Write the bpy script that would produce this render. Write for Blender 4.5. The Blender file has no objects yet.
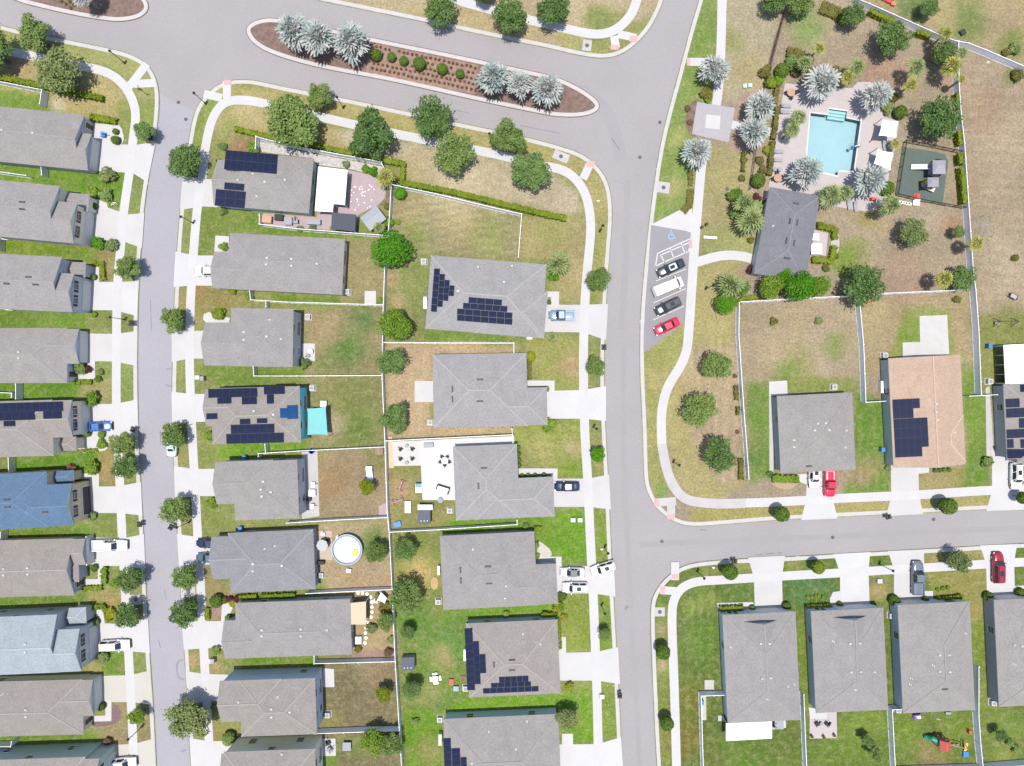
import bpy, math, random
import numpy as np
from mathutils import Vector, Matrix
from mathutils.geometry import tessellate_polygon
R = math.radians
rnd = random.Random(7)
sc = bpy.context.scene
COL = sc.collection
S = 0.18          # metres per photo pixel on the ground
H = 123.0         # drone height
def g(px, py, h=0.0):
    k = S*(1-h/H)
    return ((px-512)*k, (383-py)*k)
FX = 2.28          # lit-surface factor: seen linear value / base colour
def lin(c):
    c /= 255.0
    return c/12.92 if c <= 0.04045 else ((c+0.055)/1.055)**2.4
def A(r, gg, b):
    return tuple(min(0.82, lin(v)/FX) for v in (r, gg, b))

# ------------------------------------------------------------------ materials
MATS = {}
def nodes_of(name):
    m = bpy.data.materials.new(name); m.use_nodes = True
    nt = m.node_tree
    return m, nt, nt.nodes['Principled BSDF']
def mat(name, col, rough=0.7, var=0.12, scale=1.5, fine=0.0, fscale=12.0, metal=0.0, spec=0.3, bump=0.0, obj=False):
    """procedural surface: base colour with two noises laid over it"""
    if name in MATS: return MATS[name]
    m, nt, p = nodes_of(name)
    N, L = nt.nodes, nt.links
    p.inputs['Roughness'].default_value = rough
    p.inputs['Metallic'].default_value = metal
    p.inputs['Specular IOR Level'].default_value = spec
    tc = N.new('ShaderNodeTexCoord')
    if obj: vec = tc.outputs['Object']
    else:
        geo = N.new('ShaderNodeNewGeometry'); vec = geo.outputs['Position']
    n1 = N.new('ShaderNodeTexNoise'); n1.inputs['Scale'].default_value = scale; n1.inputs['Detail'].default_value = 5
    L.new(vec, n1.inputs['Vector'])
    mr = N.new('ShaderNodeMapRange'); mr.inputs['From Min'].default_value = 0.25; mr.inputs['From Max'].default_value = 0.75
    mr.inputs['To Min'].default_value = 1-var; mr.inputs['To Max'].default_value = 1+var
    L.new(n1.outputs['Fac'], mr.inputs['Value'])
    fac = mr.outputs['Result']
    if fine > 0:
        n2 = N.new('ShaderNodeTexNoise'); n2.inputs['Scale'].default_value = fscale; n2.inputs['Detail'].default_value = 3
        L.new(vec, n2.inputs['Vector'])
        mr2 = N.new('ShaderNodeMapRange'); mr2.inputs['From Min'].default_value = 0.25; mr2.inputs['From Max'].default_value = 0.75
        mr2.inputs['To Min'].default_value = 1-fine; mr2.inputs['To Max'].default_value = 1+fine
        L.new(n2.outputs['Fac'], mr2.inputs['Value'])
        mu = N.new('ShaderNodeMath'); mu.operation = 'MULTIPLY'
        L.new(fac, mu.inputs[0]); L.new(mr2.outputs['Result'], mu.inputs[1]); fac = mu.outputs[0]
    mx = N.new('ShaderNodeMix'); mx.data_type = 'RGBA'; mx.blend_type = 'MULTIPLY'; mx.inputs['Factor'].default_value = 1
    mx.inputs['A'].default_value = (*col, 1)
    L.new(fac, mx.inputs['B']); L.new(mx.outputs['Result'], p.inputs['Base Color'])
    if bump > 0:
        b = N.new('ShaderNodeBump'); b.inputs['Strength'].default_value = bump; b.inputs['Distance'].default_value = 0.05
        L.new(n1.outputs['Fac'], b.inputs['Height']); L.new(b.outputs['Normal'], p.inputs['Normal'])
    MATS[name] = m
    return m

def paint(name, col, rough=0.25):
    if name in MATS: return MATS[name]
    m = mat(name, col, rough, 0.04, 3.0, spec=0.5, obj=True)
    p = m.node_tree.nodes['Principled BSDF']
    p.inputs['Coat Weight'].default_value = 0.6; p.inputs['Coat Roughness'].default_value = 0.08
    return m
def glassy(name, col=(0.012, 0.015, 0.02), rough=0.08):
    if name in MATS: return MATS[name]
    return mat(name, col, rough, 0.1, 0.8, spec=0.6, obj=True)

def leafmat(name, c1, c2, c3=None, transl=0.25):
    """leaf colour runs from c1 to c2 by the leaf's own random tone and by tree"""
    if name in MATS: return MATS[name]
    m, nt, p = nodes_of(name)
    N, L = nt.nodes, nt.links
    at = N.new('ShaderNodeAttribute'); at.attribute_name = 'tone'
    oi = N.new('ShaderNodeObjectInfo')
    ad = N.new('ShaderNodeMath'); ad.operation = 'MULTIPLY_ADD'; ad.inputs[1].default_value = 0.35
    L.new(oi.outputs['Random'], ad.inputs[0]); L.new(at.outputs['Fac'], ad.inputs[2])
    sb = N.new('ShaderNodeMath'); sb.operation = 'SUBTRACT'; sb.inputs[1].default_value = 0.17
    L.new(ad.outputs[0], sb.inputs[0])
    cr = N.new('ShaderNodeValToRGB'); e = cr.color_ramp.elements
    e[0].color = (*c1, 1); e[0].position = 0.0; e[1].color = (*c2, 1); e[1].position = 0.75
    if c3:
        x = cr.color_ramp.elements.new(1.0); x.color = (*c3, 1)
    L.new(sb.outputs[0], cr.inputs['Fac'])
    L.new(cr.outputs['Color'], p.inputs['Base Color'])
    p.inputs['Roughness'].default_value = 0.6; p.inputs['Specular IOR Level'].default_value = 0.15
    tr = N.new('ShaderNodeBsdfTranslucent'); L.new(cr.outputs['Color'], tr.inputs['Color'])
    mx = N.new('ShaderNodeMixShader'); mx.inputs['Fac'].default_value = transl
    L.new(p.outputs[0], mx.inputs[1]); L.new(tr.outputs[0], mx.inputs[2])
    out = N['Material Output']; L.new(mx.outputs[0], out.inputs['Surface'])
    MATS[name] = m
    return m

# ------------------------------------------------------------------ mesh builder
class MB:
    def __init__(s): s.v = []; s.f = []; s.m = []; s.t = []
    def face(s, pts, mi=0, tone=0.5):
        n = len(s.v); s.v += [tuple(p) for p in pts]; s.f.append(tuple(range(n, n+len(pts)))); s.m.append(mi); s.t.append(tone)
    def mesh(s, verts, faces, mi=0, tone=0.5):
        n = len(s.v); s.v += [tuple(p) for p in verts]
        for f in faces: s.f.append(tuple(i+n for i in f)); s.m.append(mi); s.t.append(tone)
    def box(s, cx, cy, z0, sx, sy, sz, rz=0.0, mi=0, tx=1.0, ty=1.0):
        c, n = math.cos(rz), math.sin(rz); vs = []
        for k, z in ((1, z0), (0, z0+sz)):
            for a, b in ((-1,-1),(1,-1),(1,1),(-1,1)):
                x, y = a*sx/2*(1 if k else tx), b*sy/2*(1 if k else ty)
                vs.append((cx+x*c-y*n, cy+x*n+y*c, z))
        s.mesh(vs, [(3,2,1,0),(4,5,6,7),(0,1,5,4),(1,2,6,5),(2,3,7,6),(3,0,4,7)], mi)
    def bar(s, p, q, w=0.05, h=None, mi=0):
        p, q = Vector(p), Vector(q); d = (q-p)
        if d.length < 1e-6: return
        d.normalize(); h = h or w
        up = Vector((0,0,1)) if abs(d.z) < 0.95 else Vector((1,0,0))
        a = d.cross(up).normalized()*w/2; b = a.cross(d).normalized()*h/2
        vs = [p-a-b, p+a-b, p+a+b, p-a+b, q-a-b, q+a-b, q+a+b, q-a+b]
        s.mesh(vs, [(0,1,2,3),(7,6,5,4),(0,4,5,1),(1,5,6,2),(2,6,7,3),(3,7,4,0)], mi)
    def lathe(s, prof, n=12, cx=0, cy=0, mi=0, sq=(1,1), cap=True):
        vs = []; fs = []
        for r, z in prof:
            for i in range(n):
                a = 2*math.pi*i/n; vs.append((cx+r*sq[0]*math.cos(a), cy+r*sq[1]*math.sin(a), z))
        for j in range(len(prof)-1):
            for i in range(n):
                k = (i+1) % n; fs.append((j*n+i, j*n+k, (j+1)*n+k, (j+1)*n+i))
        if cap and prof[0][0] > 1e-4: fs.append(tuple(range(n-1, -1, -1)))
        if cap and prof[-1][0] > 1e-4: fs.append(tuple(range((len(prof)-1)*n, len(prof)*n)))
        s.mesh(vs, fs, mi)
    def tube(s, pts, rads, n=6, mi=0):
        vs = []; fs = []; P = [Vector(p) for p in pts]
        for i, p in enumerate(P):
            d = (P[min(i+1, len(P)-1)]-P[max(i-1, 0)]).normalized()
            up = Vector((0,0,1)) if abs(d.z) < 0.9 else Vector((1,0,0))
            a = d.cross(up).normalized(); b = d.cross(a)
            for k in range(n):
                t = 2*math.pi*k/n; vs.append(p+(a*math.cos(t)+b*math.sin(t))*rads[i])
        for j in range(len(P)-1):
            for i in range(n):
                k = (i+1) % n; fs.append((j*n+i, j*n+k, (j+1)*n+k, (j+1)*n+i))
        fs.append(tuple(range(n))); fs.append(tuple(range((len(P)-1)*n, len(P)*n)))
        s.mesh(vs, fs, mi)
    def prism(s, poly, z0, z1, mi=0, msides=None):
        poly = [(p[0], p[1]) for p in poly]
        ar = sum(poly[i][0]*poly[(i+1) % len(poly)][1]-poly[(i+1) % len(poly)][0]*poly[i][1] for i in range(len(poly)))
        if ar < 0: poly = poly[::-1]
        tri = tessellate_polygon([[Vector((x, y, 0)) for x, y in poly]])
        for t in tri:
            a, b, c = [poly[i] for i in t]
            if (b[0]-a[0])*(c[1]-a[1])-(c[0]-a[0])*(b[1]-a[1]) < 0: b, c = c, b
            s.face([(*a, z1), (*b, z1), (*c, z1)], mi)
        n = len(poly)
        for i in range(n):
            a, b = poly[i], poly[(i+1) % n]
            s.face([(*a, z0), (*b, z0), (*b, z1), (*a, z1)], mi if msides is None else msides)
    def data(s, name, mats):
        me = bpy.data.meshes.new(name); me.from_pydata(s.v, [], s.f)
        if not isinstance(mats, (list, tuple)): mats = [mats]
        for m in mats: me.materials.append(m)
        me.polygons.foreach_set('material_index', s.m)
        if any(t != 0.5 for t in s.t):
            at = me.attributes.new('tone', 'FLOAT', 'FACE'); at.data.foreach_set('value', s.t)
        me.update(); return me
    def build(s, name, mats, parent=None, loc=None, rz=0.0):
        return put(name, s.data(name, mats), parent, loc, rz)
def put(name, me, parent=None, loc=None, rz=0.0):
    o = bpy.data.objects.new(name, me); COL.objects.link(o)
    if parent: o.parent = parent
    if loc: o.location = loc
    if rz: o.rotation_euler = (0, 0, rz)
    return o
def smooth(o):
    me = o.data if hasattr(o, 'data') else o
    me.polygons.foreach_set('use_smooth', [True]*len(me.polygons)); return o
def tag(o, label, cat, group=None, kind=None):
    o['label'] = label; o['category'] = cat
    if group: o['group'] = group
    if kind: o['kind'] = kind
    return o
def thing(name, label, cat, px, py, h=0.0, rz=0.0, group=None, z=0.0):
    """an Empty at the thing's base; px, py are where it stands on the survey map"""
    o = bpy.data.objects.new(name, None); COL.objects.link(o); o.empty_display_size = 0.3
    x, y = g(px, py, h); o.location = (x, y, z); o.rotation_euler = (0, 0, rz)
    return tag(o, label, cat, group)
def copy_tree(o, parent=None):
    c = o.copy(); COL.objects.link(c)
    if parent: c.parent = parent
    for ch in list(o.children): copy_tree(ch, c)
    return c

def chaikin(p, it=2, closed=False):
    p = [tuple(map(float, q)) for q in p]
    for _ in range(it):
        o = [] if closed else [p[0]]
        n = len(p)
        for i in range(n if closed else n-1):
            a, b = p[i], p[(i+1) % n]
            o.append((a[0]*.75+b[0]*.25, a[1]*.75+b[1]*.25)); o.append((a[0]*.25+b[0]*.75, a[1]*.25+b[1]*.75))
        if not closed: o.append(p[-1])
        p = o
    return p
def W(pts): return [g(x, y) for x, y in pts]
def offset(pts, d, closed):
    """shift a world polyline to its left by d"""
    out = []; n = len(pts)
    for i in range(n):
        a = pts[(i-1) % n] if closed or i > 0 else pts[i]
        b = pts[(i+1) % n] if closed or i < n-1 else pts[i]
        dx, dy = b[0]-a[0], b[1]-a[1]; l = math.hypot(dx, dy) or 1
        out.append((pts[i][0]-dy/l*d, pts[i][1]+dx/l*d))
    return out
def strip(pts, w, z0, z1, mb=None, mi=0):
    """a slab of width w along a world polyline"""
    mb = mb or MB(); a = offset(pts, w/2, False); b = offset(pts, -w/2, False)
    for i in range(len(pts)-1):
        mb.face([(*b[i], z1), (*b[i+1], z1), (*a[i+1], z1), (*a[i], z1)], mi)
        mb.face([(*b[i+1], z1), (*b[i], z1), (*b[i], z0), (*b[i+1], z0)], mi)
        mb.face([(*a[i], z1), (*a[i+1], z1), (*a[i+1], z0), (*a[i], z0)], mi)
    for k in (0, -1):
        mb.face([(*a[k], z0), (*b[k], z0), (*b[k], z1), (*a[k], z1)], mi)
    return mb
# ------------------------------------------------------------------ ground, roads, kerbs, lawns
M_conc = mat('concrete_white', A(235,234,235), 0.85, 0.045, 0.35, 0.06, 6.0)
M_conc2 = mat('concrete_old', A(222,218,219), 0.85, 0.07, 0.5, 0.06, 6.0)
M_kerb = mat('concrete_kerb', A(230,226,225), 0.85, 0.06, 0.8, 0.05, 5.0)
M_asph = mat('asphalt_weathered', A(190,185,187), 0.9, 0.05, 0.09, 0.09, 5.0)
M_asphA = mat('asphalt_pale', A(193,191,199), 0.9, 0.045, 0.09, 0.09, 5.0)
M_asphP = mat('asphalt_parking', A(176,173,178), 0.9, 0.05, 0.3, 0.09, 9.0)
M_mulch = mat('mulch', A(150,126,116), 0.95, 0.3, 1.2, 0.4, 7.0)
M_mulchr = mat('mulch_red', A(180,150,134), 0.95, 0.25, 1.2, 0.35, 7.0)
M_white = mat('white_paint', (0.78,0.78,0.78), 0.5, 0.03, 1.0)
M_line = mat('line_paint', A(248,248,250), 0.7, 0.05, 2.0)
M_tact = mat('tactile_pink', A(240,196,196), 0.8, 0.08, 3.0)
M_dark = mat('dark_iron', (0.03,0.03,0.032), 0.6, 0.15, 4.0)

KL_W = [(-80,8),(0,24.5),(15.7,29),(59.5,38),(94,44.8),(125,51.5),(141,58.7),(150.4,67),(156.7,79),(159.5,93),(159,113),(156.7,133),(153,153),(148.8,178),(144,212),(141.8,246),(139.4,277),(137.8,330),(137.8,383),(138.6,435),(141,485),(143.5,524),(145.5,571),(148,618),(150.5,662),(154,709),(156.7,766),(159,820)]
KL_M1 = [(193,820),(190.3,766),(186.4,693),(184,654),(182.5,630),(180,590),(177.8,551),(175.4,498),(173,457),(171.2,410),(171.8,370),(172.6,340),(173.9,300),(176.2,253),(178.6,221),(181,195),(184,168),(187.4,146),(190.5,127),(194.4,111),(201.5,98.5),(211,89),(220,83),(232,79.5),(246,79),(258,80.5),(287,87),(342,97.3),(397,109),(456,121.8),(490,128.8),(528,137.2),(560,145.5),(580.7,152.5),(595,162.5),(605.8,176),(611.3,192),(612.8,212),(612,230),(610,252),(607,298),(605,340),(604.6,384),(606,430),(608.5,470),(611,534),(614.7,608),(617,646),(621,724),(622.5,766),(624,820)]
KL_N = [(280,-40),(300,-5),(315,0),(350,7),(400,17.2),(428,23),(468,32),(515,41.8),(545,47.5),(571,54),(590,57.5),(603,58.7),(618,56.4),(634,47),(649.7,30),(659,12.5),(664,0),(676,-40)]
KL_NE = [(710,-40),(698,2),(689,32),(681,63),(666,118),(659,149),(653,188),(648,228),(643.8,267),(640,314),(639.3,350),(639.8,380),(642,424),(642.8,455),(643.4,476),(645.5,489),(652,503),(662,514.5),(676,523.5),(691,527),(714,525.6),(777,520.3),(864,516),(1024,508),(1120,503)]
KL_SE = [(662,820),(656,766),(651.3,660),(649.8,612),(652,596),(662,580.5),(678,567.5),(695,562),(730,559),(780,557),(838,553.5),(920,549),(1024,543),(1120,538)]
MED1 = [(-40,-30),(9.4,0),(47,9.6),(78,16.4),(110,21.6),(125,21.6),(141,18),(149,10),(148,1),(140,-8),(110,-30)]
MED2 = [(244.4,31),(249.4,22.5),(263.5,17.5),(281,18),(320,26),(368.5,36.5),(400,43),(440,51),(478,59),(547,73.8),(562,78.3),(584,89.3),(598,100),(600.5,107),(595,113.5),(579,117.5),(556,117),(540,114),(484,102.6),(390,81),(318.3,68.5),(271.3,54.8),(252.5,44)]
blocks = {
 'W': chaikin(KL_W, 2)+[(-80,820)],
 'M': chaikin(KL_M1, 2),
 'N': chaikin(KL_N, 2),
 'NE': chaikin(KL_NE, 2)+[(1120,-40)],
 'SE': chaikin(KL_SE, 2)+[(1120,820)],
}
BNAME = {'W':'west side of the left street','M':'middle block between the two streets','N':'top block above the boulevard','NE':'pool block at the upper right','SE':'lower right block'}

# base terrain out to the horizon, and the sheet of road the blocks stand on
POOL = [(810.5,113),(828,115.2),(828.8,109),(847,111.5),(846.2,118.3),(860.5,121.2),(853.5,171),(838.5,170.5),(837.5,175.5),(806,168)]
cx_, cy_ = 833, 142
POOLO = [(cx_+(x-cx_)*1.05, cy_+(y-cy_)*1.05) for x, y in POOL]
def ring(outer, inner, z, m, label, name, z0=-0.02, world=False):
    mb = MB(); o, i_ = (outer if world else W(outer)), W(inner)
    tri = tessellate_polygon([[Vector((*q, 0)) for q in o], [Vector((*q, 0)) for q in i_]])
    allp = o+i_
    for t in tri:
        a, b_, c_ = [allp[q] for q in t]
        if (b_[0]-a[0])*(c_[1]-a[1])-(c_[0]-a[0])*(b_[1]-a[1]) < 0: b_, c_ = c_, b_
        mb.face([(*a, z), (*b_, z), (*c_, z)])
    if z0 is not None:
        for P in (o, i_):
            for q in range(len(P)): mb.face([(*P[q], z0), (*P[(q+1) % len(P)], z0), (*P[(q+1) % len(P)], z), (*P[q], z)])
    return tag(mb.build(name, m), label, name.replace('_', ' '), kind='structure')
ring([(-2500,-2500),(2500,-2500),(2500,2500),(-2500,2500)], POOLO, -0.15, mat('far_ground', A(165,160,105), 0.95, 0.3, 0.02, 0.3, 0.3), 'flat land reaching away around the whole neighbourhood', 'ground', None, True)
ring([(-80,820),(1120,820),(1120,-40),(-80,-40)], POOLO, -0.146, M_asph, 'grey asphalt boulevard and the street curving down the middle', 'road', None)
ra = [(p[0]-1,p[1]) for p in KL_W if p[1] > 90]+[(p[0]+1,p[1]) for p in KL_M1 if p[1] >= 100 and p[0] < 202]
mb = MB(); mb.prism(W(ra), -0.148, -0.142)
tag(mb.build('road', M_asphA), 'paler bluish asphalt of the left residential street', 'road', kind='structure')
# tyre-darkened lanes and repair patches, a shape of their own on the road
M_lane = mat('asphalt_worn', A(186.5,180.5,184.5), 0.9, 0.04, 0.15, 0.07, 9.0)
def lane(pts, w, lab, m=M_lane, z=-0.140):
    mb = strip(W(chaikin(pts, 2)), w, z-0.003, z)
    tag(mb.build('road_lane', m), lab, 'road surface', kind='structure')
lane([(624,345),(623,430),(626,520),(632,620),(640,766)], 0.9, 'tyre worn stripe down the middle street, left lane')
lane([(628,180),(626,250),(622,330)], 1.2, 'tyre worn stripe beside the parking bay')
lane([(640,545),(700,542),(800,538),(1024,528)], 1.0, 'tyre worn stripe along the lower right street')
lane([(560,85),(590,92),(612,118),(622,160)], 2.2, 'tyre worn curve turning off the boulevard round the median tip')
for pts in ([(183,660),(176,662),(177,678),(184,680)],[(166,369),(172,369)],[(164,385),(171,386)],[(186,750),(181,752)]):
    lane(pts, 0.35, 'dark tar crack seal on the pale left street', mat('tar', A(172,170,178), 0.8), -0.138)

for i, (a, b, w_) in enumerate((((766,554),(775,553.6),.25),((756,555),(763,554.5),.2),((778,553.5),(782,553.2),.3),((625,610),(628,606),.5),((158,640),(160,648),.15),((164,590),(166,600),.12),((700,530),(706,530),.2),((520,125),(560,133),.12),((430,104),(470,113),.12),((612,138),(620,150),.2),((150,300),(151,330),.12),((160,430),(160,445),.12))):
    mb = strip(W([a, b]), w_, -0.1385, -0.137); tag(mb.build('tyre_mark', mat('tyre_mark', A(160,156,160), .85, .15, 2)), 'faint dark tyre scuff on the grey asphalt', 'road mark', kind='structure')
def kerb(pts, closed, label):
    P = W(pts); ar = 0
    if closed: ar = sum(P[i][0]*P[(i+1) % len(P)][1]-P[(i+1) % len(P)][0]*P[i][1] for i in range(len(P)))
    sg = 1 if ar >= 0 else -1
    rings = [[(*q, z) for q in offset(P, d*sg, closed)] for d, z in ((-0.02,-0.15),(0.05,-0.07),(0.14,0.012),(0.80,0.014),(0.82,-0.02))]
    mb = MB(); n = len(P)
    for a, b in zip(rings[:-1], rings[1:]):
        for i in range(n if closed else n-1):
            j = (i+1) % n; q = [a[i], a[j], b[j], b[i]]
            mb.face(q if sg > 0 else q[::-1])
    tag(mb.build('kerb', M_kerb), label, 'kerb', kind='structure')
kerb(blocks['W'][:-1][::-1], False, 'pale concrete kerb along the west side of the left street')
kerb(blocks['M'][::-1], False, 'pale concrete kerb wrapping the middle block')
kerb(blocks['N'], False, 'pale concrete kerb of the block above the boulevard')
kerb(blocks['NE'][:-1], False, 'pale concrete kerb round the pool block and parking bay')
kerb(blocks['SE'][:-1][::-1], False, 'pale concrete kerb round the lower right block')
med1 = chaikin(MED1, 2, True); med2 = chaikin(MED2, 2, True)
kerb(med1, True, 'rounded concrete kerb of the median at the top left')
kerb(med2, True, 'long rounded concrete kerb of the planted boulevard median')
for P, lab, m in ((med1,'brown mulch bed of the top left median',M_mulch),(med2,'brown mulch bed of the long boulevard median',M_mulch)):
    mb = MB(); mb.prism(W(P), -0.14, 0.0); tag(mb.build('mulch_bed', m), lab, 'mulch bed', kind='structure')
mb = MB(); mb.prism(W([(369,42),(400,49),(440,57),(478,65),(475,94),(430,86),(385,76),(366,72)]), -0.1, 0.006)
tag(mb.build('mulch_bed', M_mulchr), 'reddish bark mulch among the clipped shrubs of the median', 'mulch bed', kind='structure')

# ---- lawn colours: what grows where, in survey-map coordinates
REG = []   # (polygon, colour)
def rg(col, *pts): REG.append((pts, col))
MID=(150,170,92); BRT=(128,164,66); LUSH=(134,176,64); PALE=(176,182,108); TAN=(207,190,152); TAN2=(214,199,168); DGR=(104,140,66); BRN=(186,162,122); OLV=(168,165,108); SOIL=(200,168,128); FLD=(190,171,143); SAND=(220,192,154)
BASE = {'W':MID,'M':(158,168,96),'N':TAN,'NE':(190,173,147),'SE':(116,142,60)}
rg((198,186,124),(-80,40),(60,60),(110,75),(128,95),(133,125),(120,128),(60,112),(50,96),(-80,76))
rg((178,184,112),(-80,20),(62,38),(140,58),(155,70),(158,100),(140,100),(120,72),(60,58),(-80,44))
rg((150,176,84),(140,100),(160,100),(155,150),(135,150)); rg((150,172,80),(120,95),(134,110),(133,140),(115,140),(118,122))
rg(BRT,(-80,88),(48,93),(46,112),(-80,108)); rg((122,168,52),(-20,161),(50,168),(90,172),(128,172),(122,205),(100,204),(60,186),(-20,180))
rg((132,166,52),(-20,238),(90,244),(118,246),(112,262),(60,258),(-20,254)); rg((172,160,104),(90,248),(116,248),(116,282),(96,282),(98,262))
rg((120,160,56),(-20,309),(85,312),(86,330),(-20,330)); rg((150,162,88),(86,312),(136,312),(136,332),(88,332))
rg((112,160,46),(-20,383),(78,383),(76,402),(-20,402)); rg((176,170,110),(76,385),(112,380),(112,402),(90,403))
rg((112,165,44),(15,457),(75,453),(105,450),(105,474),(60,475),(15,472)); rg((178,162,96),(96,448),(118,440),(118,486),(100,484))
rg((120,160,52),(-20,530),(92,525),(92,540),(-20,540)); rg((138,160,76),(92,514),(118,514),(118,538),(95,538))
rg((120,164,56),(-20,596),(80,593),(84,603),(-20,606)); rg((172,166,96),(84,590),(122,590),(122,622),(104,620))
rg((118,166,50),(80,655),(100,650),(124,652),(124,674),(104,675)); rg((112,158,44),(-20,735),(80,733),(105,740),(-20,743)); rg((176,162,116),(90,722),(110,702),(130,702),(130,745),(104,745))
rg((150,168,88),(124,206),(146,206),(142,246),(122,240)); rg((165,155,105),(132,705),(150,705),(153,742),(134,742))
# middle block
rg((200,186,124),(206,118),(240,106),(300,116),(350,130),(345,152),(280,138),(236,128),(230,140),(204,160))
rg(TAN2,(330,128),(400,140),(500,158),(556,174),(576,190),(580,214),(566,216),(440,186),(404,160),(350,150))
rg((196,186,118),(215,84),(300,88),(400,110),(540,142),(585,156),(600,174),(611,200),(606,300),(596,300),(592,215),(580,180),(556,166),(400,132),(300,112),(230,98),(215,100))
rg((154,176,86),(186,100),(212,92),(218,104),(204,130),(198,180),(186,175))
rg((176,178,104),(596,220),(610,220),(604,300),(592,300)); rg((190,178,120),(520,218),(585,218),(586,304),(560,300),(545,258),(518,258))
rg((160,168,92),(206,130),(232,134),(232,150),(212,180),(202,180))
rg((182,146,104),(232,138),(262,138),(262,152),(230,152))
rg((138,164,72),(196,206),(250,212),(265,230),(225,234),(200,256)); rg((120,164,52),(240,214),(265,214),(390,238),(380,244),(260,234)); rg((176,166,116),(344,240),(392,240),(387,306),(342,300))
rg((120,164,50),(270,296),(342,298),(342,306),(270,304)); rg((170,160,96),(193,286),(215,286),(250,298),(230,308),(205,318),(192,330))
rg((172,160,114),(300,308),(386,308),(384,376),(306,376)); rg(BRT,(200,366),(300,368),(306,378),(204,378)); rg(BRT,(220,376),(300,376),(300,386),(220,388))
rg((160,160,102),(304,378),(385,378),(388,446),(306,448)); rg((126,180,44),(214,444),(306,440),(304,452),(268,452),(214,462)); rg((150,168,84),(196,424),(214,424),(220,462),(214,468),(198,466))
rg((178,157,124),(318,452),(388,450),(391,516),(318,520)); rg((160,172,92),(196,497),(214,497),(238,524),(232,534),(198,534)); rg((204,184,144),(312,524),(391,518),(394,588),(312,592))
rg((176,162,108),(200,568),(232,592),(240,600),(222,620),(206,620)); rg((176,154,116),(350,600),(396,600),(397,658),(350,658)); rg((120,168,44),(240,656),(320,654),(316,666),(240,668))
rg((150,139,104),(320,660),(398,660),(402,726),(316,728)); rg((148,140,100),(318,728),(404,728),(408,820),(316,820)); rg((160,162,84),(205,650),(224,658),(222,676),(206,674)); rg((166,162,92),(208,702),(224,724),(240,738),(224,742),(210,742))
# centre column
rg((176,168,126),(393,190),(520,217),(516,260),(430,254),(390,280),(387,262)); rg((152,164,92),(387,262),(432,254),(428,342),(386,342)); rg((124,166,66),(427,330),(520,336),(514,343),(425,343)); rg(SAND,(384,344),(520,344),(514,352),(432,356),(432,426),(516,426),(514,436),(386,440))
rg((176,180,98),(526,338),(585,338),(586,392),(546,390),(526,356)); rg((168,182,86),(514,418),(588,418),(590,478),(556,480),(516,444)); rg((164,166,92),(388,462),(420,466),(420,500),(452,498),(454,524),(391,530))
rg((124,180,44),(452,518),(515,518),(552,512),(592,508),(594,562),(536,558),(532,528),(440,536),(440,528)); rg((150,164,82),(391,530),(440,530),(444,618),(396,618)); rg((126,176,48),(442,610),(558,602),(562,612),(466,622),(444,622)); rg((128,162,72),(396,616),(468,616),(470,712),(402,712)); rg((128,182,44),(468,696),(558,692),(592,684),(598,742),(562,742),(560,716),(444,712))
rg((150,172,70),(558,596),(594,596),(596,650),(562,650)); rg((122,174,40),(402,712),(445,712),(442,820),(408,820))
rg((140,170,66),(596,508),(612,508),(622,742),(600,742)); rg((176,172,104),(596,440),(608,440),(608,474),(596,474))
# north block
rg((166,172,104),(585,8),(630,8),(618,26),(585,28)); rg((170,176,104),(590,38),(660,12),(664,0),(640,50),(600,60),(560,52)); rg((208,188,140),(400,12),(540,42),(540,26),(430,0))
# pool block
rg((146,172,88),(640,-40),(722,-40),(718,90),(695,130),(690,210),(645,224),(660,140),(690,30)); rg((206,194,160),(722,-40),(790,-40),(765,90),(735,105),(718,96)); rg((190,180,126),(700,142),(750,150),(748,200),(740,250),(696,256),(700,170)); rg((176,180,112),(696,220),(760,236),(745,262),(700,262))
rg((196,186,122),(692,262),(740,262),(734,330),(740,420),(746,480),(720,502),(690,500),(668,450),(664,400),(690,340)); rg((206,184,150),(690,345),(738,345),(744,478),(720,485),(690,440)); rg((178,182,104),(642,352),(684,322),(686,345),(664,385),(658,420),(668,480),(662,505),(645,480)); rg((150,178,92),(660,480),(670,485),(662,505),(652,500))
rg((190,174,144),(738,303),(856,298),(862,400),(852,392),(770,392),(745,470)); rg((132,164,78),(745,380),(772,380),(776,476),(752,484)); rg((150,166,84),(772,372),(858,378),(856,394),(772,394)); rg((122,164,62),(852,392),(886,400),(890,495),(838,498),(856,470)); rg((192,172,130),(858,298),(968,292),(972,356),(888,360),(860,380)); rg((150,174,76),(902,308),(950,306),(952,358),(886,360),(898,340)); rg((130,166,66),(960,355),(990,390),(990,492),(962,492),(966,465)); rg((178,172,100),(918,462),(966,466),(960,490),(918,494))
rg(FLD,(952,40),(1120,60),(1120,318),(972,322),(964,200)); rg((152,160,86),(972,316),(1120,312),(1120,400),(975,396)); rg((190,176,124),(850,-40),(1120,-40),(1120,60),(960,38),(860,0)); rg((132,156,88),(900,-10),(935,-10),(920,26),(895,14)); rg((190,182,108),(690,508),(800,504),(1120,490),(1120,506),(800,522),(690,526))
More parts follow.
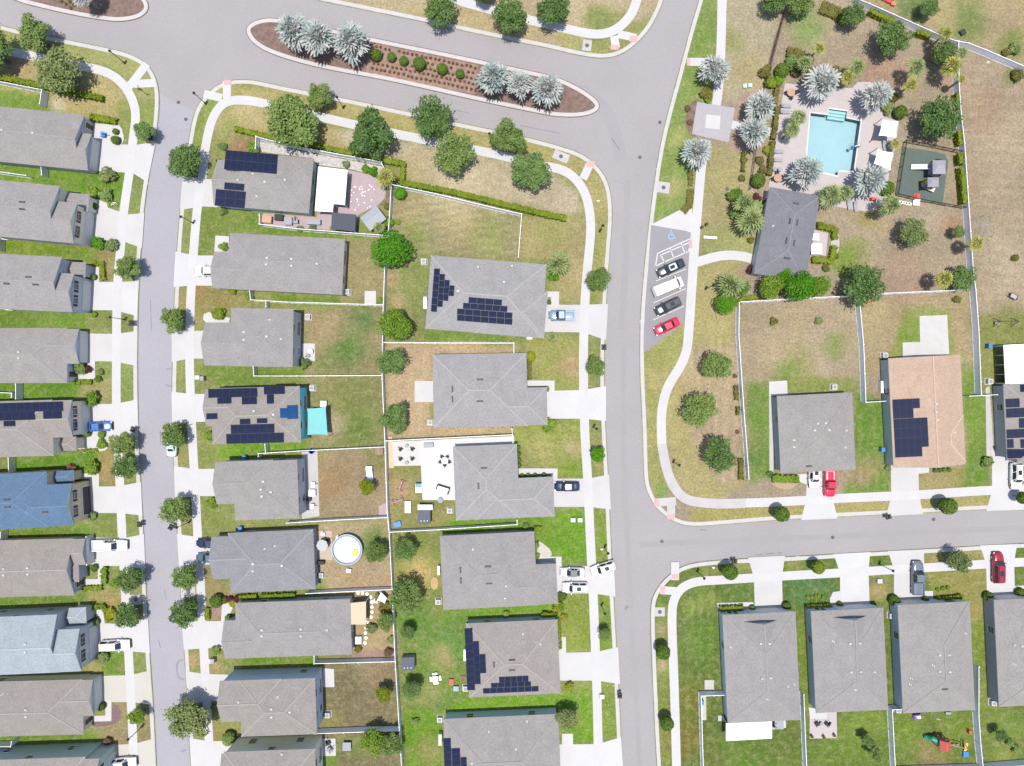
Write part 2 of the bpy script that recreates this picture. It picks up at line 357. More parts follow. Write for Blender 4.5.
# lower right block
rg((110,138,60),(676,590),(720,584),(758,582),(756,602),(720,620),(724,690),(726,766),(680,820)); rg((96,142,76),(782,576),(836,574),(832,604),(786,606)); rg((150,156,86),(870,576),(894,574),(893,602),(870,602)); rg((162,164,86),(924,568),(988,564),(988,600),(934,600)); rg((146,164,78),(655,605),(672,605),(676,766),(657,766)); rg((134,160,62),(795,610),(812,608),(812,720),(798,720)); rg((140,164,66),(970,600),(995,600),(996,710),(974,710)); rg((150,164,82),(700,560),(760,558),(760,572),(700,576)); rg((172,168,98),(920,550),(984,547),(984,562),(922,566))
BLOB = [(347,350,22,(104,148,66)),(362,318,15,(112,146,84)),(325,360,12,(140,158,88)),(330,330,18,BRN),(355,425,22,(118,152,64)),(330,425,16,TAN),(345,400,16,(146,156,82)),(372,540,14,(120,156,72)),(308,585,14,(112,160,56)),(352,585,22,(206,178,140)),(385,585,14,(214,178,140)),(362,400,18,(150,160,90)),
 (375,460,14,(150,156,92)),(330,480,22,(178,148,108)),(345,680,26,(136,128,90)),(380,668,20,(172,152,116)),(330,720,14,(158,158,92)),(330,757,12,(118,170,52)),(355,740,14,(138,160,84)),(420,572,18,(218,192,122)),(412,615,18,(110,160,62)),(450,640,22,(112,160,70)),(444,660,14,(190,176,118)),(432,690,14,(160,170,92)),(402,492,14,(206,172,132)),(430,750,16,(170,166,100)),(570,364,14,(206,176,132)),(560,382,10,(160,176,90)),(540,450,18,(188,184,112)),(570,446,12,(204,186,140)),(575,470,14,(140,178,60)),
 (460,225,26,(196,182,128)),(490,238,22,(170,178,104)),(410,212,20,(192,178,128)),(415,240,18,(158,172,92)),(440,300,1,MID),(393,275,12,(200,172,132)),(398,300,10,(206,176,136)),(455,182,30,(222,206,168)),(500,188,26,(224,208,172)),(418,170,22,(206,188,144)),(550,230,18,(186,184,110)),(575,270,16,(202,184,130)),
 (808,28,20,(146,178,96)),(803,15,10,(120,176,88)),(850,256,18,(146,178,66)),(846,268,12,(140,172,66)),(885,75,22,(190,156,130)),(868,70,16,(184,152,132)),(900,262,20,(190,164,138)),(910,285,26,(186,158,138)),(880,225,16,(206,186,140)),(865,215,12,(186,176,100)),(820,240,10,(196,180,124)),(950,225,12,(190,150,118)),(956,80,14,(206,164,146)),(965,190,12,(196,166,130)),(1000,130,40,(196,177,147)),(985,110,24,(190,160,134)),(1012,260,26,(204,188,158)),(1000,290,22,(198,180,150)),(1015,320,16,(150,156,84)),(970,22,22,(134,160,86)),(1005,18,26,(196,170,136)),(1015,44,14,(140,160,84)),(1000,52,8,(156,162,90)),(1015,74,10,(146,156,86)),(945,14,14,(206,188,136)),(760,300,1,TAN),(790,365,24,(168,166,104)),(770,345,30,(196,176,140)),(836,345,14,(146,164,92)),(785,372,12,(140,168,80)),(800,320,26,(196,176,142)),
 (753,420,9,(124,168,66)),(754,455,9,(110,156,70)),(760,478,8,(140,166,84)),(868,470,14,(180,160,112)),(858,478,10,(186,160,124)),(868,420,10,(112,158,56)),(880,470,10,(140,160,72)),(884,310,14,(206,186,140)),(880,340,18,(190,170,130)),(912,340,12,(140,174,70)),(944,300,12,(190,174,134)),(958,330,8,(206,178,134)),(936,478,14,(190,170,124)),(975,470,12,(112,158,56)),
 (688,700,24,(136,138,58)),(684,740,20,(142,134,60)),(700,640,22,(116,158,62)),(708,600,14,(150,170,84)),(690,610,12,(150,172,84)),(740,760,26,(110,154,50)),(715,760,14,(132,142,66)),(660,630,6,(190,178,130)),(662,668,6,(222,196,166)),(820,585,18,(100,150,80)),(808,560,14,(112,152,70)),(790,565,10,(158,164,86)),(880,592,10,(196,170,122)),(850,740,30,(128,160,60)),(820,755,20,(126,158,60)),(870,720,20,(130,158,62)),(930,757,20,(160,146,90)),(905,735,18,(128,158,54)),(955,735,18,(130,158,56)),(1000,725,24,(136,166,72)),(1005,755,14,(146,160,76)),(968,580,14,(168,164,84)),(975,610,10,(186,170,104)),(740,590,14,(108,146,66)),
 (20,66,18,(214,186,138)),(70,78,14,(212,184,138)),(100,88,16,(206,190,128)),(85,108,14,(196,180,120)),(60,106,8,(226,214,196)),(250,115,16,(212,192,140)),(225,128,10,(160,180,92)),(270,112,14,(206,190,130)),(205,155,8,(172,170,110)),(108,476,12,(190,166,108)),(112,604,10,(194,168,104)),(120,665,8,(178,170,104)),(96,664,10,(190,176,110)),(198,292,10,(178,148,96)),(182,300,7,(186,160,110)),(195,410,10,(160,160,84)),(181,460,8,(180,168,104)),(182,520,8,(190,170,120)),(205,590,10,(176,160,104)),(190,660,8,(206,170,124)),(214,664,8,(200,178,128)),
 (600,25,16,(150,166,92)),(570,40,12,(180,182,110)),(520,30,16,(212,190,142)),(680,140,10,(176,182,108)),(670,190,10,(190,184,118)),(705,40,12,(136,172,80)),(730,40,14,(176,178,110)),(745,70,18,(204,190,136)),(722,180,16,(196,188,124)),(655,380,14,(200,188,122)),(650,440,10,(190,178,112)),(700,380,20,(214,192,152)),(715,430,20,(210,186,150)),(690,475,20,(200,188,130)),(665,490,6,(150,178,92))]
x_0, y_0, CELL, NX, NY = -80.0, -40.0, 4.0, 300, 215
xs = x_0+np.arange(NX+1)*CELL; ys = y_0+np.arange(NY+1)*CELL
GX, GY = np.meshgrid(xs, ys)
def inside(poly, X, Y):
    r = np.zeros(X.shape, bool); n = len(poly)
    for i in range(n):
        xa, ya = poly[i]; xb, yb = poly[(i+1) % n]
        if ya == yb: continue
        c = ((ya > Y) != (yb > Y)) & (X < (xb-xa)*(Y-ya)/(yb-ya)+xa); r ^= c
    return r
CC = np.zeros(GX.shape+(3,)); CC[:] = MID
for k in blocks:
    CC[inside(blocks[k], GX, GY)] = BASE[k]
nr = np.random.RandomState(3)
def smoothnoise(f):
    h, w = GX.shape; a = nr.rand(h//f+3, w//f+3)
    yi = np.arange(h)/f; xi = np.arange(w)/f; y0 = yi.astype(int); x0 = xi.astype(int); fy = (yi-y0)[:,None]; fx = (xi-x0)[None,:]
    fy = fy*fy*(3-2*fy); fx = fx*fx*(3-2*fx)
    return a[y0][:,x0]*(1-fy)*(1-fx)+a[y0+1][:,x0]*fy*(1-fx)+a[y0][:,x0+1]*(1-fy)*fx+a[y0+1][:,x0+1]*fy*fx
WX = (smoothnoise(5)-.5)*5; WY = (smoothnoise(5)-.5)*5
for poly, col in [q for q in REG if q]:
    CC[inside(poly, GX+WX*0.5, GY+WY*0.5)] = col
def blur(a):
    p = np.pad(a, ((1,1),(1,1),(0,0)), 'edge')
    return (p[:-2,1:-1]+p[2:,1:-1]+p[1:-1,:-2]+p[1:-1,2:]+2*p[1:-1,1:-1])/6
CC = blur(CC)
for bx, by, br, col in BLOB:
    d = np.hypot(GX+WX*2.0-bx, GY+WY*2.0-by)/br
    w = np.clip(1.35-d, 0, 1)[..., None]*0.9
    CC = CC*(1-w)+np.array(col)*w
n1 = smoothnoise(9)*.6+smoothnoise(4)*.4
CC = CC*(0.93+0.14*n1[...,None]); dr = np.clip((smoothnoise(7)*.5+smoothnoise(3)*.5-.55)*2.2, 0, 1)[...,None]*0.35
CC = CC*(1-dr)+np.array((200,184,132))*dr
for poly, ang, per, amp in (([(393,190),(520,217),(516,258),(430,253),(387,290)],100,7.5,.06),([(690,340),(740,340),(744,478),(700,485)],2,9,.05),([(676,590),(724,586),(724,766),(678,766)],2,10,.05),([(455,165),(560,180),(560,212),(420,182)],103,8,.03),([(970,60),(1030,80),(1030,320),(975,320)],92,11,.03),([(840,398),(888,402),(888,490),(856,480)],2,9,.05),([(810,715),(886,712),(888,770),(806,770)],92,11,.04),([(526,410),(590,418),(590,560),(552,505)],92,9,.04)):
    ph = np.sin(2*np.pi*((GX*math.cos(R(ang))+GY*math.sin(R(ang)))/per)+WX*.5); CC = np.where(inside(poly, GX, GY)[...,None], CC*(1+amp*ph[...,None]), CC)
CC = CC*0.95; CC = CC*0.92+0.08*CC.mean(axis=2, keepdims=True)*np.array((1.03,1.0,0.97)); CC = np.clip(CC, 0, 255)/255
LINC = np.where(CC <= 0.04045, CC/12.92, ((CC+0.055)/1.055)**2.4)/FX

m, nt, p = nodes_of('lawn_grass'); N, L = nt.nodes, nt.links
at = N.new('ShaderNodeAttribute'); at.attribute_name = 'turf'
geo = N.new('ShaderNodeNewGeometry')
def noise(sc_, det, lo, hi):
    n = N.new('ShaderNodeTexNoise'); n.inputs['Scale'].default_value = sc_; n.inputs['Detail'].default_value = det; n.inputs['Roughness'].default_value = 0.65
    L.new(geo.outputs['Position'], n.inputs['Vector'])
    r = N.new('ShaderNodeMapRange'); r.inputs['From Min'].default_value = 0.3; r.inputs['From Max'].default_value = 0.7; r.inputs['To Min'].default_value = lo; r.inputs['To Max'].default_value = hi
    L.new(n.outputs['Fac'], r.inputs['Value']); return r.outputs['Result']
def mul(a, b):
    x = N.new('ShaderNodeMix'); x.data_type = 'RGBA'; x.blend_type = 'MULTIPLY'; x.inputs['Factor'].default_value = 1
    L.new(a, x.inputs['A']); L.new(b, x.inputs['B']); return x.outputs['Result']
dryn = noise(0.9, 7, -0.3, 0.42)
dx = N.new('ShaderNodeMix'); dx.data_type = 'RGBA'; L.new(dryn, dx.inputs['Factor']); L.new(at.outputs['Color'], dx.inputs['A'])
dx.inputs['B'].default_value = (*A(200,183,148), 1)
grn = N.new('ShaderNodeMix'); grn.data_type = 'RGBA'; L.new(noise(0.55, 5, -0.45, 0.14), grn.inputs['Factor'])
L.new(dx.outputs['Result'], grn.inputs['A']); grn.inputs['B'].default_value = (*A(128,156,70), 1)
c = mul(grn.outputs['Result'], noise(2.6, 7, 0.66, 1.32)); c = mul(c, noise(0.22, 3, 0.93, 1.07)); c = mul(c, noise(0.8, 4, 0.88, 1.12))
L.new(c, p.inputs['Base Color']); p.inputs['Roughness'].default_value = 0.95; p.inputs['Specular IOR Level'].default_value = 0.05
b = N.new('ShaderNodeBump'); b.inputs['Strength'].default_value = 0.35; b.inputs['Distance'].default_value = 0.08
L.new(noise(5, 4, 0, 1), b.inputs['Height']); L.new(b.outputs['Normal'], p.inputs['Normal'])
M_lawn = m

DECK = [(785,83),(822,88),(852,88),(858,82),(870,82),(887,100),(884,117),(899,121),(893,158),(889,172),(886,203),(868,212),(832,206),(832,200),(768.5,189),(772,160),(773,146),(776,132),(778,120)]
deckin = inside(DECK, GX, GY); deckfull = deckin[:-1,:-1] & deckin[1:,:-1] & deckin[:-1,1:] & deckin[1:,1:]
def clip_cell(poly, cx, cy, c):
    for ax, lim, sgn in ((0,cx,1),(0,cx+c,-1),(1,cy,1),(1,cy+c,-1)):
        out = []; n = len(poly)
        for i in range(n):
            a, b = poly[i], poly[(i+1) % n]; da, db = (a[ax]-lim)*sgn, (b[ax]-lim)*sgn
            if da >= 0: out.append(a)
            if (da >= 0) != (db >= 0):
                t = da/(da-db); out.append((a[0]+(b[0]-a[0])*t, a[1]+(b[1]-a[1])*t))
        poly = out
        if len(poly) < 3: return []
    return poly
for key, poly in blocks.items():
    ins = inside(poly, GX, GY)
    full = ins[:-1,:-1] & ins[1:,:-1] & ins[:-1,1:] & ins[1:,1:]
    edge = set()
    n = len(poly)
    for i in range(n):
        (xa, ya), (xb, yb) = poly[i], poly[(i+1) % n]; k = max(2, int(math.hypot(xb-xa, yb-ya)/1.0))
        for t in range(k+1):
            u = int((xa+(xb-xa)*t/k-x_0)//CELL); v = int((ya+(yb-ya)*t/k-y_0)//CELL)
            if 0 <= u < NX and 0 <= v < NY: edge.add((u, v))
    vid = {}; V = []; F = []; C = []
    def vert(x, y):
        kx = (round(x, 3), round(y, 3))
        if kx not in vid:
            vid[kx] = len(V); X, Y = g(x, y); V.append((X, Y, 0.0))
            iy = min(NY, max(0, int(round((y-y_0)/CELL)))); ix = min(NX, max(0, int(round((x-x_0)/CELL))))
            C.append(LINC[iy, ix])
        return vid[kx]
    for v in range(NY):
        for u in range(NX):
            if (u, v) in edge:
                q = clip_cell(poly, xs[u], ys[v], CELL)
                if len(q) >= 3:
                    ids = []
                    for pt in q:
                        k = vert(*pt)
                        if k not in ids: ids.append(k)
                    if len(ids) >= 3: F.append(ids[::-1])
            elif full[v, u] and not deckfull[v, u]:
                F.append([vert(xs[u], ys[v+1]), vert(xs[u+1], ys[v+1]), vert(xs[u+1], ys[v]), vert(xs[u], ys[v])])
    me = bpy.data.meshes.new('lawn'); me.from_pydata(V, [], F)
    me.materials.append(M_lawn)
    ca = me.color_attributes.new('turf', 'FLOAT_COLOR', 'POINT')
    ca.data.foreach_set('color', np.hstack([np.array(C), np.ones((len(C), 1))]).astype(np.float32).ravel())
    # every lawn face looks up
    me.update()
    flip = [pl.index for pl in me.polygons if pl.normal.z < 0]
    if flip:
        import bmesh
        bm = bmesh.new(); bm.from_mesh(me); bm.faces.ensure_lookup_table()
        bmesh.ops.reverse_faces(bm, faces=[bm.faces[i] for i in flip]); bm.to_mesh(me); bm.free()
    tag(put('lawn', me), 'mixed green and sunburnt grass of the '+BNAME[key], 'lawn', kind='structure')

# ---- walks, drives and patios
def walk(pts, wpx, label, m=M_conc, z=0.034, name='sidewalk'):
    tag(strip(W(chaikin(pts, 2)), wpx*S, -0.02, z).build(name, m), label, name.replace('_', ' '), kind='structure')
def slab(pts, label, m=M_conc, z=0.030, name='patio', z0=-0.02, it=0):
    mb = MB(); mb.prism(W(chaikin(pts, it, True) if it else pts), z0, z)
    return tag(mb.build(name, m), label, name.replace('_', ' '), kind='structure')
walk([(-40,44),(0,50),(16,52.5),(50,60),(81,66.6),(97,69),(113,75),(125,86),(133,100),(136.5,116),(133,139),(130,170),(125,202),(123,220),(121.4,241),(117.5,280),(116.5,330),(116.3,430),(119,461),(120.6,500),(122,533),(126,603),(129,660),(132.4,724),(134,766),(136,820)], 8.7, 'white sidewalk along the west side of the left street', M_conc, 0.036)
walk([(245,100.4),(230,100.2),(220,106),(212,119),(207.7,135),(205,150),(203,174),(197.4,206),(194,245),(191,292),(190,320),(189.5,363),(191,410),(193.4,457),(195.8,498),(197.4,530),(200.5,583),(203,630),(204.5,662),(208,724),(210.7,766),(213,820)], 8.7, 'white sidewalk along the east side of the left street', M_conc, 0.036)
walk([(236,100),(250,100.6),(264,103.4),(337,121),(410,137),(484,151.5),(520,160),(549.5,167),(563.5,170),(574.5,177.4),(584,190),(589.3,207),(591.3,230),(587.4,267),(585,298),(583.5,340),(583.4,384),(584.7,434),(588,484),(590,534),(592.8,585),(595,640),(597,690),(598.5,766),(600,820)], 8.9, 'white sidewalk curving from the boulevard down the middle street', M_conc, 0.038)
walk([(430,-14),(455,0),(484,7.8),(510,15),(537,22),(559,27),(587,33.7),(602,34.5),(616,30),(628,19.5),(636,5),(641,-20)], 9, 'white sidewalk of the block above the boulevard')
walk([(723,-40),(722,0),(721.4,31),(720.6,55),(718.5,90),(716,106)], 9, 'white path running down to the paved square from the top')
walk([(706,140),(701.5,163),(699.4,188),(696.5,220),(694,251),(691.6,290),(688.5,335),(687,350),(681,366),(670,382),(664,397),(661,416),(661.8,445)], 9.2, 'white path winding past the parking bay to the corner')
walk([(661.8,444),(665,463),(670,480),(678,493),(687,500),(700,502.5),(720,504),(746,503)], 9.5, 'greyer older stretch of corner sidewalk', M_conc2, 0.040)
walk([(744,503),(777,502),(843,498),(919,495),(974,491),(1024,489),(1120,484)], 9, 'white sidewalk above the lower right street')
walk([(678,820),(676.5,766),(674,677),(672.3,640),(671.8,612),(673.5,600),(679,590.5),(687,584.5),(699,581),(720,580),(782,576),(838,573),(927,567.6),(986,564),(1024,562),(1120,557)], 8.8, 'white sidewalk round the lower right block')
RAMP = [((688,62),(708,62)),((583,179),(591,162)),((616,48),(614,36)),((636,38),(618,34)),((655,502.5),(676,501)),((671,519),(671,498)),((675,580),(675,562)),((660,590),(676,591)),((86*1.0+43,87),(147,64)),((134,84),(156,83)),((227,100),(227,81)),((204,94),(222,98))]
RL = ['opposite the boulevard junction','at the middle corner below the boulevard','on the lower side of the top corner','on the right side of the top corner','facing left at the parking block corner','facing down at the parking block corner','facing up at the lower right corner','facing left at the lower right corner','facing the boulevard on the west corner','facing the left street on the west corner','facing the boulevard on the middle block corner','facing the left street on the middle block corner']
for i, ((a, b), t) in enumerate(zip(RAMP, RL)):
    walk([a, b], 8, 'short crossing ramp '+t, M_conc2 if i in (4, 5) else M_conc, 0.0415+0.0008*i, 'crossing_ramp')
for x, y, w, h_, t in ((590.5,164,8,6,'at the corner below the boulevard'),(633.5,39,8,6,'on the top corner'),(614.5,47.5,8,5,'on the lower edge of the top corner'),(656.5,502.5,5,7,'at the parking block corner'),(671,517,7,5,'beside the lower right junction'),(675,576.5,7,5,'at the top of the lower right corner'),(662.5,590,5,7,'at the left of the lower right corner'),(227.5,82.5,7,5,'at the boulevard end of the left street'),(688.5,62,3.5,8,'opposite the boulevard'),(690.5,244,3.5,9,'beside the hatched parking aisle')):
    slab([(x-w/2,y-h_/2),(x+w/2,y-h_/2),(x+w/2,y+h_/2),(x-w/2,y+h_/2)], 'pink tactile pad '+t, M_tact, 0.056, 'tactile_pad')

HP = {'W1':'corner house at the top left','W2':'red-shuttered house second from top','W3':'two-storey house with blue-grey gable','W4':'house with pale blue garage gable','W5':'solar house with the blue car','W6':'tan house with the blue roof','W7':'house with the white pickup','W8':'house with the pale blue roof','W9':'house with the curved flowerbed','W10':'green-walled house at bottom left',
 'M1':'house with the pink paver patio','M2':'long house below the pink patio','M3':'house above the turquoise house','M4':'turquoise-walled solar house','M5':'house below the turquoise house','M6':'house with the round pool','M7':'house with the cream patio cover','M8':'blue-walled house left of centre','M9':'beige-walled house at bottom edge',
 'C1':'topmost solar house mid-photo','C2':'house with the bare sandy yard','C3':'house with the big white patio','C4':'house with three parked cars','C5':'solar house by the picnic table','C6':'solar house at the bottom edge',
 'N1':'square house with the red pickup','N2':'house with the tan roof','N3':'solar house at the right edge','S1':'lower right corner house','S2':'house with the lavender patio','S3':'house with the backyard playset','S4':'house with the dark red SUV','CLUB':'dark-roofed clubhouse'}
DRV = {
 'W1':[(98,143.5),(136,145),(156,141.5),(147.5,182.5),(133,173),(98,171)],
 'W2':[(92,206),(100,205),(106,207),(128,214.5),(144.5,213),(142,248),(125,242),(92,239)],
 'W3':[(86,282),(117,282),(139,281),(136.8,316),(115,310.3),(86,310)],
 'W4':[(84,333.3),(115,334),(137.5,331),(137,366),(115,361.5),(84,361)],
 'W5':[(86,404),(115,404),(137.5,399.5),(138.5,436),(86,436)],
 'W6':[(90,486.5),(118,486.4),(141,482),(142.5,515.5),(120,513),(90,513)],
 'W7':[(92,537),(120,539),(144,534),(145.5,569),(122,566),(92,565.5)],
 'W8':[(97,623),(126,624),(148,617.5),(150,653),(128,651),(97,650)],
 'W9':[(98,676),(130,675),(150.5,670.5),(152.5,705),(132,702),(98,702)],
 'W10':[(104,745),(133,744),(154,738.5),(158,800),(104,800)],
 'M1':[(218,179.5),(203,179),(182.5,175.5),(180,210),(201,206.5),(218,207)],
 'M2':[(220,255.5),(196,255.5),(175.5,251.5),(173.5,287),(192,285.5),(220,286)],
 'M3':[(210,330.5),(190,331),(171.5,329),(172,362),(190,358.5),(210,358.7)],
 'M4':[(212,394),(190,394),(171.5,391.5),(172,425),(191,422),(212,421.5)],
 'M5':[(220,468.7),(194,469),(174,466),(175,498.5),(196,496),(220,496)],
 'M6':[(216,537),(198,537),(177,534),(179,568),(200,564.6),(216,564.6)],
 'M7':[(230,621),(202,621),(181.5,621),(184,650),(204,648),(230,648)],
 'M8':[(228,674.5),(205,674),(185.5,671),(188,705),(207,701),(228,701)],
 'M9':[(232,741),(209,741),(189.5,738),(193,800),(232,800)],
 'C1':[(540,304.8),(584,304.8),(608,304),(606,340),(583,332.3),(540,332)],
 'C2':[(540,391),(583,390),(606,386),(606,421),(584,418.6),(540,418.6)],
 'C3':[(546,478.6),(588,478.6),(609,474.5),(611,509.5),(589,506.8),(546,506.8)],
 'C4':[(550,566),(592,566),(613.5,559.5),(615.5,596.5),(593,593.4),(550,593.4)],
 'C5':[(553,653),(596,652),(618,647),(620,684),(597,680.5),(553,680.5)],
 'C6':[(558,744.5),(598,744),(621,737),(625,800),(558,800)],
 'N1':[(807.5,466),(834,466),(833,500),(837.5,518.5),(801,520),(806,500)],
 'N2':[(891,464),(918,464),(919,495),(923,514),(886,516),(891,497)],
 'N3':[(992,450),(1022,448),(1020,489),(1024,509.5),(986,511),(992,491)],
 'S1':[(754.7,612),(782.7,610),(782,576),(785,555.5),(748,557.5),(754,578)],
 'S2':[(840,610),(869.7,608),(868.5,573),(870,552),(833.5,554),(840,573)],
 'S3':[(893.8,606),(925,604),(924,567.6),(924,549.5),(888,551),(894,570)],
 'S4':[(987,602),(1015,600),(1014,562),(1017,544),(980,545.5),(986,564)],
}
M_drv = [mat('concrete_drive_%d' % i, A(*c), 0.85, 0.05, 0.25, 0.06, 5.0) for i, c in enumerate(((234,233,234),(231,229,229),(236,235,237),(228,226,226)))]
for i, (k, pts) in enumerate(DRV.items()):
    m = M_drv[(i*7+i//3) % 3]
    if k in ('W9','W10'): m = mat('concrete_cream', A(228,224,215), 0.85, 0.03, 0.3, 0.05, 5.0)
    slab(pts, 'pale concrete driveway of the '+HP[k], m, 0.028, 'driveway')
FW = {
 'W1':[(88,122),(100,124),(118,124),(122,129),(124,140),(120,145),(98,146),(94,140)],'W2':[(82,196),(97,199),(107,203),(108,209),(90,209)],'W3':[(88,267),(99,267),(99,284),(88,284)],'W4':[(74,374),(88,373),(88,360),(95,360),(95,379),(74,379)],'W5':[(74,437),(108,432),(108,444),(100,449),(76,452)],'W6':[(66,474),(99,473),(99,488),(90,488),(90,478.5),(66,479)],'W7':[(84,579),(98,579),(98,563),(103,563),(103,584.5),(84,585)],'W8':[(82,610),(103,609.5),(105,624),(98,625),(98,614),(82,614.5)],'W9':[(92,716),(105.5,715.5),(105.5,700),(111.5,700),(111.5,721),(92,721.5)],
 'M2':[(215.5,235.5),(229,236.5),(229,256),(214,256)],'M3':[(209,312),(230,318),(229,323),(206,323),(203,319),(204,314)],'M7':[(222,604),(228,603),(233,608),(226,622),(221,622)],
 'C1':[(546,291.5),(559,291.5),(559,306),(551,306),(551,297),(546,297)],'C2':[(526,380.5),(554.5,380.5),(554.5,392),(549,392),(549,386),(526,386)],'C3':[(516,468.4),(557.5,468.4),(557.5,480),(551,480),(551,474),(516,474)],'C4':[(534,556.6),(561.5,556.6),(561.5,567),(556,567),(556,562),(534,562)],'C5':[(556,637),(566,637),(566,654),(556,654)],'C6':[(562,733.7),(573,733.7),(573,746),(562,746)],
 'N1':[(797,474),(807,474),(808,485),(800,482)],'N2':[(916,466),(929,465),(929,472.5),(917,474)],'S1':[(717,603),(753,602),(755,611),(719,613)],'S2':[(833,592),(841,591),(842,606),(830,607),(830,598)],'S3':[(924,591),(933,591),(933,603),(924,603)],'S4':[(1013,586),(1040,584.5),(1040,590),(1014,591)],
}
for k, pts in FW.items(): slab(pts, 'narrow front walkway of the '+HP[k], M_conc, 0.032, 'walkway')

M_deck = mat('pool_deck', A(222,212,211), 0.85, 0.05, 0.5, 0.06, 4.0)
slab([(697,102),(735,108),(728.5,142.5),(692,134)], 'grey paved square on the path crossing above the parking bay', mat('pavers_grey', A(203,199,205), 0.85, 0.05, 1.5, 0.06, 5), 0.046, 'plaza')
slab([(706.5,114.5),(720.5,116),(719.5,129.5),(705,128)], 'white inlay in the centre of the paved square', M_conc, 0.052, 'plaza_inlay')
slab([(690,104),(697,98),(699,102),(694,133),(700,140),(690,135),(684,122)], 'brown mulch round the paved square', M_mulch, 0.010, 'mulch_bed', it=1)
slab([(734,98),(752,90),(764,96),(762,128),(748,152),(736,152),(728,146),(732,120)], 'brown mulch under the palms right of the paved square', mat('mulch_pale', A(186,160,140), 0.95, 0.2, 1.0, 0.3, 6), 0.010, 'mulch_bed', it=1)
walk([(730,124.5),(752,128.5),(782,134)], 8.5, 'white path from the paved square to the pool gate', M_conc, 0.044, 'path')
walk([(694,263),(704,260),(716,256.5),(728,255),(742,256),(756,260)], 9.3, 'white path from the parking bay to the clubhouse door', M_conc, 0.044, 'path')
ring(DECK, POOLO, 0.05, M_deck, 'pale lavender concrete deck round the swimming pool', 'pool_deck')
slab([(814,230),(828,233),(826,256),(812,253)], 'small grey patio against the clubhouse', M_deck, 0.03)
slab([(830,232),(837,230),(840,240),(838,254),(832,254)], 'curved paver strip beside the clubhouse hedge', M_conc2, 0.028, 'path', it=1)
ppl = [(651,224.5),(691,232),(686,300),(684.5,316),(683.5,323.5),(643.5,353),(643.8,330),(647.5,280)]
slab(ppl, 'dark grey asphalt of the angled parking bay', M_asphP, 0.022, 'parking_bay')
slab([(650.5,225),(691.5,204),(694,234),(686,231)], 'white concrete triangle above the parking bay', M_conc, 0.040, 'sidewalk')
def stripe(a, b, w=0.12, z=0.028): return strip(W([a, b]), w, z-0.004, z)
mb = MB()
for a, b in (((657.5,253.5),(690.5,238.6)),((655.5,266),(688.8,251.2)),((657.5,253.5),(655.5,266)),((660,255.5),(690.2,242)),((661,255),(664.5,262.5)),((670,248.2),(673.7,258)),((680.8,243.3),(685,253)),((690.5,238.6),(688.8,251.2))):
    strip(W([a, b]), 0.17, 0.022, 0.027, mb)
tag(mb.build('parking_hatch', M_line), 'white painted hatched access aisle in the parking bay', 'road marking', kind='structure')
for a, b, t in (((656,281),(686,269),'between the black-roofed sedan and the van'),((653,303),(686,288.5),'between the white van and the dark sedan'),((653,320),(684,306),'between the dark sedan and the red car')):
    tag(stripe(a, b).build('parking_line', M_line), 'white painted stall line '+t, 'road marking', kind='structure')
# wheelchair symbol: head, back, seat, leg and wheel
mb = MB(); X, Y = g(671.5, 235.5); sB = 0.75; rot = R(0)
def P2(u, v):
    return (X+(u*math.cos(rot)-v*math.sin(rot))*sB, Y+(u*math.sin(rot)+v*math.cos(rot))*sB)
mb.prism([P2(-0.15+0.2*math.cos(t*0.5236), 1.15+0.2*math.sin(t*0.5236)) for t in range(12)], 0.024, 0.030)
for pts in ([(-0.15,0.95),(-0.1,0.1),(0.45,0.1),(0.75,-0.75),(1.0,-0.65)],[(-0.12,0.55),(0.4,0.55)],[(-0.3,0.55),(-0.65,0.2),(-0.75,-0.25),(-0.55,-0.7),(-0.1,-0.9),(0.35,-0.75),(0.55,-0.35)]):
    strip([P2(*q) for q in pts], 0.16, 0.024, 0.029, mb)
tag(mb.build('wheelchair_symbol', mat('blue_line_paint', A(176,216,250), 0.7)), 'pale blue wheelchair symbol painted in the parking bay', 'road marking', kind='structure')
# ------------------------------------------------------------------ houses
def shingle(name, col):
    """asphalt shingles: courses and tabs in the roof's own frame, blotchy granules"""
    if name in MATS: return MATS[name]
    m = mat(name, col, 0.95, 0.08, 0.5, 0.17, 3.6, spec=0.1, obj=True)
    return m
R_GREY = [shingle('shingle_grey_%d' % i, A(*c)) for i, c in enumerate(((180,176,175),(181,176,173),(184,182,182),(178,172,166)))]
R_WARM = shingle('shingle_warm', A(181,174,170)); R_COOL = shingle('shingle_cool', A(167,167,171))
R_BLUE = shingle('shingle_blue', A(114,143,174)); R_PBLUE = shingle('shingle_pale_blue', A(188,199,207)); R_TAN = shingle('shingle_tan', A(220,192,170)); R_DARK = shingle('shingle_dark', A(150,150,158))
M_trim = mat('white_trim', (0.62,0.62,0.60), 0.6, 0.04, 2)
M_gar = mat('garage_panel', (0.55,0.54,0.52), 0.5, 0.05, 2)
M_door = mat('front_door', (0.09,0.05,0.035), 0.5, 0.15, 2, obj=True)
M_pane = glassy('window_glass', (0.02,0.025,0.035), 0.1)
M_vent = mat('vent_grey', (0.045,0.043,0.045), 0.6, 0.1, 5); M_ventw = mat('vent_white', (0.55,0.55,0.54), 0.5, 0.05, 5)
M_sol = mat('solar_cell', (0.012,0.017,0.040), 0.6, 0.15, 0.8, spec=0.08, obj=True); M_solf = mat('solar_frame', (0.05,0.055,0.075), 0.6, 0.1, 5, spec=0.1)
M_solb = mat('solar_cell_blue', (0.008,0.045,0.13), 0.6, 0.15, 0.8, spec=0.08, obj=True)
def wallm(n, c): return mat('stucco_'+n, tuple(min(.74, v*2.2) for v in A(*c)), 0.9, 0.05, 0.8, 0.06, 9.0)
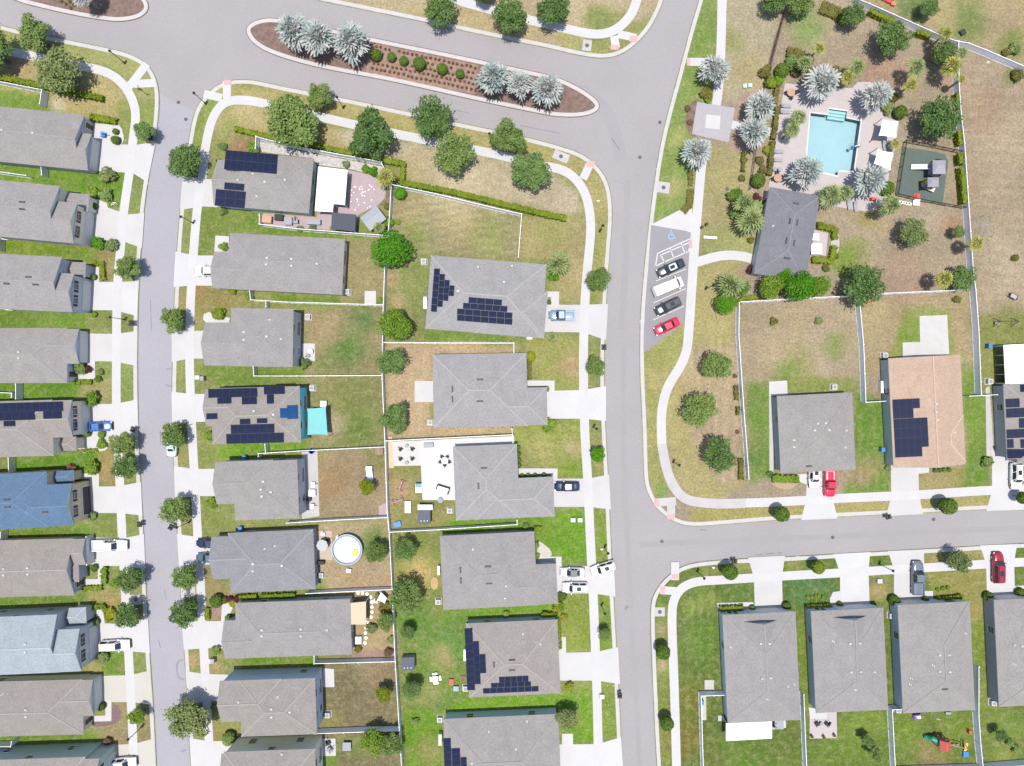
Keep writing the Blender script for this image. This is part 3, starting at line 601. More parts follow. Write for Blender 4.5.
WG = wallm('grey', (176,180,184)); WBL = wallm('pale_blue', (196,208,222)); WBEI = wallm('beige', (214,206,190)); WTAN = wallm('tan', (206,186,156)); WGRN = wallm('green', (164,180,174)); WTEAL = wallm('teal', (104,196,210)); WBLUE = wallm('blue', (172,188,200)); WWH = wallm('white', (232,232,230)); WDG = wallm('dark_grey', (150,154,160)); WCR = wallm('cream', (226,220,200))
SH_RED = mat('shutter_red', (0.20,0.02,0.03), 0.6, 0.1, 3); SH_BLK = mat('shutter_black', (0.015,0.016,0.018), 0.6, 0.1, 3)
K = 0.40; OV = 0.28
_win = {}
def win_mesh(w, h):
    if (w, h) not in _win:
        f = MB()
        for a, b_ in ((-1, 0), (1, 0)): f.box(a*(w/2+0.025), 0, 0, 0.05, 0.10, h)
        f.box(0, 0, h, w+0.10, 0.10, 0.05); f.box(0, 0.02, -0.07, w+0.16, 0.13, 0.07); f.box(0, 0, h/2-0.02, w, 0.06, 0.04)
        p = MB(); p.box(0, -0.01, 0.0, w, 0.04, h)
        s = MB(); s.box(0, 0, 0, 0.38, 0.05, h)
        _win[(w, h)] = (f.data('window', M_trim), p.data('pane', M_pane), s.data('shutter', SH_BLK))
    return _win[(w, h)]
def add_window(par, x, y, z, rz, w=1.1, h=1.3, shutter=None):
    f, p, s = win_mesh(w, h)
    o = put('window', f, par, (x, y, z), rz); put('pane', p, o)
    if shutter:
        for sg in (-1, 1):
            sm = s if shutter is SH_BLK else s.copy()
            if shutter is not SH_BLK: sm.materials[0] = shutter
            put('shutter', sm, o, (sg*(w/2+0.28), 0.0, 0.0))
    return o
_gd = None
def add_garage(par, x, y, rz, w=4.9, m=None):
    mb = MB(); mb.box(0, 0, 0, w, 0.07, 2.2)
    for i in range(4): mb.box(0, 0.05, 0.06+i*0.54, w-0.1, 0.03, 0.44)
    o = mb.build('garage_door', m or M_gar, par, (x, y, 0.03), rz)
    f = MB()
    for s_ in (-1, 1): f.box(s_*(w/2+0.08), 0.01, 0, 0.14, 0.12, 2.32)
    f.box(0, 0.01, 2.22, w, 0.12, 0.12); f.build('frame', M_trim, o)
def add_door(par, x, y, rz):
    mb = MB(); mb.box(0, 0, 0, 0.95, 0.06, 2.1); mb.box(0, 0.035, 1.15, 0.6, 0.03, 0.75); mb.box(0, 0.035, 0.2, 0.6, 0.03, 0.7)
    o = mb.build('front_door', M_door, par, (x, y, 0.03), rz)
    k = MB(); k.box(0.36, 0.07, 1.0, 0.05, 0.08, 0.05); k.build('handle', M_ventw, o)
    f = MB()
    for s_ in (-1, 1): f.box(s_*0.54, 0.02, 0, 0.12, 0.1, 2.15)
    f.box(0, 0.02, 2.12, 1.2, 0.1, 0.1); f.build('frame', M_trim, o)

class House:
    def __init__(s, key, O, a, he, roof, wall, rects, label, front, wins=(), cat='house', shutter=None, garage=1, gm=None, trim=None):
        s.he = he; s.s = S*(1-he/H); s.O = O; s.a = R(a)
        X, Y = g(O[0], O[1], he); s.X, s.Y = X, Y
        s.e = bpy.data.objects.new('house' if cat == 'house' else 'clubhouse', None); COL.objects.link(s.e)
        s.e.location = (X, Y, 0); s.e.rotation_euler = (0, 0, -s.a); tag(s.e, label, cat, 'houses of the neighbourhood' if cat == 'house' else None)
        s.rc = []
        for i, q in enumerate(rects):
            u0, v0, u1, v1, gb = q[:5]; dh = q[5] if len(q) > 5 else 0.0
            low = q[6] if len(q) > 6 else None; kk = q[7] if len(q) > 7 else K
            e = 0.035*i
            s.rc.append((u0*s.s+e, -v1*s.s+e, u1*s.s-e, -v0*s.s-e, gb, (low or he)+dh-0.02*i, dh, kk))
        roofmb = MB(); cap = MB(); wmb = MB()
        for q in s.rc: s.roof_rect(roofmb, cap, wmb, *q)
        s.wall = wmb.build('wall', wall, s.e)
        s.roof = roofmb.build('roof', [roof, trim or M_trim], s.e)
        capm = MATS.get(roof.name+'_cap')
        if not capm:
            bc = roof.node_tree.nodes['Mix'].inputs['A'].default_value
            capm = mat(roof.name+'_cap', tuple(min(.8, c*(1.0 if roof in R_GREY[:2] else 1.14)+0.006) for c in bc[:3]), 0.95, 0.08, 2.0, 0.15, 8.0, spec=0.1)
        cap.build('ridge_cap', capm, s.roof)
        s.shut = shutter
        s.windows(front, wins, garage, gm)
    def roof_rect(s, mb, cap, wmb, x0, y0, x1, y1, gb, h, dh, K):
        lx, ly = x1-x0, y1-y0
        ax = 'x' if lx >= ly else 'y'
        if 'E' in gb or 'W' in gb: ax = 'x'
        if 'N' in gb or 'S' in gb: ax = 'y'
        half = (ly if ax == 'x' else lx)/2; rise = half*K; zt = h+rise
        if ax == 'x':
            ra = (x0+(0 if 'W' in gb else half), (y0+y1)/2); rb = (x1-(0 if 'E' in gb else half), (y0+y1)/2)
            if ra[0] > rb[0]: ra = rb = ((ra[0]+rb[0])/2, ra[1])
        else:
            ra = ((x0+x1)/2, y0+(0 if 'S' in gb else half)); rb = ((x0+x1)/2, y1-(0 if 'N' in gb else half))
            if ra[1] > rb[1]: ra = rb = (ra[0], (ra[1]+rb[1])/2)
        A_, B_ = (*ra, zt), (*rb, zt)
        c = [(x0,y0,h),(x1,y0,h),(x1,y1,h),(x0,y1,h)]
        if ax == 'x':
            mb.face([c[0],c[1],B_,A_]); mb.face([c[2],c[3],A_,B_]); ends = [('W',[c[3],c[0],A_]),('E',[c[1],c[2],B_])]
        else:
            mb.face([c[1],c[2],B_,A_]); mb.face([c[3],c[0],A_,B_]); ends = [('S',[c[0],c[1],A_]),('N',[c[2],c[3],B_])]
        th = 0.16
        lo = [(q[0],q[1],h-th) for q in c]
        for side, (i, j) in (('S',(0,1)),('E',(1,2)),('N',(2,3)),('W',(3,0))):
            gab = side in gb
            if not gab: mb.face([lo[i],lo[j],c[j],c[i]], 1)
        mb.face(lo[::-1], 1)
        for side, f in ends:
            if side not in gb: mb.face(f)
            else:     # rake boards along the gable
                p, q, r_ = f; d = Vector({'E':(1,0,0),'W':(-1,0,0),'N':(0,1,0),'S':(0,-1,0)}[side])*0.02
                for m_, n_ in ((p, r_), (r_, q)):
                    m2, n2 = Vector(m_), Vector(n_); mb.face([m2, n2, n2-Vector((0,0,th)), m2-Vector((0,0,th))], 1)
                ins = Vector({'E':(-OV,0,0),'W':(OV,0,0),'N':(0,-OV,0),'S':(0,OV,0)}[side])
                tri = [Vector(p)+ins-Vector((0,0,th+.01)), Vector(q)+ins-Vector((0,0,th+.01)), Vector(r_)+ins-Vector((0,0,th+.01))]
                cen = (tri[0]+tri[1])/2
                tri[0] += (cen-tri[0]).normalized()*OV; tri[1] += (cen-tri[1]).normalized()*OV; tri[2].z -= 0.0
                wmb.face(tri); bk = [t+ins*0.5 for t in tri]; wmb.face(bk[::-1])
                # vent in the gable
                cz = tri[0].z+(tri[2].z-tri[0].z)*0.45
        # caps along ridge and hips
        def capline(p, q):
            p, q = Vector(p), Vector(q)
            if (q-p).length > 0.3: cap.bar(p+Vector((0,0,.012)), q+Vector((0,0,.008)), 0.24, 0.03)
        capline(A_, B_)
        for side, f in ends:
            if side not in gb:
                capline(f[0], f[2]); capline(f[1], f[2])
        # walls under the eaves
        o = OV
        bx0, by0, bx1, by1 = x0+o, y0+o, x1-o, y1-o
        if dh > 0.01: z0 = h-dh
        else: z0 = 0
        wmb.box((bx0+bx1)/2, (by0+by1)/2, z0-0.1 if z0 == 0 else z0, bx1-bx0, by1-by0, h-th-0.01-z0+(0.1 if z0 == 0 else 0))
    def rh(s, x, y):
        best = None
        for (x0, y0, x1, y1, gb, h, dh, K) in s.rc:
            if x0-0.05 <= x <= x1+0.05 and y0-0.05 <= y <= y1+0.05:
                d = []
                if 'W' not in gb: d.append(x-x0)
                if 'E' not in gb: d.append(x1-x)
                if 'S' not in gb: d.append(y-y0)
                if 'N' not in gb: d.append(y1-y)
                z = h+K*max(0, min(d))
                if best is None or z > best: best = z
        return best if best is not None else s.he
    def loc(s, px, py):
        """house-frame point on the roof seen at photo pixel (px, py)"""
        h = s.he+0.8
        c, n = math.cos(s.a), math.sin(s.a)
        for _ in range(4):
            wx, wy = g(px, py, h); dx, dy = wx-s.X, wy-s.Y
            x = dx*c-dy*n; y = dx*n+dy*c
            h = s.rh(x, y)
        return x, y, h
    def nrm(s, x, y):
        e = 0.1; dx = (s.rh(x+e, y)-s.rh(x-e, y))/(2*e); dy = (s.rh(x, y+e)-s.rh(x, y-e))/(2*e)
        return Vector((-dx, -dy, 1)).normalized()
    def vents(s, lst, kind='p'):
        for px, py in lst:
            x, y, z = s.loc(px, py)
            mb = MB()
            if kind == 'p':
                mb.lathe([(0.06,-0.1),(0.06,0.35),(0.085,0.36),(0.085,0.42),(0.0,0.44)], 8); mb.box(0,0,-0.06,0.26,0.26,0.09)
                mb.build('roof_pipe', M_ventw, s.e, (x, y, z))
            elif kind == 'b':
                mb.box(0,0,-0.08,0.50,0.42,0.22,tx=0.8,ty=0.8); mb.box(0,0,0.14,0.40,0.18,0.05); mb.build('roof_vent', mat('vent_galv',(0.34,0.34,0.34),.5,.3,4), s.e, (x, y, z))
            else:
                v = kind == 'v'
                mb.box(0,0,-0.06,0.32 if v else 1.15,1.15 if v else 0.32,0.2,tx=0.8,ty=0.8); mb.build('roof_vent', M_vent, s.e, (x, y, z))
    def solar(s, rows, blue=False):
        """rows: (px0, py0, px1, py1, n, m) seen extents in the roof's own tilt; n x m panels"""
        for row in rows:
            u0, v0, u1, v1, n, mm = row
            c, nn = math.cos(s.a), math.sin(s.a)
            mx = u0+(u1-u0)/2; my = v0+(v1-v0)/2
            def pt(u, v):   # rectangle turned with the house about its centre
                dx, dy = u-mx, v-my
                return s.loc(mx+dx*c-dy*nn, my+dx*nn+dy*c)
            pa, pb, pc = Vector(pt(mx, my)), Vector(pt(mx+1.0, my)), Vector(pt(mx, my+1.0))
            ex, ey = pb-pa, pc-pa
            nv = ex.cross(ey).normalized()
            if nv.z < 0: nv = -nv
            for i in range(n):
                for j in range(mm):
                    a0 = u0+(u1-u0)*i/n-mx; a1 = u0+(u1-u0)*(i+1)/n-mx; b0 = v0+(v1-v0)*j/mm-my; b1 = v0+(v1-v0)*(j+1)/mm-my
                    cen = pa+ex*(a0+a1)/2+ey*(b0+b1)/2
                    q = [pa+ex*a+ey*b-cen for a, b in ((a0,b1),(a1,b1),(a1,b0),(a0,b0))]
                    q = [t*(1-0.022/max(0.5, t.length)) for t in q]
                    mb = MB(); top = [t+nv*0.13 for t in q]; inn = [t*0.97+nv*0.133 for t in q]; bot = [t+nv*0.07 for t in q]
                    mb.face(top, 1); mb.face(inn, 0); mb.face(bot[::-1], 1)
                    for k in range(4): mb.face([bot[k], bot[(k+1) % 4], top[(k+1) % 4], top[k]], 1)
                    mb.build('solar_panel', [M_solb if blue else M_sol, M_solf], s.e, cen)
    def windows(s, front, wins, garage, gm):
        x0, y0, x1, y1 = s.rc[0][:4]
        RZ = {'N':0,'S':math.pi,'E':-math.pi/2,'W':math.pi/2}
        def spot(rc, side, t, z, off=0.05):
            a0, b0, a1, b1 = rc[0]+OV, rc[1]+OV, rc[2]-OV, rc[3]-OV
            return {'N':(a0+(a1-a0)*t, b1+off),'S':(a0+(a1-a0)*t, b0-off),'E':(a1+off, b1+(b0-b1)*t),'W':(a0-off, b1+(b0-b1)*t)}[side]
        def free(x, y, skip):
            return not any(i != skip and rc[0]+OV-0.3 <= x <= rc[2]-OV+0.3 and rc[1]+OV-0.3 <= y <= rc[3]-OV+0.3 for i, rc in enumerate(s.rc) if rc[6] < 0.01)
        levels = [1.0] if s.he < 4 else [1.0, 3.9]
        back = {'E':'W','W':'E','N':'S','S':'N'}[front]
        for side in 'NSEW':
            if side == front: continue
            ts = (0.22, 0.5, 0.78) if side in 'NS' else (0.3, 0.72)
            for zi, z in enumerate(levels):
                for k, t in enumerate(ts):
                    if side != back and (k+zi) % 2: continue
                    x, y = spot(s.rc[0], side, t, z)
                    if free(x, y, 0): add_window(s.e, x, y, z, RZ[side], 2.4 if side == back and z < 2 and k == 0 else 1.15, 1.5)
        gi = garage if garage is not None and garage < len(s.rc) else None
        if gi is not None:
            x, y = spot(s.rc[gi], front, 0.5, 0); add_garage(s.e, x, y, RZ[front], 4.9, gm)
            if s.he > 4:
                for t in (0.3, 0.7):
                    x, y = spot(s.rc[gi], front, t, 3.9); add_window(s.e, x, y, 3.7, RZ[front], 1.0, 1.5, s.shut)
        for t in (0.12, 0.86, 0.7):
            x, y = spot(s.rc[0], front, t, 0)
            if free(x, y, 0):
                add_door(s.e, x, y, RZ[front]); break

HS = {}
def house(key, *a, **k): HS[key] = House(key, *a, **k); return HS[key]
# west row
house('W1',(84.6,114.9),5.8,3.0,R_GREY[1],WG,[(-115,0,0,55,'E'),(-30,18,9,55,'E')],'grey-roofed single-storey corner house below the boulevard hedge at the top left','E')
house('W2',(60,186),5.5,5.4,R_GREY[0],WBEI,[(-90,0,0,56,'E'),(-34,15,19,56,'E'),(-8,2,21,20,'W',0,2.9)],'two-storey grey-roofed house with two red-shuttered gable windows, second from the top','E',shutter=SH_RED)
house('W3',(62,256.8),2.8,5.4,R_GREY[0],WG,[(-90,0,0,55,'E'),(-34,16,13,55,'E'),(-6,2,15,18,'W',0,2.9)],'two-storey grey-roofed house with black-shuttered blue-grey gable, third from the top','E',shutter=SH_BLK)
house('W4',(0,328),0,3.0,R_GREY[1],WBL,[(-30,0,67,55,''),(30,0.5,79,36,'E')],'single-storey grey-roofed house with a pale blue garage gable and white front walk','E')
house('W5',(52,399.8),-1.5,5.4,R_GREY[3],WBEI,[(-80,0,0,56,''),(-34,0.5,20,38,'E'),(-8,38,14,53,'W',0,2.9)],'two-storey beige house with dark solar panels beside a parked blue car','E',shutter=SH_RED)
house('W6',(46,471.5),-3,5.4,R_BLUE,WTAN,[(-90,0,0,55.5,''),(-34,13,25,55.5,'E'),(-4,1,18,14,'W',0,2.9)],'two-storey tan house under the only bright blue shingle roof','E',shutter=SH_BLK,gm=mat('garage_brown',(0.06,0.045,0.045),0.6))
house('W7',(80,538.2),-1.5,3.0,R_GREY[3],WG,[(-120,0,-7,57,'E'),(-36,0.5,5,27,'E'),(-18,24,-2,44,'')],'single-storey grey-brown-roofed house with a white pickup on its driveway','E')
house('W8',(57,614.5),-2.4,5.4,R_PBLUE,WG,[(-90,0,0,58,'E'),(-34,15,22,58,'E'),(2,-2,20,16,'W',0,2.9)],'two-storey house with a very pale blue roof and a white minivan','E',shutter=SH_BLK)
house('W9',(90,679.2),-1.5,3.0,R_GREY[3],WBEI,[(-120,0,-8,55,''),(-52,0.5,3,37,'E')],'single-storey warm grey house with a curved brick-edged flowerbed in front','E')
house('W10',(85,757),-2,5.4,R_GREY[3],WGRN,[(-120,0,0,56,''),(-36,2,14,50,'E')],'two-storey green-walled house cut by the bottom left edge','E',shutter=SH_BLK)
HS['W2'].vents([(22,202),(22,209)],'h'); HS['W3'].vents([(6.5,283.5),(28.5,277),(35.5,284.5)],'h'); HS['W1'].vents([(2,130),(33,133)],'b'); HS['W4'].vents([(19,352),(19,358)],'b'); HS['W6'].vents([(7,499.5),(7.5,507),(45,512)],'h')
HS['W7'].vents([(4,569),(28,568),(4,575),(28,574)],'b'); HS['W8'].vents([(25.5,644),(25.5,652)],'b'); HS['W9'].vents([(26,709.5),(26,716.5)],'b'); HS['W9'].vents([(3,694)],'p')
HS['W5'].solar([(-6,402.5,63,412,9,1),(-3,412,35,420.5,5,1),(43.5,411,62,419,2,1),(4,421,15.5,426.5,2,1)])
# east side of the left street
house('M1',(228,151),5,3.0,R_GREY[1],WBLUE,[(0,0,86,55,''),(-10,9,50,55,'W')],'solar house with a pink paver patio and a white flat lanai roof behind','W')
house('M2',(230,233),3,3.0,R_GREY[0],WBEI,[(0,0,115,56,''),(-15,19,50,56,'W')],'long grey hip-roofed house with a white SUV nosed under its garage eave','W')
house('M3',(231,308),1,5.4,R_GREY[0],WG,[(0,0,62.5,58,''),(-26,14.5,40,58,'W',0,0)],'two-storey grey house with a small white slab behind, above the turquoise house','W')
house('M4',(207,388.5),-1.5,5.4,R_GREY[3],WTEAL,[(4,0,92.5,56,''),(-2,0.5,50,38,'W')],'turquoise-walled two-storey house with many dark blue solar panels','W')
house('M5',(233,462),-2,5.4,R_GREY[1],WG,[(0,0,64,58.5,''),(-18,-1,40,42,'W')],'two-storey grey house with a long concrete back strip and furniture','W')
house('M6',(228,533),-2.5,3.0,R_COOL,WDG,[(0,0,85,60,''),(-17,3,50,46,'W')],'blue-grey hip-roofed house with a round above-ground pool behind','W')
house('M7',(235,603),-2,3.0,R_GREY[0],WG,[(0,0,115,55.5,''),(-12,17,50,55.5,'W')],'long grey-roofed house with a cream patio cover at its back','W')
house('M8',(219.5,681.5),-2,5.4,R_GREY[3],WBLUE,[(20,0,95.5,56,''),(0,-0.5,62,41,'W')],'two-storey blue-walled house with a small white back slab','W')
house('M9',(224,752),-2,5.4,R_GREY[3],WCR,[(0,0,91,56,''),(-3,2,50,44,'W')],'two-storey cream-walled house cut by the bottom edge, left of centre','W')
HS['M1'].vents([(238,180),(265,182),(285,180)],'b'); HS['M1'].vents([(253,174),(257,196)],'p'); HS['M2'].vents([(267,258),(266.5,264.5),(291.5,259),(291.5,266),(317,264)],'b'); HS['M3'].vents([(244,332),(244,340),(267,336.5)],'b'); HS['M3'].vents([(281,339),(270,320)],'p')
HS['M4'].vents([(254,411),(273.5,414.5)],'b'); HS['M5'].vents([(263.5,481.5),(261,489.5),(262,496.5),(271,492)],'b'); HS['M6'].vents([(253,564),(253,571),(282,565.5)],'b'); HS['M6'].vents([(275,546),(265,549)],'p'); HS['M7'].vents([(262,630),(262,636),(301,629),(301,636),(327,630)],'b'); HS['M8'].vents([(238.5,702),(271.5,709),(271.5,717),(290,712)],'b'); HS['M8'].vents([(278,697)],'p'); HS['M9'].vents([(282,754)],'b')
HS['M1'].solar([(225,152.5,277.5,172,8,2)]); HS['M1'].solar([(224.5,183,244.5,190,2,1),(215.5,190.2,245.5,207,3,2)])
HS['M4'].solar([(208.5,388.5,257.5,397.5,7,1),(210.5,397.5,230.5,404,3,1),(242,397,257,404.5,2,1),(264,386,285,394.5,3,1),(267,394.5,274,404,1,1),(206.5,413,217.5,419,2,1),(240,418.5,250.5,424,2,1),(257,418,267.5,423,2,1),(231,424,274.5,433,6,1),(226.5,433,284,443,8,1)])
HS['M4'].solar([(280,408,287.5,418,1,1),(287,405,298,419,1,1)], True)
# centre column
house('C1',(431,255.4),4.5,3.0,R_GREY[2],WG,[(0,0,116,73.5,''),(50,27,119.5,74,'')],'grey hip-roofed house with two stepped solar arrays above the mown lawn boundary','E')
house('C2',(432.5,354.4),-1,3.0,R_GREY[2],WG,[(0,0,94,73.3,''),(44,34.5,114,72.6,'')],'plain grey hip-roofed house set on a bare sandy yard','E')
house('C3',(453,446.5),-2.3,3.0,R_GREY[2],WBLUE,[(0,0,64,74,''),(20,34,99,74.2,'')],'grey-roofed house with a big white concrete patio and a navy car','E')
house('C4',(439.8,536),-2.8,3.0,R_GREY[0],WDG,[(0,0,94.5,74,''),(44,33,115,73.5,'')],'grey hip-roofed house with three cars on its driveway','E')
house('C5',(466,623.5),-2.5,3.0,R_WARM,WBLUE,[(0,0,91.5,74,'')],'square grey-roofed house with two stepped dark solar arrays beside the white picnic table','E',garage=0)
house('C6',(443.3,719),-2.5,3.0,R_GREY[1],WBLUE,[(0,0,115,76,'')],'hip-roofed solar house cut by the bottom edge next to the sage-green tree','E',garage=0)
HS['C1'].vents([(478,267),(512,266),(504,282)],'p'); HS['C1'].vents([(458,291)],'b'); HS['C2'].vents([(480,379.5),(480,401)],'h'); HS['C2'].vents([(452.5,389),(452.5,399)],'v'); HS['C3'].vents([(484,468)],'h'); HS['C3'].vents([(478.5,486)],'v'); HS['C4'].vents([(488,566.5),(489,583.5)],'h'); HS['C4'].vents([(460.5,570),(461,580.5)],'v'); HS['C4'].vents([(506,586),(473,549.5),(505,598)],'p'); HS['C5'].vents([(512,660),(512,670)],'h'); HS['C5'].vents([(494,664.5)],'v'); HS['C5'].vents([(523,634),(540,644)],'p'); HS['C6'].vents([(489,731.5),(527,721),(516,749)],'p'); HS['C6'].vents([(472,763)],'b')
HS['C1'].solar([(432.8,268.5,438.6,312,1,6),(438.8,274,444,307,1,5),(444.2,280,449.2,301,1,3),(449.4,285.5,454.4,296.2,1,2),(468.5,298.2,502,304.1,4,1),(463,304.3,507.5,310.2,6,1),(457,310.4,512.5,316.4,7,1),(457,316.6,512.5,322.6,7,1)])
HS['C5'].solar([(466,628,474,690,1,8),(474,641,480,684,1,6),(480,654,486,673,1,3),(499,676,528.5,681.5,5,1),(491,682,531,686.5,6,1),(483,687,538.5,692,8,1)])
HS['C6'].solar([(444,738,451.5,766,1,4),(452,748,460.5,766,1,3),(461,757,467,770,1,2)])
# upper right
house('N1',(777,396),-2.8,3.2,R_GREY[1],WDG,[(0,0,75,77,''),(30,40,74,77.5,'')],'square grey hip-roofed house with a white car and a red pickup in front','S')
house('N2',(888.3,358.3),-2.8,3.2,R_TAN,WGRN,[(0,0,72,109.5,'NS'),(36,60,72.5,107,'')],'house with the only tan shingle roof and one large solar array','S')
house('N3',(1003.5,384.5),-2.8,3.2,R_WARM,WDG,[(0,0,75,75,''),(10,45,60,80,'')],'grey solar house cut by the right edge with a white lanai roof','S')
house('S1',(722.5,615),-2.8,3.2,R_GREY[0],WBLUE,[(0,0,73,108.5,''),(19,6.5,54,62,'N',0.5,None,0.66)],'lower right corner house with a wide white lanai roof at its back','N',garage=None)
house('S2',(811,611.3),-2.8,3.2,R_GREY[0],WBLUE,[(0,0,72.3,102,''),(19,6,55,58,'N',0.47,None,0.66)],'grey hip-roofed house with a lavender back patio, second along the lower right street','N',garage=None)
house('S3',(897.8,605),-2.8,3.2,R_GREY[1],WBLUE,[(0,0,72,108.5,'')],'grey hip-roofed house with a colourful playset in its backyard','N',garage=None)
house('S4',(994,600),-2.8,3.2,R_GREY[1],WDG,[(0,0,72,107,'')],'grey-roofed house at the right edge with a dark red SUV in front','N',garage=None)
house('CLUB',(769.9,186.8),10.3,3.2,R_DARK,WG,[(0,0,51.5,88,'')],'dark grey hip-roofed clubhouse below the swimming pool deck','W',cat='clubhouse',garage=None)
for k, t in (('S1',0.62),('S2',0.62),('S3',0.22),('S4',0.3)):
    q = HS[k].rc[0]; add_garage(HS[k].e, q[0]+OV+(q[2]-q[0]-2*OV)*t, q[3]-OV+0.05, 0)
    add_window(HS[k].e, q[0]+OV+(q[2]-q[0]-2*OV)*(0.16 if t > .5 else 0.8), q[3]-OV+0.05, 0.9, 0, 1.8, 1.5)
HS['N1'].vents([(817.5,423.5),(825.5,423),(814.5,430.5),(829,430)],'b'); HS['N1'].vents([(794,440),(794,447),(846,430.5),(845,447.5)],'p'); HS['N1'].vents([(809,466)],'h'); HS['N2'].vents([(936,404),(936,412),(937,420)],'b'); HS['N2'].vents([(954,432)],'p')
HS['S1'].vents([(760.5,643.5),(769.5,643.5),(762,678.5),(770.5,678)],'b'); HS['S1'].vents([(731,647),(767,698.5),(787.5,686),(794,684)],'p'); HS['S2'].vents([(850,643.5),(859.5,643),(851,672),(860.5,671.5),(855,689.5)],'b'); HS['S2'].vents([(833,641),(874,671.5)],'p'); HS['S3'].vents([(939.5,655),(949,654.5),(939.5,671.5),(949.5,671.5)],'b'); HS['S3'].vents([(945,689)],'h'); HS['S3'].vents([(933,665),(911,678),(910,684),(965,633)],'p'); HS['S4'].vents([(1014,645),(1022,646)],'b'); HS['S4'].vents([(1014,664)],'p'); HS['CLUB'].vents([(796,203.5),(787,258)],'h'); HS['CLUB'].vents([(790,221),(797,222.5),(786.5,240.5),(794,243)],'v'); HS['CLUB'].vents([(773,226)],'p')
HS['N2'].solar([(892.5,398.8,919.7,408.7,4,1),(893,408.4,913.4,418.4,3,1),(893.5,418.1,927.5,428.1,5,1),(894,427.8,928,437.8,5,1),(894.5,437.5,928.5,447.5,5,1),(895,447.2,922.2,457,4,1)])
HS['N3'].solar([(1005.5,398.5,1019.5,407.5,2,1),(1006,408,1026,417.5,3,1),(1019,418,1026,428,1,1),(1006.5,429,1026,438,3,1),(1007,439,1013.5,448,1,1),(1020.5,439,1027,448,1,1),(1007.5,449,1027,458,3,1),(1020,384.5,1032,392,2,1)])
# ------------------------------------------------------------------ trees, palms, hedges, shrubs
def V3(r): # random unit vector
    while True:
        v = Vector((r.uniform(-1,1), r.uniform(-1,1), r.uniform(-1,1)))
        if 0.05 < v.length < 1: return v.normalized()
def leaf(mb, p, n, sz, r, tone, asp=1.6):
    t = n.cross(V3(r))
    if t.length < 0.01: return
    t.normalize(); b = n.cross(t)
    a = t*sz*0.5*asp; b = b*sz*0.5
    mb.face([p-a, p+b*0.9-a*0.1, p+a, p-b*0.9+a*0.1], 0, tone)
def crown_mesh(seed, nblob, nleaf, lsz, flat=0.75, blob=(0.3,0.42), spread=0.62, low=-0.5, rag=0.10, name='crown'):
    r = random.Random(seed); mb = MB(); blobs = []
    blobs.append((Vector((0,0,-0.1)), 0.5, -.1))
    for i in range(nblob):
        a = i*2.39996+r.uniform(-.3,.3); rr = spread*math.sqrt((i+0.7)/nblob)*r.uniform(.85,1.1)
        z = r.uniform(low, 0.55)*(1-0.5*rr)
        blobs.append((Vector((rr*math.cos(a), rr*math.sin(a), z)), r.uniform(*blob), r.uniform(-.16,.16)))
    tot = sum(b_[1]**2 for b_ in blobs)
    for c, br, tn in blobs:
        for _ in range(int(nleaf*br*br/tot)):
            v = V3(r)
            if v.z < -0.6: v.z *= -1
            d = br*(1-abs(r.gauss(0, rag)) if r.random() < .8 else 1+abs(r.gauss(0, rag)))
            p = c+v*d; p.z *= flat
            n = (v*0.6+Vector((0,0,0.55))+V3(r)*0.75).normalized()
            leaf(mb, p, n, lsz*r.uniform(.7,1.4), r, min(1, max(0, 0.42+tn+r.gauss(0, .2))))
    return mb.data(name, M_any)
M_any = None
L_OAK = leafmat('leaf_oak', A(102,138,66), A(178,204,116))
L_OAK2 = leafmat('leaf_oak_dark', A(84,124,62), A(158,190,110))
L_GRY = leafmat('leaf_greygreen', A(112,138,80), A(184,200,126))
L_BRI = leafmat('leaf_bright', A(64,136,20), A(128,196,46))
L_YEL = leafmat('leaf_yellowgreen', A(120,150,30), A(206,206,64))
L_LIME = leafmat('leaf_lime', A(96,150,34), A(176,204,78))
L_SAGE = leafmat('leaf_sage', A(104,128,66), A(186,198,132))
L_SIL = leafmat('leaf_silver', A(186,210,204), A(252,254,248))
L_SAB = leafmat('leaf_sabal', A(126,160,84), A(204,220,146))
L_SABY = leafmat('leaf_sabal_yellow', A(168,186,72), A(232,228,128))
L_HEDGE = leafmat('leaf_hedge', A(118,148,36), A(176,194,64))
L_BALL = leafmat('leaf_ball', A(78,116,34), A(132,164,66))
L_OLI = leafmat('leaf_olive', A(110,112,52), A(164,158,84))
L_RED = leafmat('leaf_reddish', A(128,96,80), A(168,132,104))
L_WINE = leafmat('leaf_wine', A(84,40,48), A(140,80,80))
M_bark = mat('bark', (0.12,0.095,0.075), 0.9, 0.25, 6, obj=True)
M_palmbark = mat('palm_bark', (0.20,0.17,0.14), 0.9, 0.2, 6, obj=True)
def with_mat(me, m, name):
    d = me.copy(); d.name = name; d.materials.clear(); d.materials.append(m); return d
M_any = L_OAK
CR = {}
for k, args in {'oak':(20,5000,0.068,0.72),'oakb':(26,4200,0.064,0.7),'street':(15,2300,0.088,0.8),'round':(14,3600,0.072,0.8)}.items():
    CR[k] = []
    for i in range(3):
        if k == 'round': CR[k].append(crown_mesh(100+i, args[0], args[1], args[2], args[3], (0.42,0.5), 0.5, -.2, 0.05))
        elif k == 'street': CR[k].append(crown_mesh(200+i, args[0], args[1], args[2], args[3], (0.2,0.38), 0.7, -.5, 0.22))
        else: CR[k].append(crown_mesh(300+i+len(k)*7, args[0], args[1], args[2], args[3], (0.18,0.36), 0.72, -.5, 0.22))
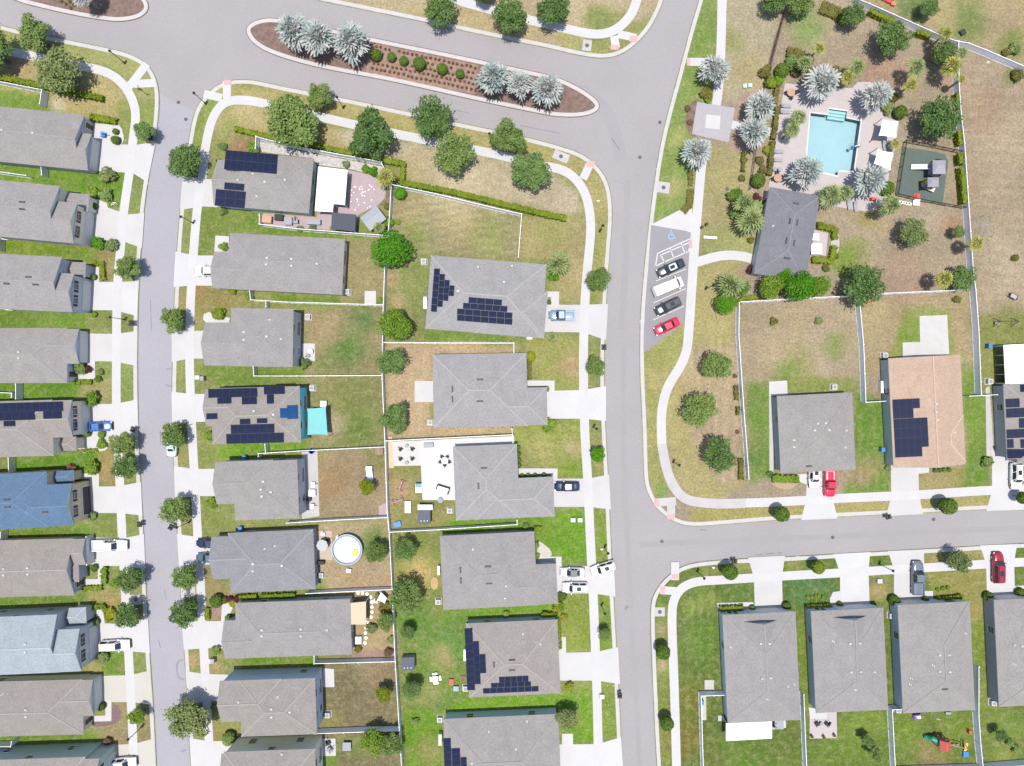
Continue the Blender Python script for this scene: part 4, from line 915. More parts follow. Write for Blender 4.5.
def ball_mesh(seed, n, lsz, lump=0.06):
    r = random.Random(seed); mb = MB(); ph = [r.uniform(0,6) for _ in range(6)]
    for i in range(n):
        v = V3(r)
        d = 1-abs(r.gauss(0,.04))+lump*math.sin(3*math.atan2(v.y,v.x)+ph[0])*math.sin(4*v.z+ph[1])
        leaf(mb, v*d, (v*0.9+Vector((0,0,.3))+V3(r)*0.5).normalized(), lsz*r.uniform(.7,1.3), r, min(1,max(0,.45+r.gauss(0,.18))))
    mb.lathe([(0.01,-0.85),(0.6,-0.6),(0.86,0),(0.6,0.6),(0.01,0.85)], 10)
    return mb.data('foliage', L_BALL)
BALL = [ball_mesh(50+i, 700, 0.2) for i in range(3)]
BUSH = [crown_mesh(70+i, 7, 420, 0.22, 0.75, (0.35,0.5), 0.5, -.1, 0.12) for i in range(3)]
_tm = {}
def trunk_mesh(kind, i):
    if (kind, i) in _tm: return _tm[(kind, i)]
    r = random.Random(i*13+5); mb = MB()
    mb.tube([(0,0,0),(0.01,0.0,0.35),(0,0.01,0.7)], [0.055,0.042,0.036], 8)
    for k in range(5):
        a = k*1.257+r.uniform(-.3,.3); q = Vector((math.cos(a), math.sin(a), 0))
        mb.tube([(0,0,0.55+0.03*k), q*0.13+Vector((0,0,0.75)), q*0.27+Vector((0,0,0.98+r.uniform(0,.12)))], [0.026,0.018,0.008], 6)
    _tm[(kind, i)] = mb.data('trunk', M_bark); return _tm[(kind, i)]
_lm = {}
def tinted(me, m, nm):
    if (me.name, m.name) not in _lm: _lm[(me.name, m.name)] = with_mat(me, m, nm)
    return _lm[(me.name, m.name)]
def tree(kind, px, py, D, m, label, name='tree', group='trees of the neighbourhood', hc=None, sx=1.0, sy=1.0, cat='tree', rot=None):
    Dm = D*S; hc = hc or 1.6+0.34*Dm; Dm *= (1-hc/H); Rm = Dm/2
    X, Y = g(px, py, hc); fk = 512+X/S, 383-Y/S
    t = thing(name, label, cat, fk[0], fk[1], 0, 0, group)
    i = rnd.randrange(3); me = tinted(CR[kind][i], m, 'crown')
    rz = rnd.uniform(0, 6.28) if rot is None else rot
    c = put('crown', me, t, (0,0,hc)); jx = rnd.uniform(.92,1.1); c.scale = (Rm*1.02*sx*jx, Rm*1.02*sy/jx, Rm*rnd.uniform(.9,1.05))
    if sx == sy: c.rotation_euler = (0,0,rz)
    k = put('trunk', trunk_mesh('t', i), t); k.scale = (Rm*1.9, Rm*1.9, hc*1.02)
    return t
def fan_palm_mesh(seed, nf=36, seg=9, droop=0.38, pet=0.46, bl=0.52, wid=0.12):
    """petioles spiral out of the bud; each ends in a stiff, folded, gappy fan"""
    r = random.Random(seed); mb = MB()
    for i in range(nf):
        az = i*2.39996+r.uniform(-.4,.4); t = (i+.5)/nf; el = math.radians(72-84*t+r.uniform(-14,14))
        d = Vector((math.cos(az)*math.cos(el), math.sin(az)*math.cos(el), math.sin(el)))
        side = Vector((-math.sin(az), math.cos(az), 0)); rl = r.uniform(-.7,.7)
        up = d.cross(side)*-1
        if up.z < 0: up = -up
        side = (side*math.cos(rl)+up*math.sin(rl)).normalized(); up = up*math.cos(rl)-side*math.sin(rl)
        c = d*pet*r.uniform(.7,1.2); tn = min(1,max(0,.5+r.gauss(0,.22)))
        mb.bar((0,0,0), c, 0.03, 0.02)
        L_ = bl*r.uniform(.7,1.1)
        for k in range(seg):
            f = (k/(seg-1)-.5)*2; th = f*1.75+r.uniform(-.06,.06)
            ln = L_*(1-0.3*f*f)*r.uniform(.85,1.05)
            q = d*math.cos(th)+side*math.sin(th)
            tip = c+q*ln-Vector((0,0,droop*ln*ln*1.1)); mid = c+q*ln*0.6+up*0.05*(1 if k % 2 else -1)-Vector((0,0,droop*ln*ln*0.3))
            w = (d*-math.sin(th)+side*math.cos(th))*ln*wid
            tt = min(1,max(0,tn+r.gauss(0,.14)))
            mb.face([c, mid-w, mid+w], 0, tt); mb.face([mid-w, tip-w*.35, tip+w*.35, mid+w], 0, tt)
    return mb.data('crown', L_SIL)
PALM = [fan_palm_mesh(11+i) for i in range(3)]
SABM = [fan_palm_mesh(21+i, 26, 9, 0.75, 0.42, 0.6, 0.09) for i in range(3)]
def palm(kind, px, py, D, m, label, hc=None, name='fan_palm'):
    hc = hc or (4.0 if kind == 'bis' else 5.0); Dm = D*S*(1-hc/H); Rm = Dm/2
    X, Y = g(px, py, hc)
    t = thing(name, label, 'palm', 512+X/S, 383-Y/S, 0, 0, 'silver fan palms' if kind == 'bis' else 'green fan palms')
    me = tinted((PALM if kind == 'bis' else SABM)[rnd.randrange(3)], m, 'crown')
    c = put('crown', me, t, (0,0,hc), rnd.uniform(0,6.28)); c.scale = (Rm*1.06, Rm*1.06, Rm*1.0)
    r_ = 0.22 if kind == 'bis' else 0.17
    mb = MB(); mb.lathe([(r_*1.35,0),(r_*1.05,0.4),(r_,hc*0.6),(r_*1.15,hc*0.93),(r_*0.5,hc+0.1)], 9)
    mb.build('trunk', M_palmbark, t)
    return t
def ball(px, py, D, label, m=L_BALL, h=None, name='clipped_shrub', group='clipped round shrubs', trunk=0.0, cat='shrub', sx=1.0, sy=1.0):
    Rm = D*S/2; h = h or Rm*1.7; zc = trunk+h*0.5
    X, Y = g(px, py, zc); fx, fy = 512+X/S, 383-Y/S
    if trunk <= 0.05:
        o = put(name, tinted(BALL[rnd.randrange(3)], m, 'foliage'), None, (X, Y, zc), rnd.uniform(0,6.28) if sx == sy else 0); o.scale = (Rm*sx, Rm*sy, h*0.56)
        return tag(o, label, cat, group)
    t = thing(name, label, cat, fx, fy, 0, 0, group)
    c = put('crown', tinted(BALL[rnd.randrange(3)], m, 'foliage'), t, (0,0,zc), rnd.uniform(0,6.28)); c.scale = (Rm, Rm, h*0.55)
    mb = MB(); mb.tube([(0,0,0),(0.02,0,trunk*.5),(0,0,trunk+.3)], [0.09,0.07,0.06], 7); mb.build('trunk', M_bark, t)
    return t
def bush(px, py, D, label, m=L_OAK, h=None, name='shrub', group='loose shrubs in the yards', sx=1.0, sy=1.0):
    Rm = D*S/2; h = h or Rm*1.3
    X, Y = g(px, py, h*0.5)
    o = put(name, tinted(BUSH[rnd.randrange(3)], m, 'foliage'), None, (X, Y, h*0.42), rnd.uniform(0,6.28) if sx == sy else 0); o.scale = (Rm*sx*1.1, Rm*sy*1.1, h*0.6)
    return tag(o, label, 'shrub', group)
def hedge(pts, w, h, label, m=L_HEDGE, dens=26, name='hedge', it=0):
    P = W(chaikin(pts, it) if it else pts); r = random.Random(int(pts[0][0]*7+pts[0][1])); mb = MB()
    hs = [offset(P, d, False) for d in (w/2-.12, -(w/2-.12))]
    for i in range(len(P)-1):
        mb.face([(*hs[1][i],h-.12),(*hs[1][i+1],h-.12),(*hs[0][i+1],h-.12),(*hs[0][i],h-.12)],0,.35)
        for s_ in (0,1): mb.face([(*hs[s_][i],0),(*hs[s_][i+1],0),(*hs[s_][i+1],h-.12),(*hs[s_][i],h-.12)],0,.35)
    for k in (0,-1): mb.face([(*hs[0][k],0),(*hs[1][k],0),(*hs[1][k],h-.12),(*hs[0][k],h-.12)],0,.35)
    for i in range(len(P)-1):
        a, b = Vector((*P[i],0)), Vector((*P[i+1],0)); d = b-a; ln = d.length; d.normalize(); s_ = Vector((-d.y,d.x,0))
        for _ in range(int(ln*dens*(w+h))):
            t = r.uniform(-.1,ln+.1); bump = 0.06*math.sin(t*2.1+i)+0.05*math.sin(t*5.3)
            q = r.random()
            if q < w/(w+1.2*h): p = a+d*t+s_*r.uniform(-w/2,w/2)+Vector((0,0,h+bump-abs(r.gauss(0,.06)))); n = Vector((0,0,1))
            else:
                sg = 1 if r.random() < .5 else -1; p = a+d*t+s_*sg*(w/2+bump*.6)+Vector((0,0,r.uniform(.05,h))); n = s_*sg
            leaf(mb, p, (n+V3(r)*.7).normalized(), .26*r.uniform(.7,1.3), r, min(1,max(0,.5+r.gauss(0,.2)+.15*math.sin(t*.9))))
    o = mb.build(name, m); return tag(o, label, 'hedge', 'clipped hedges')

G_ST = 'street trees along the left street'
T = [('oak',293.6,123,56,L_OAK,'largest round tree along the boulevard, just above the solar-roofed house by the pink patio'),
('oak',371,136,50,L_OAK2,'big dark round tree rising out of the hedge above the pink patio'),
('oak',318.6,96.5,28,L_OAK,'smaller round tree between the kerb and sidewalk beside the boulevard lamp post'),
('oakb',431.5,119,44,L_OAK2,'dark round tree at the boulevard kerb, upper of the touching pair'),
('oakb',454,155,44,L_OAK,'lighter round tree on the tan lawn, lower of the touching pair'),
('oak',509,137,37,L_OAK,'round tree beside the boulevard kerb opposite the median tip palms'),
('oak',531,171,43,L_OAK2,'dark round tree on the tan lawn below the median tip, nearest the street corner'),
('oakb',440,8,38,L_OAK2,'round tree on the strip above the boulevard, leftmost of three at the top'),
('oakb',511,17,39,L_OAK2,'round tree on the strip above the boulevard, middle of three at the top'),
('oak',554,8,36,L_OAK2,'dark round tree on the lawn above the boulevard, nearest the top corner'),
('oakb',484,-9,26,L_OAK2,'tree peeking in at the top edge above the boulevard sidewalk'),
('oak',33,34,36,L_OAK,'bright green spreading tree at the boulevard kerb in the top left corner'),
('oakb',58,70,48,L_GRY,'large grey-green tree hanging over the hedge and sidewalk in the top left corner'),
('oak',-10,50,44,L_OAK2,'dark tree half cut by the left edge near the top'),
('oak',184.5,161,37,L_OAK2,'dark round street tree overhanging the left street by the topmost driveway'),
('street',144,131,22,L_OAK2,'small dark tree beside the black mailbox of the top left corner house'),
('street',126,268,27,L_OAK,'street tree over the sidewalk in front of the blue-grey gabled house'),
('street',172.5,319,28,L_OAK,'street tree at the kerb above the driveway of the small-slab house'),
('street',172.5,435,27,L_OAK,'street tree shading the half-hidden pale car on the left street'),
('street',123,443,27,L_OAK,'upper street tree of the touching pair beside the blue car driveway'),
('street',126,467,28,L_OAK2,'lower street tree of the touching pair beside the blue roof driveway'),
('street',174.5,510,31,L_OAK,'street tree next to the lamp post below the turquoise house'),
('street',185.5,578,28,L_OAK,'street tree just above the square drain inlet on the left street'),
('street',184,614,30,L_OAK2,'street tree just below the square drain inlet on the left street'),
('street',129.5,580,28,L_OAK,'street tree above the round drain lid near the white pickup'),
('street',127,615,28,L_OAK2,'street tree below the round drain lid near the pale blue roof'),
('oak',189.5,719,43,L_GRY,'largest street tree at the lower end of the left street, hanging over the road'),
('street',136.5,717,18,L_LIME,'small street tree beside the curved brick flowerbed'),
('round',391,250,42,L_BRI,'vivid green dense round tree on the fence corner below the grey shed'),
('round',395,325,37,L_LIME,'bright green round tree on the central fence, upper of two touching crowns'),
('oakb',390.5,362,32,L_OAK2,'dull dark green tree on the central fence, lower of two touching crowns'),
('oak',394.5,418,32,L_OAK2,'dark round tree on the fence beside the bare sandy yard'),
('oakb',377,552,25,L_OAK,'tree beside the round pool, left of the central fence'),
('oakb',404.5,550,25,L_OAK2,'dark tree just right of the central fence, level with the round pool'),
('oakb',405,597,37,L_OAK,'large loose tree right of the central fence beside the straw patch'),
('street',385,622,20,L_OAK,'small tree inside the garden with stepping stones'),
('round',408,632,16,L_OAK2,'small round tree right of the fence above the dark shed'),
('round',411.5,689,21,L_OAK2,'dense round tree just below the dark shed by the fence'),
('street',384,694,18,L_YEL,'small yellow-green tree in the brownish yard of the blue-walled house'),
('round',367,487,18,L_YEL,'small yellowish round tree beside the white play slide'),
('oakb',597.5,279.5,27,L_OAK,'street tree over the sidewalk above the driveway with the grey-blue pickup'),
('street',596,366,22,L_OAK,'street tree between two driveways, right of the bare sandy yard house'),
('street',598,455,17,L_BRI,'small bright street tree on the verge across from the dark corner tree'),
('round',604.5,635,14.5,L_OAK,'small dense street tree below the angled white car'),
('round',567.5,718,24,L_SAGE,'pale sage tree with sparse leaves standing on the white-flecked lawn by the bottom edge'),
('street',717,365,32,L_OAK,'uneven tree beside the white fence, topmost of three in the curved strip'),
('oakb',699.5,410.5,37,L_OAK,'round tree on the tan strip, middle of three beside the winding path'),
('oakb',720,455,36,L_OAK2,'dark round tree on the tan strip, lowest of three near the corner'),
('oakb',863,284,44,L_OAK2,'large dark tree on the white fence line below the clubhouse garden'),
('oakb',914.5,233,31,L_GRY,'blue-green loose tree standing alone on the brown lawn'),
('oakb',963,277,30,L_OAK2,'dark tree against the tall fence beside the yellow palm'),
('street',958.5,232,14,L_OAK,'small dark tree at the tall fence, alone below the playground'),
('oakb',939,119,45,L_OAK2,'large dark tree at the tall fence above the playground'),
('oakb',893.5,37.5,40,L_OAK2,'large dark tree below the slanting top fence'),
('oakb',853,14,27,L_OAK2,'dark tree at the left end of the slanting top fence'),
('oakb',930,7,22,L_OAK2,'small dark tree beyond the slanting fence at the top edge'),
('oakb',944,53,27,L_OAK2,'dark tree crowded by yellow palms in the fence corner'),
('oakb',776,-1,30,L_OAK2,'broad dark tree over the mulch strip at the top edge, left half'),
('oakb',800,0,30,L_OAK,'broad green tree over the mulch strip at the top edge, right half'),
('round',770.5,287,27,L_LIME,'rounded bright shrub-like tree below the clubhouse corner, leftmost of the row'),
('round',784,275,20,L_BRI,'small bright tree tucked under the clubhouse eave'),
('round',800,287,34,L_BRI,'widest bright green tree in the row along the white fence'),
('round',819,286,24,L_LIME,'rightmost bright tree in the row along the white fence'),
('round',726,304,23,L_BRI,'bright green tree at the end of the low fence corner left of the clubhouse'),
('oakb',742,288,18,L_OAK,'green tree squeezed behind the pale palm left of the clubhouse'),
('street',372.5,741,30,L_LIME,'yellow-green tree in the bottom backyard, left of two joined crowns'),
('street',390,744,26,L_OAK,'darker green tree in the bottom backyard, right of two joined crowns'),
('street',867.5,741,14,L_OAK2,'dark small tree on the lawn behind the lavender patio'),
('street',876,754,15,L_OAK,'greener small tree beside the dark one behind the lavender patio'),
('street',1001,735,13,L_OAK2,'dark small tree at the start of the slanting shrub line bottom right'),
('street',959.5,561,25,L_GRY,'olive loose tree on the verge by the blue-grey pickup'),
]
for i, (k, x, y, D, m, lb) in enumerate(T):
    tree(k, x, y, D, m, lb, 'street_tree' if 'street tree' in lb else 'tree', G_ST if 'street tree' in lb else 'garden and boulevard trees')
# lollipop trees along the lower right verges
for x, y, D, lb in ((663,652,14,'small clipped tree on the narrow verge beside the middle street, upper of two'),(667,723.5,13,'small clipped tree on the narrow verge beside the middle street, lower of two'),(730,572,15,'clipped ball tree on the verge beside the corner house mailbox'),(818,567.5,12.5,'clipped lime ball tree on the verge above the lavender patio house'),(781.5,514,15,'dark clipped ball tree left of the white car driveway'),(948,506,16,'clipped ball tree on the brown verge below the tan roof house'),(1024,498,12,'clipped ball tree cut by the right edge')):
    ball(x, y, D, lb, L_BALL if 'lime' not in lb else L_HEDGE, D*S*0.95, 'street_tree', 'clipped ball street trees', 1.5, 'tree')
# palms
for x, y, D, lb in ((294,32,38,'silver-blue fan palm in the long median, leftmost'),(318,38,40,'silver-blue fan palm in the long median between two others'),(350,42,42,'largest silver-blue fan palm of the median, next to the clipped shrubs'),(493,77,37,'silver-blue fan palm at the right end of the clipped shrubs'),(519,84,30,'small greenish silver palm squeezed between two in the median'),(546.5,89,36,'silver-blue fan palm nearest the right tip of the median'),(84,-5,26,'silver palm cut by the top edge in the top left median'),
 (714.5,70.5,34,'silver fan palm over the path at the small crossing above the paved square'),(760,106.5,34,'silver fan palm upper right of the paved square'),(753.5,133,32,'silver fan palm over the path from the paved square to the pool'),(696,151,34,'silver fan palm at the lower left corner of the paved square'),(822,83,38,'silver fan palm at the top left corner of the pool'),(876,97,36,'silver fan palm at the top right corner of the pool deck'),(806,171,36,'silver fan palm at the lower left corner of the pool'),(869,180,36,'silver fan palm at the lower right corner of the pool by the shade sail')):
    palm('bis', x, y, D, L_SIL, lb, name='silver_palm')
for x, y, D, m, lb, hc in ((558.5,263.5,27,L_SAB,'green fan palm beside the solar house above the grey-blue pickup',2.6),(552.5,337,13,L_SAB,'small fan palm below the grey-blue pickup driveway',1.2),(744,203,24,L_SAB,'dull green fan palm, upper of two beside the clubhouse',4.2),(751,220,32,L_SAB,'large pale fan palm against the clubhouse wall, lower of two',4.5),(731,286,30,L_SAB,'pale feathery fan palm below the clubhouse path',3.6),(798,118,20,L_SAB,'green fan palm on the left pool deck, upper half of the pair',4.4),(792,130,18,L_SAB,'green fan palm on the left pool deck, lower half of the pair',4.0),(831,195,26,L_SAB,'green fan palm between the clubhouse roof and the pool deck',4.0),(845,193,20,L_SAB,'smaller fan palm on the deck edge right of the clubhouse',3.6),(890,206,25,L_SAB,'green fan palm beside the playground lower corner',5.2),(894.8,144,12,L_SABY,'small yellowish palm between the two white shade sails',2.2),(944,279,21,L_SABY,'yellow-green palm with a long shadow left of the dark fence tree',5.2),(976,243.5,18,L_SABY,'yellow-green palm leaning beyond the tall fence',5.2),(945,34.5,17,L_SABY,'yellow palm on the slanting fence above the dark corner tree',5.0),(951.5,66,23,L_SABY,'largest yellow palm in the fence corner cluster',5.2),(962.5,53,14,L_SAB,'small palm past the fence corner post',5.4),(962,79,10,L_SABY,'smallest yellow palm at the fence corner cluster',5.0),(916,67,22,L_SAB,'pale fan palm on the brown lawn, upper of two by the pool garden',5.0),(911,84.5,16,L_SABY,'yellowing fan palm on the brown lawn, lower of two by the pool garden',4.6),(857,67,20,L_SAB,'fan palm between the two silver palms above the pool, upper',4.0),(847,77,16,L_SABY,'yellowing fan palm between the two silver palms above the pool, lower',3.4),(818.5,48.5,15,L_SABY,'small yellow fan palm on the lawn above the pool',4.6),(805,63,18,L_SAB,'green fan palm in the shrub bed above the pool',3.6),(386,177,22,L_SABY,'yellow-green palm in the corner of the pink patio hedge',3.2),(379,228,13,L_SAB,'small palm beside the grey shed',2.4)):
    palm('sab', x, y, D, m, lb, hc)
# clipped shrubs in the median and the small bedding plants round them
for x, y, D, lb in ((376,55,11.5,'clipped round shrub next to the biggest median palm'),(391.7,57,9,'clipped round shrub second from the biggest median palm'),(403.8,61,9,'small clipped shrub between two larger ones in the median'),(419.5,63.5,12.5,'largest clipped round shrub in the middle of the median bed'),(442,69,11,'clipped round shrub right of the largest one'),(460,73.6,9,'clipped round shrub at the right end of the median bed')):
    ball(x, y, D, lb)
proto = None; k = 0
for row in range(6):
    for c in range(24):
        x = 372+c*4.5+(row % 2)*2.2; y = 45.5+0.21*(x-369)+row*5.6
        if any(math.hypot(x-a, y-b) < 7 for a, b in ((376,55),(391.7,57),(403.8,61),(419.5,63.5),(442,69),(460,73.6))): continue
        x += rnd.uniform(-.5,.5); y += rnd.uniform(-.5,.5)
        if x > 478 or y > 73+0.21*(x-369): continue
        X, Y = g(x, y)
        o = put('bedding_plant', tinted(BUSH[k % 3], L_RED, 'foliage'), None, (X, Y, .12)); o.scale = (.32,.32,.28); o.rotation_euler[2] = rnd.uniform(0,6)
        tag(o, 'tiny reddish bedding plant in the even rows of the median bed', 'bedding plant', 'reddish bedding plants in the median'); k += 1
for i, (x, y) in enumerate(((62,1.5),(66,4),(70,2),(74,5.5),(78,3.5),(71,8.5))):
    X, Y = g(x, y); o = put('bedding_plant', tinted(BUSH[i % 3], L_OLI, 'foliage'), None, (X, Y, .12)); o.scale = (.36,.36,.3)
    tag(o, 'tiny tan bedding plant in the top left median mulch', 'bedding plant', 'tan bedding plants in the top left median')
# hedges
hedge([(-10,76.5),(0,78.5),(47,88),(76,94)], 1.05, 1.0, 'long clipped hedge behind the top left sidewalk, left stretch')
hedge([(76,94),(105,100)], 1.05, 1.0, 'right end of the clipped hedge behind the top left sidewalk')
hedge([(92,118),(117.5,122.5)], 1.15, 0.9, 'short clipped hedge in front of the top left corner house')
hedge([(236.5,130),(270,138),(300,144)], 0.9, 0.9, 'clipped hedge above the dark solar panels near the boulevard trees')
hedge([(312,146),(357,156),(378,160.5),(404,165),(403,178),(402,184)], 0.95, 1.0, 'clipped hedge turning the corner behind the pink patio')
hedge([(402,184),(452,193),(500,204.5),(548,216),(566,219.5)], 1.0, 1.0, 'long straight clipped hedge beside the white fence of the mown lawn')
hedge([(816,226),(832,229.5),(834,240)], 1.1, 1.0, 'clipped hedge round the clubhouse patio, upper part')
hedge([(811,260),(829,262),(833,247)], 1.1, 1.0, 'clipped hedge round the clubhouse patio, lower part')
hedge([(776,108),(772,140)], 0.9, 1.0, 'hedge along the left edge of the pool deck, upper stretch', L_OLI)
hedge([(771,143),(768,176)], 0.9, 1.0, 'hedge along the left edge of the pool deck, lower stretch', L_OLI)
hedge([(954,134),(956,147)], 0.8, 1.6, 'short tall hedge against the right fence above the playground gate')
hedge([(955.5,156),(956.5,166)], 0.9, 1.6, 'shortest hedge against the right fence beside the playground')
hedge([(957,170),(959,188),(960,205)], 0.9, 1.6, 'longest hedge against the right fence beside the playground')
hedge([(953,96),(955,112)], 0.8, 1.5, 'hedge behind the large dark tree at the right fence')
hedge([(867,14),(878,19),(891,24)], 0.8, 1.3, 'hedge under the slanting top fence, left piece')
hedge([(914,35),(927,39)], 0.8, 1.3, 'short hedge under the slanting top fence, right piece')
hedge([(771,478),(797,478.5)], 1.3, 0.9, 'bright yellow-green hedge in front of the square house', L_LIME)
hedge([(735,386),(735.5,400)], 0.7, 0.8, 'olive hedge piece by the white fence, upper', L_OLI)
hedge([(737,407),(737,415)], 0.6, 0.8, 'small olive hedge piece by the white fence, second', L_OLI)
hedge([(739.5,459),(740,478.5)], 0.8, 0.9, 'olive hedge piece at the lower end of the white fence', L_OLI)
hedge([(719,607.5),(742,606.5)], 0.9, 1.0, 'dark clipped hedge in front of the lower right corner house', L_HEDGE)
hedge([(805,606),(829.5,605)], 0.9, 1.0, 'dark clipped hedge in front of the lavender patio house', L_HEDGE)
hedge([(935,598.5),(960,596)], 0.9, 1.0, 'dark clipped hedge in front of the playset house', L_HEDGE)
hedge([(529.5,360),(529.5,379)], 0.6, 0.8, 'thin olive hedge against the front of the sandy yard house', L_OLI)
hedge([(241,596.5),(258,595.5)], 0.9, 0.9, 'green hedge between two close roofs, left piece')
hedge([(262,595.5),(296,594)], 0.9, 0.9, 'yellow-green hedge between two close roofs, right piece', L_LIME)
hedge([(98,450),(88,450.5),(78,451)], 0.6, 0.5, 'low hedge along the front walk of the solar house with the blue car')
hedge([(75,382),(93,382)], 0.8, 0.6, 'low hedge along the front walk below the pale blue gable')
hedge([(94,263.5),(104,263.5),(104.5,280)], 0.8, 0.6, 'low L-shaped hedge in front of the blue-grey gabled house', L_HEDGE)
hedge([(106,567),(106,583)], 1.0, 0.8, 'bright hedge beside the front walk of the white pickup house', L_LIME)
hedge([(84,588),(103,587)], 0.9, 0.6, 'low hedge below the front walk of the white pickup house', L_HEDGE)
hedge([(85,606.5),(106,605.5),(111,620)], 0.9, 0.7, 'curved low hedge in front of the pale blue roof house', L_HEDGE)
hedge([(209,607),(208.5,619)], 0.8, 0.7, 'curved hedge end beside the lower front walk on the left street', L_HEDGE)
hedge([(560,648),(558.5,618)], 0.5, 0.7, 'thin hedge along the front wall of the picnic table solar house', L_HEDGE)
hedge([(542,613),(557,614)], 0.9, 1.0, 'short clipped hedge at the roof corner of the picnic table solar house', L_HEDGE)
hedge([(735,305),(742,299),(758,297)], 0.8, 0.9, 'low hedge behind the white fence corner', L_HEDGE)
hedge([(690,190),(689,205),(683,212)], 1.2, 0.5, 'low olive planting beside the parking bay path', L_OLI)
hedge([(690,172),(690,186)], 0.8, 0.5, 'low olive planting below the silver palm by the path', L_OLI)
hedge([(743,152),(742,172)], 0.6, 0.5, 'sparse olive row left of the black metal fence', L_OLI)
hedge([(786,53),(800,56),(808,66)], 1.6, 0.8, 'dark loose planting above the pool deck corner', L_OLI)
hedge([(776,88),(774,104)], 0.9, 0.7, 'olive planting left of the pool deck top corner', L_OLI)
hedge([(820,8),(835,14),(845,22)], 2.2, 0.6, 'loose olive ground shrubs by the top fence', L_OLI)
# single shrubs
for x, y, D, lb, m in ((782,70.5,14,'large clipped ball shrub above the pool deck corner',L_BALL),(900.5,112.5,13,'clipped ball shrub beside the upper white shade sail',L_BALL),(887,188.5,14,'clipped ball shrub at the lower corner of the pool deck',L_BALL),(758,180.5,14,'clipped ball shrub next to the black fence and clubhouse',L_BALL),(400.5,193.5,12,'vivid green ball shrub at the corner of the white fence',L_BRI),(530.5,356.5,10,'yellow-edged round shrub at the sandy yard house',L_YEL),(894.5,600.5,11,'round shrub left of the blue-grey pickup driveway',L_BALL),(988.5,596.5,9.5,'round shrub left of the dark red SUV driveway',L_BALL),(1021,593,10,'round shrub at the right edge beside the dark red SUV house',L_BALL),(786.8,606,8.5,'round shrub right of the corner house garage',L_BALL),(840,604.5,6,'small shrub left of the garage of the lavender patio house',L_BALL),(874,604.5,5,'tiny shrub right of the garage of the lavender patio house',L_BALL),(925.5,599.5,6.5,'small shrub between pickup driveway and dark hedge',L_BALL),(752.5,608,6,'dark shrub beside the corner house front door',L_OAK2),
 (216.5,601,13,'round clipped shrub in the curved bed beside the lower front walk',L_BALL),(224,600,7,'brownish round shrub second in the curved bed',L_OLI),(230,599,6,'wine-red round shrub third in the curved bed',L_WINE),(237,598.5,7,'dark red round shrub at the roof corner by the curved bed',L_WINE),(233,603,7.5,'lime round shrub beside the lower front walk',L_YEL),(228.5,618,7,'dark green ball next to the garage of the cream patio house',L_OAK2),
 (93,206,8,'round shrub at the garage corner of the red-shuttered house',L_BALL),(101,706.5,8,'round shrub at the garage corner of the curved flowerbed house',L_BALL),(96,622,7,'round shrub at the front corner of the pale blue roof house',L_OAK2),(228.5,738.5,13,'round dark shrub near the lower beige house corner on the left street',L_OAK),(115.5,140,8.5,'round shrub in the front bed beside the blue chair, larger',L_BALL),(115.5,131.5,6,'round shrub in the front bed beside the blue chair, smaller',L_BALL),(93.5,277,6,'dark pot shrub beside the blue-grey gable garage',L_OAK2),(87,433.5,7,'dark shrub at the tail of the blue car',L_OAK2)):
    if m: ball(x, y, D, lb, m)
for x, y in ((518,447.5),(518.5,454),(518.8,460),(519,465.5)): ball(x, y, 5, 'one of four small ball shrubs along the white patio house front', L_BALL, group='row of four ball shrubs')
for x, y in ((522,476),(528,475.5),(535,475.5),(544,475)): ball(x, y, 5, 'one of four dark shrubs beside the white patio house front walk', L_OAK2, group='row of four dark front walk shrubs')
for x, y in ((935.5,470.5),(940,470.3),(944.5,470),(949,469.7)): ball(x, y, 4.4, 'one of four small shrubs below the tan roof eave', L_OAK2, group='row of four shrubs by the tan roof')
for x, y in ((808,598),(812,597),(815.5,596.5),(819,596),(823,598)): bush(x, y, 4.5, 'small golden shrub in the bed in front of the lavender patio house', L_YEL, group='golden shrubs before the lavender patio house')
for x, y in ((938,589.5),(943,588.5),(948.5,588)): bush(x, y, 5.0, 'small lime shrub in the bed in front of the playset house', L_LIME, group='lime shrubs before the playset house')
